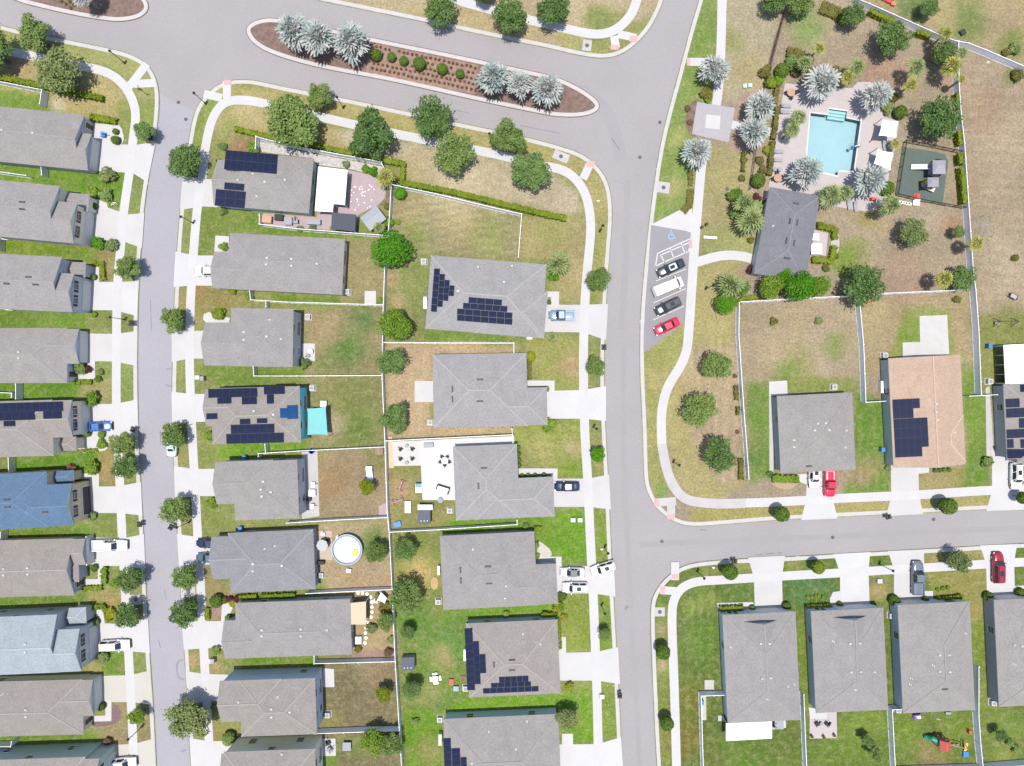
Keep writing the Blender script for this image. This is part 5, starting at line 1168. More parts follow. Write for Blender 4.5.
SHR = [(766,72,15,L_OLI,'olive undergrowth left of the clipped ball above the pool deck, upper'),(771,82,14,L_HEDGE,'green undergrowth at the top left of the pool deck'),(779,80,12,L_LIME,'lime undergrowth just above the orange pool table'),(792,62,16,L_OAK2,'dark undergrowth between ball shrub and green palm above the pool'),(812,72,13,L_OLI,'olive undergrowth beside the top left pool palm'),(768,150,11,L_HEDGE,'green undergrowth right of the path to the pool gate'),(760,160,10,L_OLI,'sparse undergrowth between fence and pool hedge, upper'),(763,170,10,L_OLI,'sparse undergrowth between fence and pool hedge, lower'),(744,160,8,L_OLI,'olive tuft left of the black metal fence, upper'),(742,178,8,L_OLI,'olive tuft left of the black metal fence, lower'),(735,196,18,L_BALL,'low dark groundcover mound left of the two clubhouse palms'),(893,97,12,L_OLI,'dry undergrowth right of the top right pool palm'),(836,70,10,L_OLI,'dry tuft on the brown lawn above the pool steps'),(708,99,9,L_LIME,'lime tuft at the top edge of the paved square'),(688,108,7,L_RED,'reddish tuft in the mulch left of the paved square, upper'),(690,122,7,L_RED,'reddish tuft in the mulch left of the paved square, lower'),(741,212,24,L_OAK,'dark rounded shrub mass left of the clubhouse palms'),(755,209,20,L_SAB,'light green shrub between the clubhouse palms and wall'),(385,608,15,L_OLI,'olive shrub by the fence inside the stone garden'),(358,649,9,L_OLI,'olive tuft near the bottom edge of the stone garden'),(388,652,10,L_RED,'reddish shrub in the lower corner of the stone garden'),(107.5,174.5,17,L_SAGE,'pale speckled shrub at the driveway corner of the top left corner house'),(92,192,14,L_LIME,'loose shrub in the front bed of the red-shuttered house, left'),(106,194,14,L_OAK,'loose shrub in the front bed of the red-shuttered house, right'),(98,244,14,L_BRI,'bright shrub at the lower driveway corner of the red-shuttered house'),(112,245,14,L_GRY,'grey shrub at the lower driveway corner of the red-shuttered house'),(94,314.5,7,L_LIME,'little shrub at the lower corner of the blue-grey gabled house'),(80,369,14,L_OAK,'green shrub at the entry of the pale blue gable house'),(87,369,9,L_WINE,'wine-red shrub at the entry of the pale blue gable house'),(100,372,8,L_SAGE,'pale shrub right of the white front walk below the pale blue gable'),(98,379,8,L_BALL,'green shrub at the end of the low hedge below the pale blue gable'),(91,399,16,L_LIME,'lime shrub above the garage of the solar house with the blue car'),(101,434.5,9,L_LIME,'shrub in the white-edged bed by the blue car, upper'),(101.5,444.5,11,L_LIME,'shrub in the white-edged bed by the blue car, lower'),(72,469.5,12,L_RED,'reddish shrub above the tan house front walk'),(91,468,16,L_LIME,'lime green shrub above the tan house front walk'),(92,516,10,L_GRY,'grey shrub below the tan house garage'),(94,568,9,L_BALL,'shrub inside the small bed of the white pickup house'),(115,584,12,L_LIME,'loose lime shrub at the corner of the white pickup house lawn'),(111,614,12,L_YEL,'yellowish shrub at the hedge end of the pale blue roof house'),(103,658,13,L_SAGE,'pale flowering shrub below the white minivan'),(107,741,9,L_RED,'reddish shrub at the top corner of the green-walled house'),
 (223,146.5,9,L_OAK2,'dark spiky shrub left of the topmost solar roof'),(219,162,8,L_WINE,'wine-red shrub at the corner of the topmost solar roof'),(253,148.5,13,L_LIME,'lime shrub above the large dark solar array'),(222.5,211,9,L_OAK,'dark shrub below the stacked solar panels by the driveway'),(223.5,246.5,10,L_LIME,'lime shrub at the front of the long house below the pink patio'),(249,296,9,L_LIME,'lime shrub under the eave of the long house'),(232,291,9,L_HEDGE,'clipped shrub below the long house garage corner'),(218,313.5,15,L_HEDGE,'flat hedge-like shrub in front of the small-slab house'),(208.5,436,11,L_LIME,'tall lime shrub at the front of the turquoise house',),(211.5,503,12,L_LIME,'yellow-green shrub in front of the house below the turquoise one'),(216,650,10,L_OAK,'green shrub by the lower driveway on the left street'),(213.5,708,7,L_OAK2,'dark shrub right of the largest street tree'),
 (365,169,9,L_LIME,'lime shrub in the pink patio bed, left'),(373,171,11,L_BRI,'green shrub in the pink patio bed, right'),(346,164,9,L_SAGE,'pale shrub on the gravel above the white lanai roof'),(300,229,8,L_GRY,'grey shrub on the fence below the pink patio, left'),(312,228,8,L_SAGE,'spiky pale shrub on the fence below the pink patio, right'),(387,206,8,L_OLI,'olive shrub in the right pink patio bed'),(388,222,13,L_LIME,'loose green shrub beside the grey shed'),(398,222,7,L_LIME,'small shrub on the mown lawn side of the fence'),(379,300,7,L_LIME,'small lime shrub beside the lone white square slab'),(304,363,13,L_OAK2,'dark shrub below the small white slab'),(345,628,12,L_BALL,'shrub below the cream patio cover'),(391,640,9,L_GRY,'grey shrub at the garden fence'),(372,629,12,L_SAGE,'pale shrub among the garden stones'),(378,597,9,L_OAK2,'dark shrub in the upper garden corner'),(415,722,9,L_OAK,'small shrub on the bright lawn right of the central fence'),(553,276,12,L_BRI,'bright shrub at the front wall beside the large green palm'),(549,302,5,L_BALL,'tiny shrub inside the front walk of the top solar house'),(549,425,17,L_LIME,'yellow-green shrub at the garage corner of the sandy yard house'),(547,389,6,L_OAK,'small shrub beside the garage of the sandy yard house'),(537,530.5,11,L_LIME,'yellow-green shrub at the upper front of the three-car house'),(526,526,8,L_OAK2,'dark shrub at the upper eave corner of the three-car house'),(536,545,8,L_OAK,'shrub by the white gravel front bed of the three-car house'),(537,556,7,L_OAK,'lower shrub by the white gravel front bed of the three-car house'),(562,597,11,L_BALL,'dark-edged shrub below the white sunroof car'),(558,606,13,L_YEL,'bright yellow shrub below the three-car driveway'),(564,617,8,L_YEL,'golden shrub at the reddish bed by the sidewalk lawn'),(506,614,8,L_OAK,'small shrub between two close mid-photo roofs'),(569,687,10,L_YEL,'bright yellow shrub below the wide driveway near the sage tree'),
 (836,256,6,L_OLI,'olive shrub below the clubhouse hedge'),(826,268,8,L_OLI,'low olive shrub between clubhouse and row of bright trees'),(757,198,10,L_WINE,'reddish shrub by the black fence above the clubhouse palms'),(751,240,8,L_OLI,'olive shrub at the clubhouse wall above the path'),(751,270,10,L_WINE,'reddish shrub below the clubhouse path end'),(706,93,14,L_OLI,'olive shrub patch at the top of the paved square'),(796,70,14,L_OLI,'olive shrub between the ball shrub and the silver palm'),(888,108,14,L_SAGE,'pale grass-like shrub beside the upper shade sail'),(988,462,13,L_OAK,'speckled shrub at the corner of the right edge solar house'),(888,468,7,L_GRY,'grey shrub at the lower left corner of the tan roof house'),(770.5,474,7,L_OAK2,'dark shrub at the left end of the bright hedge'),(957.5,299.5,9,L_OLI,'dry shrub below the yellow fence palm'),(774,321,9,L_OLI,'dry tuft on the bare lawn below the white fence, left'),(819,321,9,L_GRY,'grey tuft on the bare lawn below the white fence, right'),(1010,743,9,L_OAK,'shrub in the slanting line bottom right, second'),(1017,750,10,L_OAK,'shrub in the slanting line bottom right, third'),(737.5,432,5,L_RED,'small reddish shrub by the white fence'),(735,376,5,L_RED,'small reddish shrub by the white fence below the uneven tree'),(1016,258,8,L_OLI,'dry bush in the tan field right of the tall fence'),(1015,48,14,L_GRY,'low green bush in the upper right field'),(1006,52,9,L_OLI,'dry tuft in the upper right field'),(1018,75,14,L_OLI,'scrub below the slanting fence at the right edge')]
for x, y, D, m, lb in SHR:
    if m: bush(x, y, D, lb, m)

mb = MB(); rf = random.Random(9)
for (x0, y0, x1, y1, n) in ((562,690,594,742,22),(600,684,614,740,22),(472,694,556,708,14)):
    for _ in range(n):
        x, y = g(rf.uniform(x0,x1), rf.uniform(y0,y1)); a = rf.uniform(.05,.13); mb.box(x, y, .004, a, a*rf.uniform(.5,1), .02, rf.uniform(0,3))
tag(mb.build('fallen_petals', mat('petal_white', (0.5,0.5,0.46), .8)), 'scatter of white flecks on the grass near the sage tree', 'petals', kind='stuff')
# ------------------------------------------------------------------ fences
M_vinyl = mat('vinyl_fence', (0.72,0.73,0.76), 0.55, 0.05, 1.5)
M_iron = mat('black_aluminium', (0.025,0.022,0.02), 0.5, 0.1, 4)
_post = MB(); _post.box(0,0,0,0.13,0.13,1.86); _post.box(0,0,1.86,0.17,0.17,0.04); _post.box(0,0,1.90,0.15,0.15,0.05,tx=0.1,ty=0.1)
POSTM = _post.data('post', M_vinyl)
def fence(pts, label, h=1.83):
    P = W(pts); t = thing('fence', label, 'fence', pts[0][0], pts[0][1], 0, 0, 'white vinyl yard fences'); o = P[0]
    Q = [Vector((x-o[0], y-o[1], 0)) for x, y in P]
    for i in range(len(Q)-1):
        a, b = Q[i], Q[i+1]; d = b-a; L_ = d.length; rz = math.atan2(d.y, d.x); n = max(1, round(L_/2.4)); mid = (a+b)/2
        mb = MB(); mb.box(0,0,0.06,L_-.1,0.035,h-0.14)
        k = int(L_/0.28)
        for j in range(k):
            mb.box(-L_/2+.14+j*0.28, 0, 0.12, 0.018, 0.048, h-0.26)
        mb.build('panel', M_vinyl, t, mid, rz)
        r_ = MB(); r_.box(0,0,h-0.12,L_-.1,0.08,0.13); r_.build('rail', M_vinyl, t, mid, rz); r_ = MB(); r_.box(0,0,0.04,L_-.1,0.09,0.12); r_.build('rail', M_vinyl, t, mid, rz)
        for j in range(n+1 if i == len(Q)-2 else n):
            put('post', POSTM, t, a+d*j/n, rz)
    return t
FEN = [([(393,187),(390.6,228),(386.5,269),(385,311.5)],'white fence between the pink patio yards and the mown lawn, upper spine stretch'),
([(385,311.5),(384.3,345),(384,379),(386.5,437)],'white fence between the turquoise sail yard and the bare sandy yard'),
([(386.5,437),(389,510),(391,530)],'white fence left of the toy-strewn yard with the big white patio'),
([(391,530),(392.5,560),(394,590)],'white fence running between the round pool yard and the straw patch'),
([(394,590),(396.5,650),(400,709),(404,775)],'white fence down the right of the three lower left backyards'),
([(259,152),(259.7,140),(270,143),(310.7,152),(382.8,165),(393.5,186)],'white fence behind the clipped hedge above the pink patio'),
([(263,217),(263,226.5),(300,231),(380,237),(390,238)],'white fence along the lower side of the pink patio yard'),
([(394,187.5),(437,196.5),(480,207),(521.6,216.5),(519.7,240),(518.3,259)],'white fence bordering the mown lawn under the long hedge'),
([(253,290),(254.5,301),(290,303.2),(335,304.5),(385,306)],'white fence below the long house and its lone white slab'),
([(257,367),(257.7,376),(300,376),(383.5,375.5)],'white fence between the small-slab yard and the turquoise house'),
([(386,343),(450,343.4),(514,343.5),(514,353)],'white fence above the bare sandy yard'),
([(388,440),(440,437.5),(512.4,434),(512,428)],'white fence between the sandy yard and the white patio'),
([(513,435),(513,442)],'short white fence piece at the front of the white patio house'),
([(262,456),(262,452.5),(302,450),(386.5,446)],'white fence below the turquoise shade sail'),
([(290,521),(340,518),(389.7,515.5)],'white fence between the brown lawn and the round pool yard'),
([(392,530),(440,527.5),(517,522.5),(517,518)],'white fence below the toy-strewn yard and grey shed'),
([(309,590.5),(350,588.5),(394,586.5)],'white fence below the round pool yard'),
([(317,652),(317,659.5),(360,658.5),(397,657.5)],'white fence below the garden with stepping stones'),
([(318,728.5),(360,727),(400.6,726)],'white fence crossing behind the two joined yellow-green crowns'),
([(-20,82),(0,84.6),(48.6,94),(46.5,108)],'white fence corner behind the top left corner house'),
([(-20,173),(0,174),(33,178.5)],'white fence strip between the two topmost left houses'),
([(47.5,166),(48.6,178)],'short white fence link between the two topmost left houses'),
([(5,238),(5,252)],'short white fence link between red-shuttered and blue-grey gabled houses'),
([(-20,391),(19,393),(19,397)],'white fence behind the pale blue gable house'),
([(23,384),(23,399)],'short fence link between pale blue gable and solar house'),
([(15.7,457),(16,471)],'short white fence link above the blue roof'),
([(-10,741.5),(18,741.2),(19,736)],'white fence above the green-walled house at bottom left'),
([(8,530),(8,540)],'short white fence link below the blue roof'),
([(849,3),(864,9),(900,25),(936,41),(950,46)],'long pale fence slanting across the top right, left stretch'),
([(950,46),(962,48),(980,55),(1024,74),(1060,90)],'pale fence slanting to the right edge from the corner post'),
([(952,46),(952.5,88),(955,121),(958,147),(961,190),(963,220),(966.6,273),(969,291)],'tall pale fence dividing the pool garden from the tan field'),
([(969,291),(972,330),(974.4,394)],'pale fence right of the tan roof house'),
([(737.6,303),(800,299.5),(857,296.5),(880,294.6),(961,291)],'long white fence below the clubhouse across two yards'),
([(736,304),(735.5,335),(740.5,410),(744,455),(745.5,477.5)],'white fence beside the curved strip of three trees'),
([(854.5,302),(858.5,345),(860.7,402),(887,400.5)],'white fence between the two brown backyards ending at the tan roof house'),
([(963,396),(990,394.5)],'short white fence with gate right of the tan roof'),
([(723.4,690.6),(698.5,691.4),(699.5,730),(701,775)],'white fence left of the corner house lanai'),
([(799.5,690),(801,730),(803,775)],'white fence between the lanai roof and the lavender patio'),
([(898,704.5),(886.7,705),(888.5,740),(890,766)],'white fence between the lavender patio lawn and the playset'),
([(972,662.5),(972,711),(974,740),(976.5,764)],'white fence right of the playset'),
([(890,766.5),(976,763.5),(1030,759)],'white fence along the bottom edge behind the playset'),
([(268.5,443.5),(269.2,452)],'short white fence link below the solar panels of the turquoise house'),
([(269.5,302),(269.5,308)],'short fence link beneath the long house'),
]
for p, lb in FEN: fence(p, lb)
def iron_fence(pts, label, h=1.3):
    P = W(pts); t = thing('metal_fence', label, 'fence', pts[0][0], pts[0][1], 0, 0, 'dark metal fences'); o = P[0]
    Q = [Vector((x-o[0], y-o[1], 0)) for x, y in P]
    for i in range(len(Q)-1):
        a, b = Q[i], Q[i+1]; d = b-a; L_ = d.length; rz = math.atan2(d.y, d.x); n = max(1, round(L_/2.2)); mid = (a+b)/2
        mb = MB()
        for z in (0.15, h-0.15, h): mb.box(0,0,z-0.02,L_,0.05,0.05)
        for j in range(int(L_/0.16)): mb.box(-L_/2+.08+j*0.16,0,0.08,0.025,0.025,h)
        mb.build('panel', M_iron, t, mid, rz)
        for j in range(n+1):
            if j == n and i < len(Q)-2: continue
            q = MB(); q.box(0,0,0,0.09,0.09,h+0.1); q.build('post', M_iron, t, a+d*j/n, rz)
iron_fence([(782.5,14),(776,38),(768,68),(763,88),(754,150),(748.5,190)], 'black metal fence running down the pool garden past the silver palms')
iron_fence([(903,142.5),(930,147.5),(961,154)], 'dark metal fence along the top of the playground')
iron_fence([(903,142.5),(899,168),(894.8,195.6)], 'dark metal fence along the left of the playground')
iron_fence([(894.8,195.6),(918,201),(942,205.5),(963.5,209)], 'dark metal fence along the bottom of the playground')
slab([(783.5,14),(786,14),(779,38),(766.5,88),(762,88),(766.5,68),(774.5,38)], 'narrow mulch strip under the black metal fence', M_mulch, 0.012, 'mulch_bed')

# ------------------------------------------------------------------ lamps, mailboxes, signs, lids
def lamp(px, py, label):
    t = thing('street_lamp', label, 'street lamp', px, py, 0, 0, 'black street lamps')
    b = MB(); b.lathe([(0.2,0),(0.2,0.12),(0.14,0.2),(0.12,0.7),(0.07,0.8)], 10); b.build('base', M_iron, t)
    b = MB(); b.lathe([(0.065,0.8),(0.05,4.1),(0.09,4.15),(0.09,4.2)], 8); b.bar((-.25,0,3.7),(.25,0,3.7),.04); b.build('pole', M_iron, t)
    l = MB(); l.lathe([(0.12,4.2),(0.2,4.65),(0.2,4.7)], 8); o = l.build('lantern', mat('lamp_glass',(0.30,0.29,0.25),0.3), t)
    c = MB(); c.lathe([(0.26,4.7),(0.2,4.82),(0.06,4.95),(0.03,5.1),(0.0,5.12)], 8); c.build('cap', M_iron, o)
for x, y, lb in ((125,63.5,'black street lamp on the verge at the top left corner'),(343.5,108,'black street lamp beside the small boulevard tree'),(125.3,319.7,'black street lamp between the blue-grey gable and pale blue gable driveways'),(193.5,223,'black street lamp below the topmost driveway of the left street'),(189.5,522,'black street lamp next to a street tree and mailbox mid left street'),(142.6,726,'black street lamp on the brownish verge by the curved flowerbed'),(697,571,'black street lamp on the lower right corner verge'),(878.6,563.7,'black street lamp on the verge between two lower right driveways'),(599.5,231.5,'black street lamp across the road from the wheelchair symbol'),(593.4,427,'black street lamp below the sandy yard house driveway'),(601.4,605,'black street lamp above the small dense tree by the angled white car'),(490.3,143,'black street lamp left of the boulevard kerb tree opposite the median tip'),(673,462,'black street lamp on the tan lawn at the winding path end'),(705.5,289,'black street lamp left of the palms by the clubhouse path'),(604.5,547,'black street lamp above the angled white car'),(206,104,'black lamp post at the corner path of the middle block')):
    lamp(x, y, lb)
def mailbox(px, py, label, rz=0):
    t = thing('mailbox', label, 'mailbox', px, py, 0, R(rz), 'black mailboxes at the kerb')
    p = MB(); p.box(0,0,0,0.12,0.12,1.0); p.box(0,0,0.86,0.9,0.14,0.10); p.bar((-.3,0,.86),(0,0,.55),.06); p.bar((.3,0,.86),(0,0,.55),.06); p.build('post', M_iron, t)
    for s_ in (-1, 1):
        b = MB(); n = 8; pr = [(-.22,0),(.22,0)]+[(.22*math.cos(math.pi*k/n), .2+.18*math.sin(math.pi*k/n)) for k in range(n+1)]
        vs = [(s_*.26+x, y, .97+z) for y in (-.38,.38) for x, z in pr]; m_ = len(pr)
        b.mesh(vs, [tuple(range(m_))[::-1], tuple(range(m_, 2*m_))]+[(k, (k+1) % m_, m_+(k+1) % m_, m_+k) for k in range(m_)])
        o = b.build('letter_box', M_iron, t)
        f = MB(); f.box(s_*.26,-.395,.99,.36,.02,.3); f.build('door', mat('box_door',(0.06,0.06,0.065),0.4), o)
for x, y, lb, rz in ((154,140,'black twin mailbox at the kerb under the dark top left street tree',90),(134.8,323.6,'black twin mailbox at the kerb above the pale blue gable driveway',90),(136.4,429,'black twin mailbox at the kerb right of the blue car driveway',70),(143,523,'black twin mailbox at the kerb between blue roof and white pickup drives',90),(174,526,'black twin mailbox at the kerb beside a street tree and lamp',60),(618.7,692.7,'black twin mailbox at the kerb below the lowest mid driveway',90),(603.3,347.5,'black twin mailbox at the kerb below the grey-blue pickup driveway',90),(732.5,559.5,'black twin mailbox behind the clipped ball tree on the lower right street',0),(885,515.5,'black twin mailbox at the kerb left of the tan roof driveway',15)):
    mailbox(x, y, lb, rz)
def lid(px, py, label, r=0.34, z=0.0, m=None):
    t = MB(); t.lathe([(r,z),(r,z+0.02),(r*.8,z+0.022),(r*.78,z+0.012),(r*.2,z+0.012),(r*.18,z+0.024),(0,z+0.024)], 14)
    o = t.build('manhole_cover', m or M_dark); o.location = (*g(px, py), 0); tag(o, label, 'manhole cover', 'round iron lids')
M_lid = mat('iron_lid', (0.07,0.065,0.065), 0.6, 0.2, 5)
for x, y, w, h_, a, lb in ((587,45.5,9,11,8,'square concrete drain inlet with round lid on the strip above the boulevard'),(561,156.5,16,9,22,'rounded concrete drain inlet with lid at the lower boulevard kerb'),(663.5,187.5,12,11,8,'square concrete drain inlet with lid left of the low path planting'),(659.8,611.8,10,9,0,'square concrete drain inlet with lid at the lower right corner'),(188.5,591.5,14,10,-3,'square concrete drain inlet with lid between two left street trees'),(136,599.5,12,10,-3,'square concrete drain inlet with lid near the white pickup')):
    c, n = math.cos(R(a)), math.sin(R(a))
    slab([(x+dx*c-dy*n, y+dx*n+dy*c) for dx, dy in ((-w/2,-h_/2),(w/2,-h_/2),(w/2,h_/2),(-w/2,h_/2))], lb, M_conc2, 0.045, 'drain_inlet')
    lid(x, y, 'round iron lid in the '+lb.split(' with')[0], 0.36, 0.046, M_lid)
for x, y, lb in ((178,102,'iron lid in the left street near the boulevard, upper'),(185.5,119,'iron lid in the left street near the boulevard, lower'),(640,157,'iron lid in the middle of the road junction by the paved square'),(660,122,'iron lid near the kerb beside the paved square'),(833,537.5,'iron lid in the lower right street above the lavender patio house'),(934,519.5,'iron lid at the kerb of the lower right street below the tan house'),(662,541.5,'iron lid in the road at the lower right junction')):
    lid(x, y, lb, 0.32, -0.14, M_lid)
for x, y, lb in ((727,189,'iron lid on the lawn between path and clubhouse palms'),):
    lid(x, y, lb, 0.36, 0.0, M_lid)
def stop_sign(px, py, label, rz):
    t = thing('stop_sign', label, 'road sign', px, py, 0, R(rz))
    p = MB(); p.box(0,0,0,0.06,0.06,2.9); p.build('post', M_iron, t)
    s_ = MB(); n = 8; pts = [(.38*math.cos(math.pi/8+k*math.pi/4), .38*math.sin(math.pi/8+k*math.pi/4)) for k in range(8)]
    vs = [(x, -.04+dy, 2.35+z) for dy in (-.012,.012) for x, z in pts]
    s_.mesh(vs, [tuple(range(8)), tuple(range(15,7,-1))]+[(k,(k+1)%8,8+(k+1)%8,8+k) for k in range(8)])
    o = s_.build('sign_plate', mat('stop_red',(0.45,0.02,0.02),0.4), t)
    cu = bpy.data.curves.new('lettering','FONT'); cu.body = 'STOP'; cu.size = 0.27; cu.align_x = 'CENTER'; cu.align_y = 'CENTER'; cu.materials.append(M_line)
    l = bpy.data.objects.new('tmp', cu); COL.objects.link(l); me = l.to_mesh().copy(); bpy.data.objects.remove(l); me.materials.clear(); me.materials.append(M_line); l = bpy.data.objects.new('lettering', me); COL.objects.link(l); l.parent = o; l.location = (0,-.056,2.35); l.rotation_euler = (R(90),0,0)
    b = MB(); b.box(0,0,2.78,0.9,0.03,0.2); b.box(0,0,3.0,0.03,0.9,0.2); b.build('street_name_blade', mat('sign_green',(0.02,0.16,0.07),0.4), t)
stop_sign(147.5, 95, 'stop sign with street name blades on the verge at the top left corner', 0)
mb = MB(); mb.lathe([(0.14,0),(0.14,0.35),(0.18,0.36),(0.18,0.45),(0.13,0.6),(0,0.66)],10); mb.bar((-.25,0,.48),(.25,0,.48),.12)
for x, y, lb in ((632.5,202,'x'),):
    pass
def hydrant(px, py, label):
    mb = MB(); mb.lathe([(0.17,0),(0.17,0.06),(0.12,0.1),(0.12,0.5),(0.16,0.52),(0.15,0.6),(0.08,0.72),(0,0.75)],10); mb.bar((-.25,0,.42),(.25,0,.42),.11); mb.bar((0,-.22,.38),(0,0,.38),.14)
    o = mb.build('fire_hydrant', M_white); o.location = (*g(px,py),0); tag(o, label, 'fire hydrant', 'white fire hydrants')
hydrant(598, 201.5, 'small pale hydrant on the verge below the middle street corner')
hydrant(712.7, 567, 'small pale hydrant on the verge right of the corner street lamp')
hydrant(601.5, 548.5, 'white hydrant beside the lamp above the angled white car')

# ------------------------------------------------------------------ vehicles
M_tyre = mat('tyre', (0.015,0.015,0.016), 0.85, 0.1, 6, obj=True); M_rim = mat('rim', (0.35,0.35,0.36), 0.35, 0.05, 6, metal=0.8, obj=True)
M_cg = glassy('car_glass', (0.02,0.026,0.032), 0.05); M_head = mat('headlight', (0.6,0.62,0.65), 0.15, 0.05, 6, obj=True); M_tail = mat('taillight', (0.30,0.01,0.012), 0.2, 0.05, 6, obj=True); M_trimb = mat('car_trim', (0.02,0.02,0.022), 0.5, 0.1, 6, obj=True)
PROF = { # station x/L from the rear: lower half width, beltline height; cabin as (x, half width, z) rings
 'sedan': dict(w=.90, belt=[(0,.50,.80),(.025,.74,.90),(.08,.86,.98),(.22,.90,1.0),(.5,.90,.97),(.68,.90,.95),(.85,.86,.82),(.94,.76,.70),(.98,.60,.63),(1,.40,.56)], base=((.17,.73),(.73,.80)), roof=((.32,.56),(.58,.58)), zr=1.44, zb=.95),
 'suv': dict(w=.95, belt=[(0,.62,.95),(.02,.84,1.05),(.06,.93,1.1),(.3,.95,1.1),(.6,.95,1.08),(.72,.95,1.06),(.87,.91,.98),(.95,.80,.88),(.985,.64,.78),(1,.46,.66)], base=((.03,.86),(.74,.88)), roof=((.07,.61),(.60,.64)), zr=1.76, zb=1.06),
 'van': dict(w=1.0, belt=[(0,.86,1.2),(.01,.97,1.25),(.1,1.0,1.25),(.6,1.0,1.2),(.8,1.0,1.15),(.9,.97,1.0),(.97,.88,.85),(1,.7,.7)], base=((.005,.97),(.88,.95)), roof=((.02,.88),(.76,.84)), zr=2.3, zb=1.16),
 'pickup': dict(w=1.0, belt=[(0,.88,.98),(.01,.97,1.05),(.1,1.0,1.08),(.4,1.0,1.08),(.7,1.0,1.10),(.86,.97,1.06),(.95,.88,.98),(.985,.76,.88),(1,.60,.78)], base=((.37,.93),(.74,.93)), roof=((.42,.66),(.63,.68)), zr=1.86, zb=1.08),
}
def car(kind, px, py, ang, Lpx, pm, label, roofm=None, sunroof=False, name=None, rails=True, rack=False, bedm=None):
    P = PROF[kind]; hm = 0.9; Lm = Lpx*S*(1-hm/H)*0.97; w = P['w']; cx, cy = g(px, py, hm)
    t = thing(name or {'sedan':'parked_car','suv':'parked_suv','van':'parked_van','pickup':'pickup_truck'}[kind], label, {'sedan':'car','suv':'car','van':'van','pickup':'pickup'}[kind], 512+cx/S, 383-cy/S, 0, R(-ang), 'parked vehicles', z=0.03 )
    X = lambda f: (f-.5)*Lm
    mb = MB(); rings = []
    for f, hw, zt in P['belt']:
        x = X(f); zl = .28 if .03 < f < .97 else .36
        rings.append([(x,-hw*.93,zl),(x,-hw,zl+.22),(x,-hw*.985,zt-.22),(x,-hw*.90,zt-.03),(x,-hw*.45,zt+.025),(x,hw*.45,zt+.025),(x,hw*.90,zt-.03),(x,hw*.985,zt-.22),(x,hw,zl+.22),(x,hw*.93,zl)])
    n = 10; vs = [v for r_ in rings for v in r_]; fs = []
    for i in range(len(rings)-1):
        for k in range(n):
            fs.append((i*n+k, (i+1)*n+k, (i+1)*n+(k+1) % n, i*n+(k+1) % n))
    fs.append(tuple(range(n))); fs.append(tuple(range((len(rings)-1)*n, len(rings)*n))[::-1])
    mb.mesh(vs, fs)
    body = mb.build('body', pm, t)
    sm = [pl for pl in body.data.polygons]; body.data.polygons.foreach_set('use_smooth', [len(pl.vertices) == 4 for pl in sm])
    (b0, bw0), (b1, bw1) = P['base']; (r0, rw0), (r1, rw1) = P['roof']; zb, zr = P['zb']-.03, P['zr']
    # glasshouse, then the painted roof and pillars
    G = MB(); bm_ = (b0+b1)/2; bwm = max(bw0,bw1)*1.0
    lo = [(X(b0),-bw0*.8,zb),(X(b0)+.12,-bw0,zb),(X(b1)-.35,-bw1,zb),(X(b1),-bw1*.72,zb),(X(b1)+.03,0,zb)]; lo = lo+[(x,-y,z) for x, y, z in lo[:4][::-1]]
    hi = [(X(r0),-rw0*.85,zr-.06),(X(r0)+.1,-rw0,zr-.05),(X(r1)-.15,-rw1,zr-.05),(X(r1),-rw1*.85,zr-.06),(X(r1)+.03,0,zr-.05)]; hi = hi+[(x,-y,z) for x, y, z in hi[:4][::-1]]
    m_ = len(lo); G.mesh(lo+hi, [(k,(k+1) % m_, m_+(k+1) % m_, m_+k) for k in range(m_)]+[tuple(range(m_, 2*m_))]); G.build('window_glass', M_cg, t)
    Rf = MB(); top = [(x*.985 if abs(x) > 1 else x, y*.9, zr) for x, y, z in hi]; Rf.mesh(hi+top, [(k,(k+1) % m_, m_+(k+1) % m_, m_+k) for k in range(m_)]+[tuple(range(m_, 2*m_))])
    roof = Rf.build('roof', roofm or pm, t)
    for a, b in ((0,0),(1,1),(2,2),(3,3),(5,5),(6,6),(7,7),(8,8)):
        Pl = MB(); Pl.bar(Vector(lo[a])*1.0+Vector((0,0,-.02)), Vector(hi[b])+Vector((0,0,.01)), .075, .075); Pl.build('pillar', pm, t)
    for sy in (1, -1):
        Pl = MB(); Pl.bar(Vector(((X(b0)+X(b1))/2-.1, sy*bwm, zb)), Vector(((X(r0)+X(r1))/2-.1, sy*max(rw0,rw1), zr-.04)), .08); Pl.build('pillar', pm, t)
    if sunroof:
        q = MB(); q.box((X(r0)+X(r1))/2+.1, 0, zr-.005, Lm*.17, rw0*1.15, .012); q.build('sunroof', M_cg, roof)
    if kind == 'suv' and rails:
        for s_ in (-1, 1):
            q = MB(); q.bar((X(r0)+.15, s_*rw0*.84, zr+.05),(X(r1)-.15, s_*rw1*.84, zr+.05), .05); q.build('roof_rail', M_trimb, roof)
    if kind == 'van':   # blank panel sides and rear doors
        for s_ in (-1, 1):
            q = MB(); q.mesh([(X(.03),s_*.985,1.18),(X(.62),s_*.985,1.18),(X(.58),s_*.93,2.18),(X(.04),s_*.93,2.18)], [(0,1,2,3) if s_ < 0 else (3,2,1,0)]); q.build('side_panel', pm, t)
        q = MB(); q.mesh([(X(.0)-.02,-.9,1.15),(X(.0)-.02,.9,1.15),(X(.018),.84,2.2),(X(.018),-.84,2.2)], [(3,2,1,0)]); q.build('rear_door', pm, t)
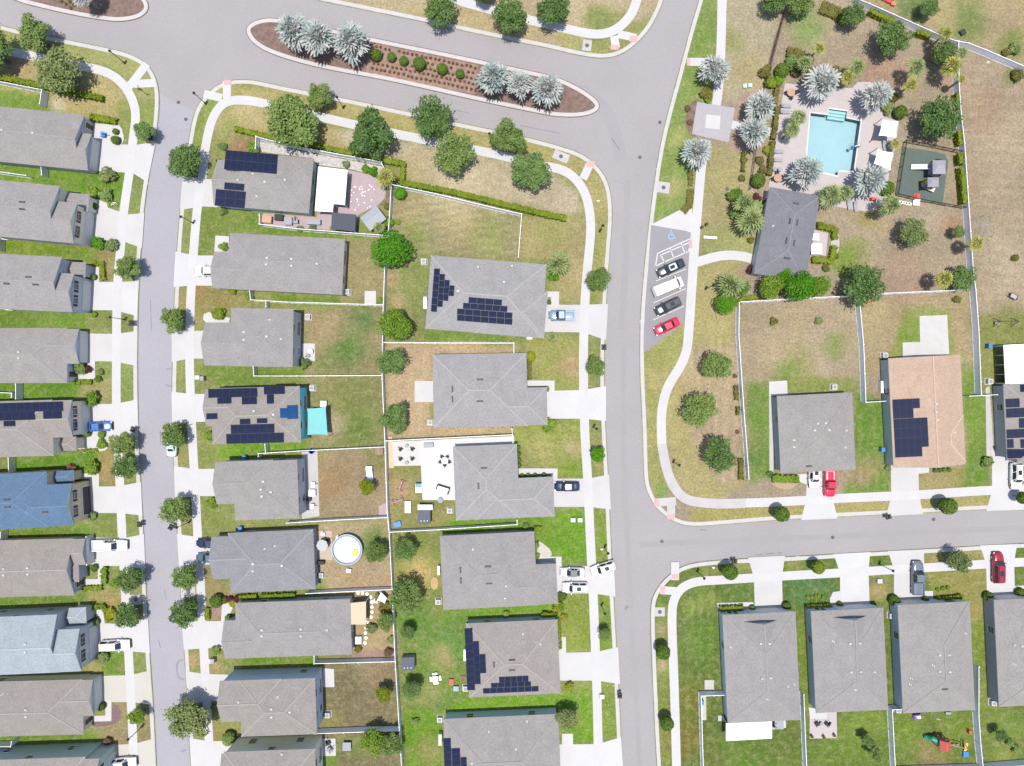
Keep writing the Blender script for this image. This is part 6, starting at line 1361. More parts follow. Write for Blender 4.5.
    if kind == 'pickup':
        q = MB(); x0, x1 = X(.025), X(.36); zt = 1.13
        q.box((x0+x1)/2, 0, zt-.09, x1-x0, 1.62, .05); q.build('bed_floor', bedm or mat('bed_liner',(0.06,0.06,0.065),0.7,.1,5,obj=True), t)
        q = MB()
        for s_ in (-1, 1): q.box((x0+x1)/2, s_*.90, zt-.12, x1-x0, .14, .30)
        q.box(x0-.02, 0, zt-.12, .12, 1.9, .30); q.box(x1, 0, zt-.12, .10, 1.9, .34); q.build('bed_rail', pm, t)
        for k in range(5):
            pass
    for fx in (.17, .82):
        for s_ in (-1, 1):
            r_ = .33 if kind == 'sedan' else .38
            wq = MB(); vs = []; nn = 16
            for y, rr in ((-.11,r_*.9),(-.09,r_),(.09,r_),(.11,r_*.9)):
                for k in range(nn): vs.append((rr*math.cos(2*math.pi*k/nn), y, rr*math.sin(2*math.pi*k/nn)))
            wq.mesh(vs, [(j*nn+k, j*nn+(k+1) % nn, (j+1)*nn+(k+1) % nn, (j+1)*nn+k) for j in range(3) for k in range(nn)]+[tuple(range(nn))[::-1], tuple(range(3*nn, 4*nn))])
            wo = wq.build('wheel', M_tyre, t, (X(fx), s_*(w-.13), r_))
            rm = MB(); rm.mesh([(r_*.6*math.cos(2*math.pi*k/12), s_*.115, r_*.6*math.sin(2*math.pi*k/12)) for k in range(12)], [tuple(range(12))]); rm.build('rim', M_rim, wo)
    for s_ in (-1, 1):
        q = MB(); q.box(X(.965), s_*w*.70, (P['belt'][-2][2])-.16, .22, .34, .13, rz=-s_*.45); q.build('headlight', M_head, t)
        q = MB(); q.box(X(.012), s_*w*.72, P['belt'][1][2]-.26, .12, .30, .16, rz=s_*.25); q.build('taillight', M_tail, t)
        q = MB(); q.box(X(b1)-.42, s_*(bw1+.16), zb+.02, .16, .24, .16); q.build('side_mirror', pm, t)
        q = MB(); q.box(X(b1)-.9, s_*(w*.985), zb-.16, .2, .035, .04); q.build('door_handle', M_trimb, t)
    q = MB(); q.box(X(.99), 0, .36, .14, w*1.5, .2); q.build('front_bumper', M_trimb, t)
    q = MB(); q.box(X(.008), 0, .36, .14, w*1.55, .2); q.build('rear_bumper', M_trimb, t)
    q = MB(); q.box(X(.996), 0, .58, .06, w*.9, .14); q.build('grille', M_trimb, t)
    # wipers at the foot of the windscreen
    q = MB()
    for y in (-.35, .15): q.bar((X(b1)+.02, y, zb+.05), (X(b1)-.15, y+.4, zb+.18), .025)
    q.build('wiper', M_trimb, t)
    return t
C_WH = paint('paint_white', (0.72,0.72,0.72)); C_NAVY = paint('paint_navy', (0.012,0.022,0.06)); C_BLUE = paint('paint_blue', (0.05,0.13,0.38)); C_LBL = paint('paint_light_blue', (0.13,0.20,0.28)); C_SIL = paint('paint_silver', (0.45,0.48,0.50)); C_RED = paint('paint_red', (0.50,0.015,0.05)); C_DRED = paint('paint_dark_red', (0.22,0.012,0.03)); C_DK = paint('paint_charcoal', (0.025,0.032,0.04)); C_TEAL = paint('paint_teal_grey', (0.05,0.10,0.13)); C_SLATE = paint('paint_slate', (0.10,0.125,0.155)); C_AQUA = paint('paint_pale_aqua', (0.45,0.58,0.58)); C_ROOFB = paint('paint_black_roof', (0.02,0.022,0.025))
car('sedan',98,426.5,-2,27,C_BLUE,'shiny blue sedan parked on the driveway of the solar house at left')
car('pickup',109.5,545.5,0,36,C_WH,'white pickup with a grey bed cover below the blue roof', bedm=mat('bed_cover_grey',(0.33,0.34,0.38),.6,.05,4,obj=True))
car('suv',114.5,645.5,-3,31,C_WH,'white minivan in front of the house with the pale blue roof', rails=False, name='parked_minivan')
car('suv',122,763.5,-4,29,C_WH,'white car cut by the bottom edge at the green-walled house')
car('suv',208,270.7,180,28,C_WH,'white SUV with its front out from under the long house eave')
car('sedan',171.5,444,-88,26,C_AQUA,'pale aqua car on the left street half hidden under a street tree')
car('sedan',209,543.3,180,27,C_NAVY,'navy car at the garage eave, upper of the two half-hidden cars')
car('sedan',209,557.8,180,27,C_TEAL,'dark teal car at the garage eave, lower of the two half-hidden cars')
car('pickup',562,315.3,180,27,C_LBL,'grey-blue pickup alone on the driveway of the topmost solar house', bedm=mat('bed_blue',(0.2,0.28,0.36),.6,.05,4,obj=True))
car('sedan',567,486.5,180,26,C_NAVY,'dark navy sedan on the driveway beside the big white patio house')
car('sedan',572.5,572.6,180,25.5,C_SIL,'silver sedan with dark glass, upper of two side by side at the three-car house', roofm=C_DK)
car('suv',575,587.7,180,26,C_WH,'white SUV with a black sunroof, lower of two side by side at the three-car house', sunroof=True)
car('suv',603,568.5,163,25.5,C_WH,'white SUV angled across the driveway mouth near the kerb', sunroof=True)
car('sedan',671,267.8,155.4,30,C_DK,'dark sedan with a reflection painted silver on its roof, first beside the hatched aisle', roofm=C_SIL, sunroof=True)  # roof of the dark car coloured silver to stand in for its bright reflection
car('van',668,286.8,-22.5,33,C_WH,'long white cargo van in the parking bay')
car('suv',668,306.2,154,28,C_DK,'dark SUV with bare glass roof between the white van and red car', rails=True, sunroof=True)
car('sedan',667,326.3,155,27,C_RED,'bright red car at the lower end of the parking bay')
car('suv',814.5,476,90,26,C_WH,'white car half under the eave next to the red pickup', sunroof=True)
car('pickup',830,483.5,90,27.5,C_RED,'bright red pickup in front of the square grey house', bedm=mat('bed_load',(0.30,0.32,0.36),.7,.3,3,obj=True))
car('suv',1016.7,476,90,28,C_WH,'white SUV near the right edge beside the ball shrub driveway', sunroof=True)
car('pickup',918,578,-90,35,C_SLATE,'slate blue pickup on the driveway of the playset house', bedm=mat('bed_slate',(0.12,0.14,0.17),.6,.1,4,obj=True))
car('suv',998.7,567.8,-90,32,C_DRED,'dark red SUV on the rightmost lower driveway', sunroof=True)

# ------------------------------------------------------------------ small things in the yards
M_acw = mat('unit_white', (0.40,0.40,0.385), 0.6, 0.06, 3, obj=True); M_plw = mat('plastic_white', (0.72,0.72,0.72), 0.5, 0.04, 3, obj=True); M_plg = mat('plastic_grey', (0.22,0.23,0.25), 0.6, 0.08, 3, obj=True); M_plb = mat('plastic_blue', (0.03,0.16,0.45), 0.5, 0.06, 3, obj=True); M_pink = mat('plastic_pink', (0.55,0.14,0.28), 0.5, 0.06, 3, obj=True); M_pred = mat('plastic_red', (0.5,0.06,0.04), 0.5, 0.06, 3, obj=True); M_pyel = mat('plastic_yellow', (0.62,0.38,0.04), 0.5, 0.06, 3, obj=True); M_pgrn = mat('plastic_green', (0.01,0.20,0.12), 0.35, 0.06, 3, obj=True); M_wood = mat('timber', (0.30,0.19,0.11), 0.8, 0.2, 5, obj=True); M_woodr = mat('redwood', (0.40,0.15,0.09), 0.8, 0.2, 5, obj=True); M_fab = mat('dark_fabric', (0.035,0.036,0.04), 0.9, 0.1, 5, obj=True); M_can = mat('white_canvas', (0.72,0.73,0.75), 0.8, 0.03, 1.5, obj=True)
def ac(px, py, label, rz=0):
    t = thing('air_conditioner', label, 'air conditioner', px, py, 0.4, R(rz), 'air conditioners beside the houses', z=0.0)
    p = MB(); p.box(0,0,0,1.2,1.2,0.1); p.build('pad', M_conc2, t)
    b = MB(); b.box(0,0,.1,.86,.86,.78); 
    for k in range(9): b.box(0,0,.16+k*.075,.89,.89,.025)
    b.build('casing', M_acw, t)
    f = MB(); f.lathe([(.34,.881),(.34,.90),(.30,.90),(.30,.884),(0,.884)],16)
    for k in range(6): f.bar((0,0,.905),(.33*math.cos(k*1.047),.33*math.sin(k*1.047),.905),.02,.015)
    f.build('fan_grille', M_plg, t)
for x, y, lb in ((347.5,292,'white air conditioner at the back corner of the long house'),(308,317,'white air conditioner at the back corner of the small-slab house'),(312.5,388,'white air conditioner above the turquoise shade sail'),(424,261.5,'white air conditioner at the upper left corner of the top solar house'),(430.4,422.5,'white air conditioner at the lower left of the sandy yard house'),(321.5,575,'white air conditioner below the round pool furniture'),(438.3,601.5,'white air conditioner at the left of the three-car house'),(465.5,688,'white air conditioner below the left solar array near the picnic table'),(440,719,'white air conditioner at the upper left corner of the bottom solar house'),(833.7,387,'white air conditioner behind the square grey house'),(884.4,355.5,'white air conditioner at the top left corner of the tan roof house'),(989,381.5,'white air conditioner at the corner of the right edge solar house'),(897.5,709.5,'white air conditioner at the lower left corner of the playset house'),(992.5,702.5,'white air conditioner at the lower left of the right edge grey house'),(327.8,714.5,'white air conditioner behind the blue-walled house'),(452,486,'x'),(891,615.5,'small white air conditioner at the left wall of the playset house')):
    if lb != 'x': ac(x, y, lb)
ac(450,510.5,'white air conditioner left of the white patio house lower corner') #ac(453.5-3.5,510.5,'white air conditioner left of the white patio house lower corner')
def boxthing(name, px, py, sx, sy, h, m, label, cat, rz=0, lid_m=None, group=None):
    t = thing(name, label, cat, px, py, h*.7, R(-rz), group)
    b = MB(); b.box(0,0,0,sx,sy,h*.85,tx=1.04,ty=1.04); b.build('body', m, t)
    l = MB(); l.box(0,0,h*.85,sx*1.1,sy*1.1,h*.15,tx=.96,ty=.96); l.build('lid', lid_m or m, t)
    return t
def bin_(px, py, m, label, rz=0):
    t = boxthing('wheelie_bin', px, py, .6, .7, 1.1, m, label, 'bin', rz, group='wheelie bins')
    for s_ in (-1, 1):
        w = MB(); w.lathe([(.1,-.03),(.1,.03)],10); o = w.build('wheel', M_tyre, t, (s_*.3,-.34,.1)); o.rotation_euler = (0, R(90), 0)
for x, y, m, lb in ((882.5,449.5,M_plb,'blue wheelie bin at the left wall of the tan roof house'),(701.8,702,M_plb,'blue wheelie bin on the pale slab by the corner house fence'),(244.5,457.5,M_plb,'blue wheelie bin in the dark gap above the house below the turquoise one'),(240.5,528.5,M_plb,'blue wheelie bin in the dark gap above the round pool house'),(989.5,346,M_plb,'blue wheelie bin beside the right edge lanai'),(202.5,378.5,M_plg,'dark wheelie bin on the grass above the turquoise house'),(213,660.5,M_plg,'dark wheelie bin beside the white utility box on the left street')):
    bin_(x, y, m, lb)
def utility(px, py, label, sx=.8, sy=.7, h=.7, m=None):
    boxthing('utility_box', px, py, sx, sy, h, m or M_acw, label, 'utility box', 0, group='utility boxes on the lawns')
for x, y, lb in ((580,520,'white utility box on the bright lawn, larger of two by the sidewalk'),(573,520,'small white utility box on the bright lawn, left of the larger one'),(879.5,581,'white utility box on the worn lawn between two lower right driveways'),(197.5,377.5,'white utility box on the grass above the turquoise house sidewalk'),(211.5,661,'white utility box beside the left street sidewalk near the bottom'),(602,696.5,'white utility box on the verge near the bottom mailbox')):
    utility(x, y, lb)
for x, y, lb in ((745,86,'small green-white utility pedestal on the tan lawn, left'),(750,85.5,'small green-white utility pedestal on the tan lawn, right')):
    utility(x, y, lb, .6, .6, .6, mat('unit_mint',(0.45,0.62,0.52),.6))
def table(px, py, r, label, m=None, hgt=.74, name='patio_table', square=False, z=.03, cat='table'):
    t = thing(name, label, cat, px, py, .7, 0, 'outdoor tables', z=z)
    b = MB()
    if square: b.box(0,0,hgt-.05,r*2,r*2,.05)
    else: b.lathe([(r*.97,hgt-.05),(r,hgt-.02),(r*.97,hgt),(0,hgt)],20)
    b.build('tabletop', m or M_plw, t)
    for k in range(4):
        a = k*1.571+.785; l = MB(); l.bar((r*.75*math.cos(a),r*.75*math.sin(a),0),(r*.65*math.cos(a),r*.65*math.sin(a),hgt-.04),.05); l.build('leg', M_trimb, t)
    return t
CHM = {}
def chair(px, py, ang, label, m=None, z=.03, group='outdoor chairs', sz=1.0):
    m = m or M_fab; t = thing('patio_chair', label, 'chair', px, py, .4, R(ang), group, z=z)
    if m.name not in CHM:
        a = MB(); a.box(0,0,.38,.56,.54,.07); b = MB(); b.bar((0,.27,.42),(0,.38,.92),.54,.06); c = MB(); c.box(-.3,0,.55,.06,.56,.05); c.box(.3,0,.55,.06,.56,.05)
        l = MB(); l.box(0,0,0,.05,.05,.39)
        CHM[m.name] = (a.data('seat', m), b.data('backrest', m), c.data('armrest', m), l.data('leg', M_trimb))
    a, b, c, l = CHM[m.name]
    put('seat', a, t); put('backrest', b, t); put('armrest', c, t)
    for x in (-.25,.25):
        for y in (-.23,.23): put('leg', l, t, (x,y,0))
    t.scale = (sz,sz,sz)
    return t
def lounger(px, py, ang, label, m=None):
    t = thing('sun_lounger', label, 'sun lounger', px, py, .3, R(ang), 'sun loungers by the pool', z=.05)
    a = MB(); a.box(0,-.25,.3,.66,1.25,.07); a.build('seat', m or M_plg, t)
    b = MB(); b.bar((0,.38,.33),(0,.95,.68),.64,.06); b.build('backrest', m or M_plg, t)
    for x in (-.28,.28):
        for y in (-.8,.35):
            l = MB(); l.box(x,y,0,.05,.05,.3); l.build('leg', M_trimb, t)
def umbrella(px, py, r, m, label, hgt=2.3, n=8):
    t = thing('patio_umbrella', label, 'umbrella', px, py, hgt, 0, 'patio umbrellas', z=.03)
    p = MB(); p.lathe([(.25,0),(.25,.08),(.03,.1),(.03,hgt)],10); p.build('pole', M_trimb, t)
    c = MB(); vs = [(0,0,hgt+.05)]
    for k in range(n):
        a = 2*math.pi*k/n; vs.append((r*math.cos(a), r*math.sin(a), hgt-.42))
        a2 = a+math.pi/n; vs.append((r*.95*math.cos(a2)*.95, r*.95*math.sin(a2)*.95, hgt-.38))
    q = 2*n; c.mesh(vs, [(0,1+k,1+(k+1) % q) for k in range(q)])
    lo = [(x,y,z-.1) for x,y,z in vs[1:]]; c.mesh(vs[1:]+lo, [(k,q+k,q+(k+1) % q,(k+1) % q) for k in range(q)])
    c.build('canopy', m, t)
def sail(corners, z, m, label, sag=0.13):
    """four-cornered shade sail with inward-curved edges on four posts"""
    Wc = [Vector((*g(x,y,z), 0)) for x, y in corners]; c0 = sum(Wc, Vector())/4
    t = thing('shade_sail', label, 'shade sail', 512+c0.x/S, 383-c0.y/S, 0, 0, 'shade sails')
    Q = [w-c0 for w in Wc]; mb = MB(); N_ = 10; vs = []
    for i in range(N_+1):
        for j in range(N_+1):
            u, v = i/N_, j/N_
            p = Q[0]*(1-u)*(1-v)+Q[1]*u*(1-v)+Q[2]*u*v+Q[3]*(1-u)*v
            f = 1-sag*(4*u*(1-u)*abs(2*v-1)**1.5*.9+4*v*(1-v)*abs(2*u-1)**1.5*.9)
            vs.append((p.x*f, p.y*f, z-.25*math.sin(math.pi*u)*math.sin(math.pi*v)+(.25 if (i == 0)==(j == 0) else 0)*abs(2*u-1)*abs(2*v-1)))
    k = N_+1; fs = [(i*k+j, (i+1)*k+j, (i+1)*k+j+1, i*k+j+1) for i in range(N_) for j in range(N_)]
    mb.mesh(vs, fs); o = mb.build('canopy', m, t); smooth(o)
    for q in Q:
        p = MB(); e = q*1.06; p.lathe([(.07,0),(.06,z+.3),(0,z+.32)],8,e.x,e.y); p.build('post', M_plg, t)
# turquoise sail and its yard
M_turq = mat('turquoise_canvas', A(150,232,232), 0.75, 0.03, 1.5, obj=True)
sail([(307.4,408.5),(326,406.5),(328,435),(307.4,435)], 2.7, M_turq, 'turquoise shade sail behind the turquoise house', .05)
sail([(882.3,119.5),(898,121),(895.5,138),(878.5,136)], 3.0, M_can, 'white shade sail on the pool deck, upper of two', .10)
sail([(877.5,149),(893,152.5),(890,170.5),(873.5,164)], 3.0, M_can, 'white shade sail on the pool deck, lower of two', .10)
sail([(381,592),(387,598),(385,603),(377,600)], 1.6, M_can, 'small white canopy in the garden by the stepping stones', .05)
table(323.4,404,.55,'small white table above the turquoise sail', square=True)
# flat patio roofs
def patio_roof(poly, z, m, label, seams=0, name='patio_roof', posts=True):
    P = [g(x,y,z) for x, y in poly]; cx = sum(p[0] for p in P)/len(P); cy = sum(p[1] for p in P)/len(P)
    t = thing(name, label, 'patio roof', 512+cx/S, 383-cy/S, 0, 0, 'patio covers behind houses')
    Q = [(x-cx, y-cy) for x, y in P]; mb = MB(); mb.prism(Q, z-.12, z); mb.build('roof', m, t)
    if posts:
        for q in Q:
            p = MB(); p.box(q[0]*.96,q[1]*.96,0,.1,.1,z-.13); p.build('post', M_plw, t)
    return t
M_lan = mat('lanai_white', (0.68,0.69,0.71), 0.5, 0.03, 1.0, 0.02, 5, obj=True)
patio_roof([(318.3,166.5),(347.5,170),(344.8,205),(333.5,203.8),(332.6,212),(314.8,211)], 3.0, M_lan, 'white L-shaped flat lanai roof behind the topmost solar house')
patio_roof([(332,212.5),(356,214.5),(355,231.5),(331,229)], 2.6, mat('charcoal_canvas',(0.045,0.05,0.065),.7,.06,2,obj=True), 'charcoal rectangular canopy below the white lanai roof', name='canopy')
patio_roof([(350,603),(366,601.5),(366,624.5),(351,624.5)], 2.8, mat('cream_roof',A(240,222,190),.7,.04,2,obj=True), 'cream patio cover at the back of the long grey house')
patio_roof([(726,723.5),(772,721.5),(772,738.5),(726,741)], 2.9, M_lan, 'wide white lanai roof behind the lower right corner house')
patio_roof([(1003.5,345),(1060,342),(1060,383),(1005.5,384)], 2.9, M_lan, 'white lanai roof of the solar house at the right edge')
t = thing('screen_enclosure','dark screened frame at the left of the right edge lanai roof','screen enclosure',997,365)
for k in range(5):
    mb = MB(); mb.box(0.1, 3.4-k*1.7, 0, .08, .08, 2.6); mb.bar((0.1,3.4-k*1.7,2.6),(1.5,3.4-k*1.7,2.75),.07); mb.bar((-.4,3.4-k*1.7,2.5),(-.4,3.4-k*1.7,0),.06); mb.build('frame', M_plw, t)
mb = MB(); mb.mesh([(-.3,-3.4,2.56),(1.2,-3.4,2.72),(1.2,3.4,2.72),(-.3,3.4,2.56)],[(0,1,2,3)]); mb.mesh([(-.3,-3.4,2.54),(1.2,-3.4,2.70),(1.2,3.4,2.70),(-.3,3.4,2.54)],[(3,2,1,0)]); mb.build('screen', mat('screen_mesh',(0.02,0.022,0.03),.8,.1,4,obj=True), t)
# patios and slabs
M_pink_p = mat('pavers_pink', A(208,188,194), 0.85, 0.06, 1.0, 0.1, 6.0)
slab([(330,168),(350,170.5),(367,174),(379.7,180),(386,189),(385,198),(378,205),(358,215),(356,229),(317,225),(317,212),(333,212)], 'pink paver patio with white speckles behind the topmost solar house', M_pink_p, 0.03)
slab([(258,141),(311,153),(382,166.5),(386,176),(372,174.5),(350,169),(318,165),(312,158),(262,152)], 'pale gravel strip between fence and topmost solar house', mat('gravel_white', A(220,216,216), 0.95, 0.25, 2.0, 0.3, 6.0), 0.012, 'gravel_strip')
slab([(380,180),(387,188),(386,200),(379,206),(390.5,206),(392,190)], 'dark planting bed right of the pink patio', M_mulch, 0.014, 'mulch_bed')
slab([(263,213),(330,218.5),(330,230),(263,226)], 'cluttered pink side yard under the lanai house', M_pink_p, 0.02)
r_ = random.Random(4)
mb = MB()
for k in range(34):
    x, y = r_.uniform(350,374), r_.uniform(184,212)
    if (x-352)+(y-184) > 42: continue
    mb.lathe([(.11,.03),(.09,.05),(0,.052)],7,*[a-b for a, b in zip(g(x,y),g(362,197))])
o = mb.build('stepping_stone', M_plw); o.location = (*g(362,197),0); tag(o, 'scatter of white round stones set in the pink patio', 'stones', kind='stuff')
slab([(364.8,291),(376,291),(376,306.5),(364.5,305)], 'lone white square slab in the corner of the long house yard', M_conc, 0.05)
slab([(302,343.5),(315,343.5),(315,361),(302,361)], 'small white slab behind the small-slab house', M_conc, 0.05)
slab([(414.7,381),(434,381),(434,402),(414.7,402)], 'white square slab on the bare sand yard', M_conc, 0.05)
slab([(302,452),(317.5,451),(319.5,516),(302,519)], 'long grey concrete strip behind the house below the turquoise one', M_conc2, 0.03)
slab([(323,668),(334,669),(334.5,687),(323,687)], 'white slab behind the blue-walled house', M_conc, 0.05)
slab([(321,738.5),(335.5,738.5),(336,755.7),(321,756)], 'white slab with chairs behind the cream-walled house', M_conc, 0.05)
slab([(769,381.5),(787,380.5),(787.5,395),(769,396)], 'white slab behind the square grey house', M_conc, 0.05)
slab([(919.3,316),(947,315),(949.2,356),(902.6,358),(902.6,342.4),(920,342)], 'L-shaped pale concrete patio behind the tan roof house', mat('concrete_patio', A(232,230,228), .85, .05, .8, .05, 5), 0.05)
slab([(704.6,680),(714,680),(714,689.5),(704.6,689.5)], 'small pale square pad by the corner house fence', M_conc2, 0.05, 'pad')
slab([(700.7,694),(706,694),(706.3,720),(701.3,720)], 'narrow pale slab with a blue bin inside the corner house fence', mat('concrete_sand', A(226,222,204), .85), 0.05, 'pad')
slab([(718,715.5),(723.5,715.5),(723.5,721),(718,721)], 'tiny square pad at the corner house back wall', M_conc2, 0.05, 'pad')
slab([(809.7,709),(836.5,709),(837,738),(809.5,738.5)], 'lavender paver patio behind the second lower right house', M_deck, 0.04)
slab([(808.5,707),(826.5,711),(826.5,718.5),(810,718.5)], 'white concrete step strip on the lavender patio', M_conc, 0.055, 'pad')
slab([(772,722),(785.5,720),(786,727.5),(772.5,729.5)], 'white slab beside the corner house lanai', M_conc, 0.05)
slab([(420,440.5),(514,436),(515,446),(456,448),(456,500),(422.5,500),(421,466)], 'huge white concrete patio behind the white patio house', mat('concrete_bright', A(246,247,250), .8, .03, .4), 0.05)
slab([(392,441.5),(420,440.5),(421,465.5),(394,466)], 'pale tiled corner of the white patio yard', mat('pavers_white', A(238,236,232), .85, .06, 2.0, .08, 5), 0.045)
slab([(388,437),(392,437),(394,468),(389,468)], 'sand-coloured strip along the fence left of the pale tiles', mat('sand_strip', A(240,222,184), .9, .1, 1.5), 0.02, 'gravel_strip')
slab([(316,531),(332,531),(332.5,560),(317,560)], 'cream paver patio beside the round pool', mat('pavers_cream', A(226,206,190), .85, .08, 1.5, .1, 5), 0.03)
slab([(538,540),(545,545),(551,550),(552,557),(537,558)], 'white gravel bed at the front walk of the three-car house', mat('gravel_cream', A(232,226,216), .95, .12, 2, .15, 7), 0.014, 'gravel_strip', it=1)
slab([(112,703),(119,706),(122,714),(119,722),(109,726),(92,727),(92,722),(111.5,721.5)], 'curved dark brick-edged flowerbed', mat('brick_edge', A(150,122,126), .9, .2, 3, .2, 8), 0.016, 'flowerbed', it=1)
slab([(105,434),(109,434),(109.5,446),(104,451.5),(78,453),(76,449),(100,447)], 'white-edged plant bed below the blue car', M_conc, 0.012, 'flowerbed', it=1)
slab([(119,129),(124,134),(123.5,142),(120,145.5),(113,145.5),(112,128)], 'pale curved front bed of the top left corner house', M_conc, 0.024, 'flowerbed', it=1)
slab([(212,598),(222,595),(238,596),(236,604),(224,606),(218,620),(212,620)], 'reddish mulch bed with round shrubs by the lower front walk', M_mulchr, 0.012, 'mulch_bed', it=1)
slab([(352,600),(376,596),(394,600),(394,656),(353,656)], 'bare garden soil behind the cream patio cover', mat('garden_soil', A(186,166,126), .95, .25, 1.2, .3, 5), 0.012, 'garden_bed')
slab([(352,652.5),(394,648),(394.5,656),(353,657)], 'reddish gravel edge of the stone garden', M_mulchr, 0.018, 'mulch_bed')
slab([(771,477),(800,477),(797,486),(788,490),(778,488),(770,482)], 'curved pale bed under the bright hedge of the square house', mat('bed_tan', A(206,184,150), .95, .1, 2), 0.010, 'flowerbed', it=1)
slab([(769,396),(773,396),(773.5,473),(769.5,473)], 'pale gravel strip along the left wall of the square house', M_conc2, 0.012, 'gravel_strip')
slab([(985.5,388),(989.5,386),(994,456),(986.5,456)], 'pale side path along the right edge solar house', M_conc2, 0.012, 'path')
slab([(378.5,506),(389,502),(389,515),(379,515)], 'small round paver corner by the brown lawn fence', M_pink_p, 0.02, 'pad')
for i, (x, y) in enumerate(((358,593),(362.5,593),(367,594),(370.5,597),(371.5,602),(372,607),(372,612),(371,617),(367,622),(366,628),(365.5,633),(366,638),(365,643))):
    mb = MB(); mb.lathe([(.3,.012),(.28,.05),(0,.052)],8); o = mb.build('stepping_stone', M_plw); o.location = (*g(x,y),0); o.rotation_euler[2] = i
    tag(o, 'pale stepping stone in the curved garden path behind the cream cover', 'stepping stone', 'stepping stones of the garden path')
# pool basin, water, steps, rail
Pw = W(POOLO); PI = W(POOL)
mb = MB(); mb.prism(Pw, -1.55, -1.5, 0)
for i in range(len(Pw)):
    a, b = Pw[i], Pw[(i+1) % len(Pw)]; mb.face([(*a,-1.5),(*b,-1.5),(*b,0.03),(*a,0.03)]); mb.face([(*b,-1.5),(*a,-1.5),(*a,0.03),(*b,0.03)])
t = thing('swimming_pool','turquoise swimming pool with entry steps at the top of the lavender deck','swimming pool',833,142)
lx, ly = g(833,142)
def rel(P): return [(x-lx, y-ly) for x, y in P]
mb = MB(); P = rel(Pw); mb.prism(P, -1.56, -1.4)
for i in range(len(P)):
    a, b = P[i], P[(i+1) % len(P)]; mb.face([(*a,-1.4),(*b,-1.4),(*b,.02),(*a,.02)]); mb.face([(*b,-1.4),(*a,-1.4),(*a,.02),(*b,.02)])
mb.build('basin', mat('pool_plaster', A(208,236,246), 0.6, 0.05, 0.4, 0.03, 2.0), t)
m, nt, p = nodes_of('pool_water'); N, L = nt.nodes, nt.links
tr = N.new('ShaderNodeBsdfTransparent'); tr.inputs['Color'].default_value = (0.86,0.97,0.985,1)
gl = N.new('ShaderNodeBsdfGlossy'); gl.inputs['Roughness'].default_value = 0.04
fr = N.new('ShaderNodeFresnel'); fr.inputs['IOR'].default_value = 1.33
nz = N.new('ShaderNodeTexNoise'); nz.inputs['Scale'].default_value = 1.6; nz.inputs['Detail'].default_value = 3; bp = N.new('ShaderNodeBump'); bp.inputs['Strength'].default_value = .15
L.new(nz.outputs['Fac'], bp.inputs['Height']); L.new(bp.outputs['Normal'], gl.inputs['Normal'])
mx = N.new('ShaderNodeMixShader'); L.new(fr.outputs[0], mx.inputs[0]); L.new(tr.outputs[0], mx.inputs[1]); L.new(gl.outputs[0], mx.inputs[2]); L.new(mx.outputs[0], N['Material Output'].inputs['Surface'])
mb = MB(); tri = tessellate_polygon([[Vector((*q,0)) for q in P]])
for k in tri:
    a, b, c_ = [P[q] for q in k]
    if (b[0]-a[0])*(c_[1]-a[1])-(c_[0]-a[0])*(b[1]-a[1]) < 0: b, c_ = c_, b
    mb.face([(*a,-.06),(*b,-.06),(*c_,-.06)])
mb.build('water', m, t)
mb = MB(); Q = rel(PI); a_ = 0
tri = tessellate_polygon([[Vector((*q,0)) for q in P],[Vector((*q,0)) for q in Q]]); al = P+Q
for k in tri:
    a, b, c_ = [al[q] for q in k]
    if (b[0]-a[0])*(c_[1]-a[1])-(c_[0]-a[0])*(b[1]-a[1]) < 0: b, c_ = c_, b
    mb.face([(*a,.062),(*b,.062),(*c_,.062)])
for R_ in (Q, P):
    for i in range(len(R_)): mb.face([(*R_[i],-.09),(*R_[(i+1) % len(R_)],-.09),(*R_[(i+1) % len(R_)],.062),(*R_[i],.062)])
mb.build('coping', mat('coping_white', A(250,250,250), .7, .03, 1), t)
for k in range(3):
    mb = MB(); mb.prism(rel(W([(829.3,109.6+k*2.6),(846.5,112+k*2.6),(846.2,114.6+k*2.6),(829,112.2+k*2.6)])), -1.3, -.18-k*.26); mb.build('step', mat('pool_step', A(210,246,250), .6, .03, 1), t)
mb = MB()
for s_ in (0, .5):
    x, y = rel(W([(853,147)]))[0]; mb.tube([(x-.5,y+s_,-.5),(x-.5,y+s_,.7),(x,y+s_,.95),(x+.6,y+s_,.8),(x+.6,y+s_,.05)],[.03]*5,6)
mb.build('handrail', mat('steel',(0.5,0.5,0.5),.25,.03,5,metal=.9), t)
t = thing('pool_lift','dark pool lift chair at the right edge of the pool','pool lift',856,147,0,R(20),z=.05)
mb = MB(); mb.box(.2,0,0,.5,.5,.9); mb.build('base', M_plg, t); mb = MB(); mb.bar((.2,0,.9),(-.9,0,1.2),.12); mb.build('arm', M_plw, t); mb = MB(); mb.box(-1,0,.5,.5,.5,.08); mb.bar((-1.2,0,.55),(-1.25,0,1.1),.45,.06); mb.build('seat', M_plb, t)
for x, y, lb in ((778.5,151.5,'sun lounger left of the pool, first below the path'),(777.5,160,'sun lounger left of the pool, second below the path'),(776.5,169.5,'sun lounger left of the pool, third next to the orange table'),(786,106,'sun lounger on the left deck below the upper orange table, upper'),(785,112,'sun lounger on the left deck below the upper orange table, lower'),(849,205,'sun lounger at the lower deck edge, left'),(855.5,207,'sun lounger at the lower deck edge, right'),(884.5,146,'sun lounger between the two white sails, left'),(889,146.5,'sun lounger between the two white sails, right')):
    lounger(x, y, 90 if y < 175 and x < 800 else 10, lb)
M_org = mat('table_orange', A(226,176,150), .6, .06, 3, obj=True)
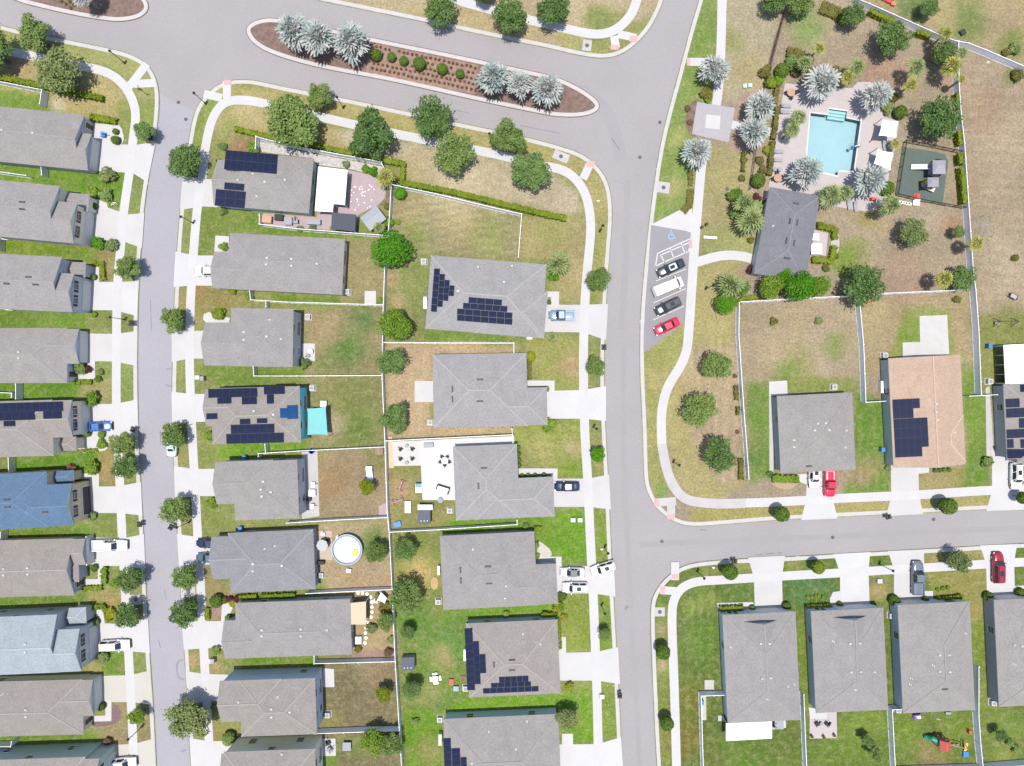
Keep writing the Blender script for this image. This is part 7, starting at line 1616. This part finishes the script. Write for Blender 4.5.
table(791,92.5,.72,'round orange table at the top left of the pool deck', M_org, z=.05); table(777.7,178,.72,'round orange table on the deck by the clubhouse roof', M_org, z=.05)
for i, (x, y, a) in enumerate(((786.5,93,90),(791,97.5,180),(795.5,92.5,-90))): chair(x, y, a, 'dark chair %s the upper orange pool table' % ('left of','below','right of')[i], z=.05)
for i, (x, y, a) in enumerate(((773,179,90),(777,172.8,0),(782,177,-60))): chair(x, y, a, 'dark chair %s the lower orange pool table' % ('left of','above','right of')[i], z=.05)
chair(788.5,179.5,-90,'purple cushioned chair beside the lower left silver palm', mat('purple_fabric',(0.10,0.07,0.22),.8,.1,4,obj=True), z=.05, sz=1.3)
table(816.5,249,.95,'white table on the small clubhouse patio, larger', M_plw, square=True); table(815.5,237,.6,'white table on the small clubhouse patio, smaller', M_plw, square=True)
mb = MB(); mb.box(0,0,.42,2.4,.42,.08); mb.box(-.8,0,0,.3,.36,.42); mb.box(.8,0,0,.3,.36,.42)
o = mb.build('stone_bench', M_plw); o.location = (*g(709.6,238),0); o.rotation_euler = (0,0,R(-4)); tag(o, 'white stone bench on the lawn right of the wheelchair symbol', 'bench')
for x, y, lb in ((701,228,'dark waste bin on the lawn above the white stone bench, left'),(705.5,225,'dark pet-waste bin on the lawn above the white stone bench, right')):
    mb = MB(); mb.lathe([(.22,0),(.25,.8),(.27,.82),(.2,.95),(0,1.0)],10); o = mb.build('litter_bin', M_iron); o.location = (*g(x,y),0); tag(o, lb, 'bin', 'litter bins by the path')
# playground
slab([(903.5,147),(934,151.5),(945,154.5),(948,161),(942.5,204.5),(895.8,194.5)], 'dark green rubber surface of the playground', mat('rubber_green', A(112,128,120), .9, .08, .8, .08, 6), 0.03, 'playground_surface')
t = thing('play_structure','grey-roofed play structure with a white slide and yellow panel','playground structure',931,174,0,0)
bx, by = g(931,174)
def at(px, py, z=0): x, y = g(px, py, z); return (x-bx, y-by)
for (x, y, w_, h_) in ((939.5,167,2.2,2.3),(933.5,182,1.9,1.6)):
    cx, cy = at(x, y, 3.0)
    d = MB(); d.box(cx,cy,1.3,w_*.9,h_*.9,.1); d.build('deck', M_plg, t)
    for a in (-1,1):
        for b in (-1,1): q = MB(); q.box(cx+a*w_*.42,cy+b*h_*.42,0,.12,.12,2.9); q.build('post', M_iron, t)
    q = MB(); q.box(cx,cy,2.85,w_*1.05,h_*1.05,.08); q.box(cx,cy,2.93,w_*1.05,h_*1.05,.55,tx=.55,ty=.1); q.build('roof', mat('play_roof', A(196,192,204), .5, .06, 3, obj=True), t)
a = at(930,167,1.3); b = at(911,167.2,.3); q = MB(); q.bar((*a,1.35),(*b,.3),.75,.1)
for s_ in (-1,1): q.bar((a[0],a[1]+s_*.38,1.45),(b[0],b[1]+s_*.38,.4),.08,.28)
q.build('slide', M_plw, t)
q = MB(); a = at(938,170); b = at(927,185); q.bar((*a,1.3),(*b,1.3),1.0,.1); q.build('bridge', M_iron, t)
q = MB(); a = at(922.5,184); q.box(*a,0.2,.9,.9,1.3,rz=.3); q.build('climbing_panel', M_pyel, t)
q = MB(); a = at(929,189.5); q.box(*a,.6,1.3,.9,.1,rz=-.4); q.box(*a,0,.2,.2,.6); q.build('step', mat('plastic_beige',(0.5,0.48,0.40),.5,.05,3,obj=True), t)
q = MB()
for k in range(4): a = at(930+k*1.4,162.5); q.bar((*a,0),(a[0],a[1],1.9),.06)
a = at(930,162.5); b = at(935,163); q.bar((*a,1.9),(*b,1.9),.08); q.build('climbing_bars', M_iron, t)
mb = MB(); mb.box(0,0,0,1.0,1.0,.08); mb.box(0,0,.08,.6,.6,.3); o = mb.build('spring_rider', M_pred); o.location = (*g(916.8,196.7),.03); tag(o, 'small red play block at the lower playground fence', 'play equipment')
mb = MB(); mb.box(0,0,.4,1.2,.9,.08); mb.box(-.4,0,0,.1,.8,.4); mb.box(.4,0,0,.1,.8,.4); mb.box(0,.45,.5,1.2,.08,.45); o = mb.build('park_bench', M_plw); o.location = (*g(915,203.5),0); tag(o, 'white bench just outside the lower playground fence', 'bench')
for i in range(5):
    mb = MB(); mb.box(0,0,0,.7,.45,.06); o = mb.build('stepping_stone', M_plw); o.location = (*g(900+i*2.6,202+i*.5),0); tag(o, 'pale stepping stone leading to the white playground bench', 'stepping stone', 'stones leading to the playground bench')
mb = MB(); mb.box(0,0,0,.9,.5,.9); o = mb.build('fire_box', M_pred); o.location = (*g(871.5,200),.05); tag(o, 'red box at the right edge of the pool deck below the palm', 'box')
# sheds
def shed(px, py, w_, d_, h, rot, label, rm, vent=True, wm=None):
    t = thing('garden_shed', label, 'shed', px, py, h, R(-rot), 'garden sheds')
    b = MB(); b.box(0,0,0,w_*.92,d_*.92,h*.78); b.build('wall', wm or M_plg, t)
    r__ = MB(); z0, z1 = h*.78, h*1.05
    v = [(-w_/2,-d_/2,z0),(w_/2,-d_/2,z0),(w_/2,d_/2,z0),(-w_/2,d_/2,z0),(-w_/2,0,z1),(w_/2,0,z1)]
    r__.mesh(v, [(0,1,5,4),(2,3,4,5),(3,0,4),(1,2,5),(3,2,1,0)]); ro = r__.build('roof', rm, t)
    q = MB(); q.box(0,-d_*.465,.05,.9,.05,h*.66); q.build('door', M_plw, t)
    if vent:
        for k in (-1,0,1): q = MB(); q.box(k*w_*.25,-d_*.25,(z0+z1)/2,.14,.14,.12); q.build('roof_vent', M_plw, ro)
shed(372.6,217.5,3.6,3.0,2.3,-37,'grey gable-roofed shed set diagonally on the pink patio corner', mat('shed_roof_grey', A(196,204,212), .6, .05, 2, obj=True), False)
shed(424,517.5,2.2,2.5,2.2,-2,'dark grey shed at the lower fence of the toy-strewn yard', mat('shed_roof_dark', A(124,128,138), .7, .08, 2, obj=True))
shed(407.5,665,2.4,2.3,2.2,-2,'dark grey shed against the central fence above the dense round tree', MATS['shed_roof_dark'])
# picnic table with four benches (white plastic star)
t = thing('picnic_table','white star-shaped picnic table with four benches on the lawn','picnic table',435.4,679,.6)
q = MB(); q.box(0,0,.68,1.0,1.0,.06); q.build('tabletop', M_plw, t)
for k in range(4):
    a = k*math.pi/2+.12; q = MB(); q.box(.85*math.cos(a),.85*math.sin(a),.4,.36,.85,.06,rz=a); q.build('bench', M_plw, t)
    q = MB(); q.bar((.9*math.cos(a),.9*math.sin(a),0),(.3*math.cos(a),.3*math.sin(a),.68),.08); q.build('leg', M_plw, t)
# round pool
t = thing('above_ground_pool','round above-ground pool with a white cover and blue rim','above-ground pool',347.6,549,.6,0)
q = MB(); q.lathe([(2.66,0),(2.70,.6),(2.66,1.15)],40,cap=False); q.build('wall', mat('pool_wall_blue', A(150,178,206), .5, .05, 2, obj=True), t)
q = MB(); q.lathe([(2.58,1.05),(2.58,1.2),(2.76,1.2),(2.78,1.12)],40,cap=False); q.build('rim', mat('pool_rim', A(190,206,222), .4, .05, 2, obj=True), t)
q = MB(); q.lathe([(2.58,.98),(0,.98)],40,cap=False); q.build('water', mat('round_pool_blue', A(120,170,214), .2, .06, 1.0, obj=True), t); q = MB(); q.lathe([(2.42,1.06),(2.3,1.09),(0,1.09)],40,cap=False); q.build('cover', mat('pool_cover', A(232,236,236), .5, .16, 1.6, .08, 4, obj=True), t)
q = MB(); q.box(1.6,-.3,1.1,.7,.6,.2); q.lathe([(.45,1.1),(.5,1.2),(.3,1.24)],12,1.4,-.6); q.build('float', M_pyel, t)
q = MB()
for s_ in (-.25,.25): q.bar((-2.0+s_*.7,2.3+s_*.7,0),(-1.7+s_*.7,1.9+s_*.7,1.4),.06)
for k in range(4): q.bar((-2.2+k*.07,2.1-k*.09,.3+k*.3),(-1.8+k*.07,2.5-k*.09,.3+k*.3),.05)
q.build('ladder', M_plw, t)
boxthing('pool_pump', 348.8,570.5, .8,.6,.6, M_plg, 'dark pool pump box below the round pool', 'pump', 10, M_plw)
umbrella(321.5,546,1.05,mat('umbrella_pale',A(226,236,236),.8,.04,2,obj=True),'pale round patio umbrella between house and round pool')
chair(323,534,0,'white patio chair above the pale umbrella', M_plw); chair(328,540,-60,'dark patio chair right of the pale umbrella'); boxthing('grill',321,562.5,1.1,.6,1.0,M_fab,'dark grill beside the cream pavers by the round pool','grill',0)
# white patio yard
table(444.7,460.5,.62,'white round table in the middle of the big white patio', M_plw, z=.05)
for k in range(5):
    a = k*1.2566+.3; chair(444.7+4.6*math.cos(a), 460.5+4.6*math.sin(a), -math.degrees(a)-90, 'dark chair around the white round table on the big white patio', z=.05, group='five chairs round the white patio table', sz=.85)
t = thing('corner_sofa','dark L-shaped outdoor sofa at the lower end of the big white patio','sofa',443,489,.4,R(-17),z=.05)
q = MB(); q.box(0,.15,0,2.2,.75,.42); q.build('seat', M_plw, t); q = MB(); q.box(0,.5,.3,2.3,.22,.5); q.box(1.1,-.1,.3,.22,1.1,.45); q.box(-1.12,.1,.3,.2,.8,.35); q.build('backrest', M_fab, t)
table(440,500.5,.5,'glass coffee table at the lower edge of the big white patio', M_plg, .45, z=.05)
boxthing('storage_bench',428.6,445.2,1.6,.75,.7,M_plg,'dark grey storage bench by the white patio fence','storage box',-3)
for x, y, i in ((400.7,449.3,'upper left'),(412.6,449.1,'upper right'),(400.7,459,'lower left'),(412.6,458.8,'lower right')): chair(x,y,45,'black folding chair at the %s of the pale tiled corner' % i, sz=1.0, z=.045)
for x, y, i in ((407,445.5,'top'),(407,462.5,'bottom')): 
    mb = MB(); mb.lathe([(.28,0),(.34,.45),(.30,.45),(.28,.38),(0,.38)],10); o = mb.build('planter_pot', M_plg); o.location = (*g(x,y),.045); tag(o, 'grey planter pot at the %s of the pale tiled corner' % i, 'planter')
def toy_bike(px, py, m, label, rz):
    t = thing('toy_swing', label, 'play equipment', px, py, .5, R(rz), 'pink play equipment in the toy yard')
    for x in (-.9,.9):
        for s_ in (-1,1): q = MB(); q.bar((x,s_*.6,0),(x,0,1.4),.08); q.build('leg', m, t)
    q = MB(); q.bar((-.95,0,1.4),(.95,0,1.4),.08); q.build('beam', m, t)
    for x in (-.4,.4): q = MB(); q.box(x,.1,.4,.4,.3,.06); q.bar((x-.15,.1,.42),(x-.1,0,1.38),.03); q.bar((x+.15,.1,.42),(x+.1,0,1.38),.03); q.build('seat', M_plg, t)
toy_bike(401.3,485.5,M_pink,'pink toy swing frame on the sandy soil, upper of two',70); toy_bike(397.8,500.5,M_pink,'pink toy swing frame on the sandy soil, lower by the fence',20)
t = thing('garden_lounger','white and pale blue padded lounger left of the big white patio','lounger',418.6,488,.3,0); q = MB(); q.box(0,0,0,1.1,1.7,.4); q.build('base', M_plw, t); q = MB(); q.box(0,.45,.4,1.0,.7,.12); q.build('cushion', mat('fabric_sky',A(150,206,236),.8,.05,3,obj=True), t); q = MB(); q.bar((-.5,.9,.4),(.5,.9,.4),.15,.6); q.build('backrest', M_fab, t)
boxthing('storage_chest',408,507,1.0,1.9,.8,M_plw,'tall white storage chest above the blue toy','storage box',0)
t = thing('toy_table','blue plastic toy water table in the fence corner','toy',397.5,524,.3,R(15)); q = MB(); q.box(0,0,.4,1.3,.9,.15); q.build('tray', M_plb, t)
for a in (-.5,.5):
    for b in (-.3,.3): q = MB(); q.box(a,b,0,.1,.1,.4); q.build('leg', M_plb, t)
t = thing('canopy_swing','white canopy swing seat above the grey shed','swing seat',425.7,507,.9,0); q = MB(); q.box(0,.1,1.7,2.6,.9,.06); q.build('canopy', M_can, t); q = MB(); q.box(0,0,.45,1.9,.6,.1); q.build('seat', M_fab, t)
for s_ in (-1,1): q = MB(); q.bar((s_*1.2,-.5,0),(s_*1.2,.1,1.7),.06); q.bar((s_*1.2,.6,0),(s_*1.2,.1,1.7),.06); q.build('frame', M_plw, t)
# slide in the brown lawn
t = thing('play_slide','white toy slide with pale blue foot above the yellowish tree','toy slide',369.3,474,.8,0); q = MB(); q.bar((0,1.0,1.2),(0,-1.0,.15),1.1,.1); q.build('slide', M_plw, t); q = MB(); q.box(0,1.15,0,1.1,.5,1.2); q.build('ladder', M_plw, t); q = MB(); q.box(0,-1.2,.05,1.1,.4,.12); q.build('foot', mat('plastic_sky',A(190,226,240),.5,.05,3,obj=True), t)
t = thing('toy_house','small white playhouse frame in the fence corner above the brown lawn','playhouse',379.5,451,.5,0); q = MB(); q.box(0,0,0,1.3,1.1,.9); q.build('wall', M_plw, t); q = MB(); q.box(0,0,.9,1.5,1.3,.4,tx=.2); q.build('roof', mat('roof_brownish',A(190,160,140),.7,.1,3,obj=True), t)
for x, y, lb in ((313.5,484.5,'white chair on the grey concrete strip, upper'),(310,501,'x'),(312.5,506,'white chair on the grey concrete strip, lower')):
    if lb != 'x': chair(x,y,-90,lb,M_plw,sz=1.3)
table(312,493,.6,'white square table on the grey concrete strip', M_plw, square=True); chair(309,499,180,'dark chair below the white square table on the grey strip', sz=1.3)
table(310.5,351.5,.45,'small white table on the slab of the small-slab house', M_plw, z=.05); chair(308,355.5,120,'grey chair on the slab of the small-slab house',M_plg,z=.05)
chair(328,743,20,'dark chair on the white slab at the bottom, upper',z=.05,sz=1.3); chair(330,749.5,-50,'dark chair on the white slab at the bottom, lower',M_plg,z=.05,sz=1.5); table(346.8,746.5,.75,'grey weathered square table on the grass near the bottom yard trees', M_plg, square=True)

boxthing('cooler',451.4,682,.75,1.0,.5,M_pred,'red cooler on the grass right of the picnic table','cooler',0); boxthing('cooler',456,688.5,.9,.8,.5,M_plb,'blue cooler with pale front near the picnic table','cooler',0,mat('plastic_pale_blue',A(180,206,230),.5,.05,3,obj=True)); 
t = thing('raised_planter','small square wooden planter frame left of the lower solar array','planter',463,678.5,.2); q = MB(); 
for a in (0,1,2,3): q.box(.4*math.cos(a*1.571),.4*math.sin(a*1.571),0,.9,.08,.35,rz=a*1.571+1.571)
q.build('frame', M_wood, t); q = MB(); q.box(0,0,0,.76,.76,.25); q.build('soil', M_mulch, t)
boxthing('meter_cabinet',465.3,654.5,.5,1.9,1.3,M_plw,'white cabinet against the left wall of the picnic table solar house','cabinet'); boxthing('meter_cabinet',440.3,739,.6,1.9,1.3,M_acw,'pale cabinet at the left wall of the bottom solar house','cabinet'); boxthing('meter_cabinet',425.3,303,.5,2.0,1.2,M_plw,'white cabinet at the left wall of the top solar house','cabinet'); boxthing('meter_cabinet',438.8,570,.4,1.5,1.2,M_plw,'white cabinet at the left wall of the three-car house','cabinet'); boxthing('storage_box',529.5,337.5,.9,.6,.6,M_plw,'white box at the lower front eave of the top solar house','storage box'); boxthing('storage_box',883,387,.9,2.0,1.0,M_plw,'white clutter box at the left wall of the tan roof house','storage box')
mb = MB(); mb.lathe([(.7,0),(.9,.05),(.9,.18),(0,.2)],14); o = mb.build('sand_pile', mat('sand_heap',A(226,190,140),.95,.1,3)); o.location = (*g(434.6,583),0); o.scale = (.8,1.3,1); tag(o, 'small oval sand patch left of the three-car house', 'sand pile')
# lavender patio, lower right
chair(817,724,30,'black patio chair on the lavender patio, left',z=.045,sz=1.2); chair(827,724,-40,'black patio chair on the lavender patio, right',z=.045,sz=1.2); table(821.8,724.5,.28,'little dark table between two black patio chairs', M_plg, .5, z=.045)
for x, y, i in ((811.5,736,'left'),(823.5,736.5,'middle'),(834,735,'right')):
    t = thing('planter', 'potted plant at the %s of the lavender patio lower edge' % i, 'planter', x, y, .3, 0, z=.045); q = MB(); q.lathe([(.18,0),(.26,.4),(.22,.4),(.2,.34),(0,.34)],10); q.build('pot', M_plg, t); put('foliage', tinted(BUSH[0], L_OLI, 'foliage'), t, (0,0,.5)).scale = (.35,.35,.3)
table(779,724.5,.8,'pale square table beside the white lanai roof', M_plg, square=True, z=.05); chair(774.5,724.5,90,'black chair left of the pale square table by the lanai',z=.05,sz=1.3)
# backyard playset
t = thing('backyard_playset','wooden playset with red-roofed tower, swings and a green slide','playset',944,743,0,0); bx, by = g(944,743)
cx, cy = at(942,742.5,1.6)
for a in (-1,1):
    for b in (-1,1): q = MB(); q.box(cx+a*.75,cy+b*.75,0,.12,.12,2.6); q.build('post', M_woodr, t)
q = MB(); q.box(cx,cy,1.3,1.6,1.6,.1); q.build('deck', M_wood, t); q = MB(); q.box(cx,cy,2.5,1.9,1.7,.7,tx=.1); q.build('roof', mat('canvas_coral',A(226,110,96),.7,.1,3,obj=True), t)
a = at(938,741,1.4); b = at(924.5,737,.3); q = MB(); P_ = [Vector((*a,1.45)), Vector((a[0]-.9,a[1]+.35,1.25)), Vector((b[0]+.5,b[1]+.1,.6)), Vector((*b,.3))]; q.tube(P_,[.45,.45,.42,.4],10); q.build('slide', M_pgrn, t)
q = MB(); e = at(960,742.5); q.bar((cx+.7,cy,2.2),(*e,2.2),.12)
for d_ in (-.8,.8): q.bar((*e,2.2),(e[0]+.1,e[1]+d_,0),.1)
q.bar((e[0]-.6,e[1],2.2),(e[0]-.6,e[1]+1.6,2.0),.08); q.build('swing_beam', M_wood, t)
for k in range(3): s_ = at(948+k*4,743.5); q = MB(); q.box(*s_,.45,.45,.2,.05); q.bar((s_[0]-.2,s_[1],.47),(s_[0]-.2,s_[1],2.2),.025); q.bar((s_[0]+.2,s_[1],.47),(s_[0]+.2,s_[1],2.2),.025); q.build('swing', M_plg, t)
q = MB(); a = at(935,733); q.bar((*a,0),(cx-.5,cy+.8,1.3),.7,.08); q.build('climbing_wall', M_woodr, t)
t = thing('toy_slide','yellow toy slide with a blue base right of the playset','toy slide',965.3,748,.5,0); q = MB(); q.bar((-.1,1.2,1.1),(.15,-.7,.2),.5,.08); q.build('slide', M_pyel, t); q = MB(); q.box(.2,-1.2,0,.9,.9,.4); q.build('base', M_plb, t)
t = thing('toy_car','purple and white toy car on the grass below the playset house','toy car',917,716,.3,R(12)); q = MB(); q.box(0,0,.15,1.5,.7,.45,tx=.8); q.build('body', mat('plastic_purple',(0.16,0.08,0.36),.4,.06,3,obj=True), t); q = MB(); q.box(.1,0,.6,.7,.5,.25,tx=.7); q.build('seat', M_plw, t)
for a in (-.45,.45):
    for b in (-.35,.35): q = MB(); q.lathe([(.18,-.05),(.18,.05)],10); o = q.build('wheel', M_tyre, t, (a,b,.18)); o.rotation_euler = (R(90),0,0)
t = thing('toy_scooter','small dark toy scooter on the grass right of the purple toy car','toy',939,719.5,.2,R(-20)); q = MB(); q.box(0,0,.08,.9,.25,.06); q.build('deck', M_plg, t); q = MB(); q.bar((.4,0,.1),(.3,0,.8),.05); q.bar((.3,-.25,.8),(.3,.25,.8),.05); q.build('handlebar', M_pred, t)
boxthing('toy_box',948,713,.9,.4,.5,M_plg,'dark toy box at the eave of the playset house','toy box'); boxthing('toy_post',969.5,732,.4,.6,.8,M_pred,'red box at the fence right of the playset','toy box')
# upper right field
t = thing('pallet_stack','orange and red crates with a teal bucket at the top edge','crates',888.5,1.5,.3,R(-20))
for k, (x, y, m_) in enumerate(((-.9,.2,M_woodr),(0,.1,M_pred),(.9,-.1,M_woodr),(.4,.8,mat('plastic_teal',(0.1,0.35,0.32),.5,.06,3,obj=True)))): q = MB(); q.box(x,y,0,.8,.7,.5); q.build('crate', m_, t)
t = thing('fire_pit','dark square fire pit in the field above the slanting fence','fire pit',962.5,32.5,.2,R(30)); q = MB(); q.box(0,0,0,1.0,1.0,.4); q.build('bowl', M_iron, t); q = MB(); q.box(0,0,.4,.8,.8,.05); q.build('grate', M_dark, t)
mb = MB(); mb.box(0,0,0,.8,.6,.35,tx=.6,ty=.7); o = mb.build('pale_rock', mat('rock_pale',A(240,226,210),.9,.1,3)); o.location = (*g(987,63),0); tag(o, 'pale rock below the slanting fence at right', 'rock')
t = thing('garden_goal','pipe frame goal standing in the tan field','goal frame',987,226,.8,0); q = MB()
for a in (-.7,.8): q.bar((a,1.8,0),(a,-1.8,0),.06); q.bar((a,1.8,.0),(a,1.8,1.2),.06); q.bar((a,-1.8,0),(a,-1.8,1.2),.06)
q.bar((-.7,1.8,1.2),(-.7,-1.8,1.2),.06); q.bar((-.7,.4,.03),(.8,.4,.03),.05); q.build('frame', M_plg, t)
t = thing('wheelbarrow','dark-rimmed wheelbarrow tipped on the field edge','wheelbarrow',1012.8,296.5,.3,R(-30)); q = MB(); q.box(0,0,.25,1.1,.75,.3,tx=1.3,ty=1.2); q.build('tray', M_fab, t); q = MB(); q.box(0,0,.551,1.1,.7,.02); q.build('load', mat('load_grey',A(214,206,204),.8,.1,3,obj=True), t); q = MB(); q.lathe([(.2,-.05),(.2,.05)],10); o = q.build('wheel', M_tyre, t, (.85,0,.2)); o.rotation_euler = (R(90),0,0)
for s_ in (-.3,.3): q = MB(); q.bar((-.4,s_,.3),(-1.2,s_,.45),.05); q.build('handle', M_wood, t)
t = thing('swing_frame','dark A-frame swing on the grass behind the right edge lanai','swing',1004,322,.8,0); q = MB(); q.bar((-1.4,0,1.9),(1.8,.1,1.9),.09)
for a in (-1.4,1.8): q.bar((a,0,1.9),(a,-.8,0),.08); q.bar((a,0,1.9),(a,.8,0),.08)
q.build('frame', M_iron, t); q = MB(); q.box(-.9,-.2,.4,.9,.4,.08); q.bar((-1.2,-.2,.45),(-1.2,0,1.9),.03); q.bar((-.6,-.2,.45),(-.6,0,1.9),.03); q.build('seat', M_plg, t)
# bits by the fronts
chair(103.5,135,-90,'bright blue chair on the front walk of the top left corner house', M_plb, sz=1.4)
t = thing('bicycle','bicycle lying on the grass beside the red-shuttered house driveway','bicycle',113,204.5,.3,R(10)); q = MB()
for x in (-.5,.55):
    o_ = MB(); vs = []; fs = []
    for k in range(16):
        for r2, z in ((.33,.05),(.29,.05),(.29,.1),(.33,.1)): vs.append((x+r2*math.cos(k*.3927), r2*math.sin(k*.3927), z))
    for k in range(16):
        for j in range(4): fs.append((k*4+j, ((k+1) % 16)*4+j, ((k+1) % 16)*4+(j+1) % 4, k*4+(j+1) % 4))
    o_.mesh(vs, fs); o_.build('wheel', M_tyre, t)
for a, b in (((-.5,0),(0,.05)),((0,.05),(.4,.35)),((-.15,.42),(.4,.35)),((-.15,.42),(0,.05)),((-.5,0),(-.15,.42)),((.55,0),(.4,.4))): q.bar((*a,.1),(*b,.1),.05)
q.build('frame', M_plw, t); q = MB(); q.box(-.17,.5,.08,.26,.14,.06); q.build('saddle', M_fab, t); q = MB(); q.bar((.4,.42,-.0),(.4,.46,.4),.04); q.build('handlebar', M_fab, t)
boxthing('grill',279,217.5,1.4,1.0,.9,M_fab,'dark grill in the cluttered side yard below the lanai house','grill',5); boxthing('storage_box',267,219.5,1.6,1.2,.9,M_pred if False else mat('box_coral',A(236,190,160),.7,.06,3,obj=True),'coral storage box in the cluttered side yard','storage box',5); table(288,221,.7,'grey table in the cluttered side yard below the lanai house', M_plg, square=True); chair(296,221.5,0,'grey chair right of the side yard table', M_plg, sz=1.4); boxthing('hot_tub_box',314,222,2.2,.9,.8,M_plg,'long grey box near the charcoal canopy','storage box',3)
t = thing('trash_cluster','blue kiddie pool leaning on the fence above the brown lawn','paddling pool',311.5,450.8,.2,0); q = MB(); q.lathe([(.55,0),(.62,.25),(.52,.25),(.5,.06),(0,.06)],14); q.build('basin', M_plb, t); q = MB(); q.lathe([(.5,.12),(0,.12)],14); q.build('water', glassy('toy_water',(0.05,0.2,0.3),.1), t)
t = thing('blue_tarp','blue and white tarp heap at the bottom left edge','tarp',4,754,.3,R(20)); q = MB(); q.box(0,0,0,2.2,1.2,.35,tx=.6,ty=.6); q.build('cover', M_plb, t); q = MB(); q.box(.6,.6,0,1.6,.8,.3,tx=.7,ty=.7); q.build('sheet', M_plw, t)
chair(375.5,601,0,'pale garden chair near the small white canopy', M_plw, sz=1.2); boxthing('compost_box',358.5,640,1.0,1.2,.9,M_plw,'white cabinet and pot below the cream patio cover','storage box')
SUN_E, SKY_S, EXPO = 4.3, 0.14, 0.53
# ------------------------------------------------------------------ camera, sun, sky
cd = bpy.data.cameras.new('camera'); cam = bpy.data.objects.new('camera', cd); COL.objects.link(cam)
cam.location = (0, 0, H); cam.rotation_euler = (0, 0, 0)
cd.sensor_width = 36; cd.sensor_fit = 'HORIZONTAL'; cd.lens = 36*H/(1024*S); cd.clip_start = 1; cd.clip_end = 9000
sc.camera = cam
sd = Vector((-0.04, -0.075, 1)).normalized()      # towards the sun
elev = math.asin(sd.z); az = math.atan2(sd.x, sd.y)
ld = bpy.data.lights.new('sun', 'SUN'); ld.energy = SUN_E; ld.angle = R(0.53); ld.color = (1.0, 0.945, 0.865)
lo = bpy.data.objects.new('sun', ld); COL.objects.link(lo); lo.rotation_euler = (-sd).to_track_quat('-Z', 'Y').to_euler(); lo.location = (0, 0, 200)
w = bpy.data.worlds.new('World'); sc.world = w; w.use_nodes = True
nt = w.node_tree; sky = nt.nodes.new('ShaderNodeTexSky'); sky.sky_type = 'NISHITA'; sky.sun_disc = False
sky.sun_elevation = elev; sky.sun_rotation = az; sky.altitude = 50; sky.dust_density = 1.5
bg = nt.nodes['Background']; bg.inputs['Strength'].default_value = SKY_S; nt.links.new(sky.outputs[0], bg.inputs['Color'])
sc.view_settings.view_transform = 'Standard'; sc.view_settings.look = 'None'; sc.view_settings.exposure = EXPO; sc.view_settings.gamma = 1; sc.view_settings.use_curve_mapping = False
sc.cycles.max_bounces = 6; sc.cycles.diffuse_bounces = 3; sc.cycles.transparent_max_bounces = 6; sc.cycles.use_denoising = True
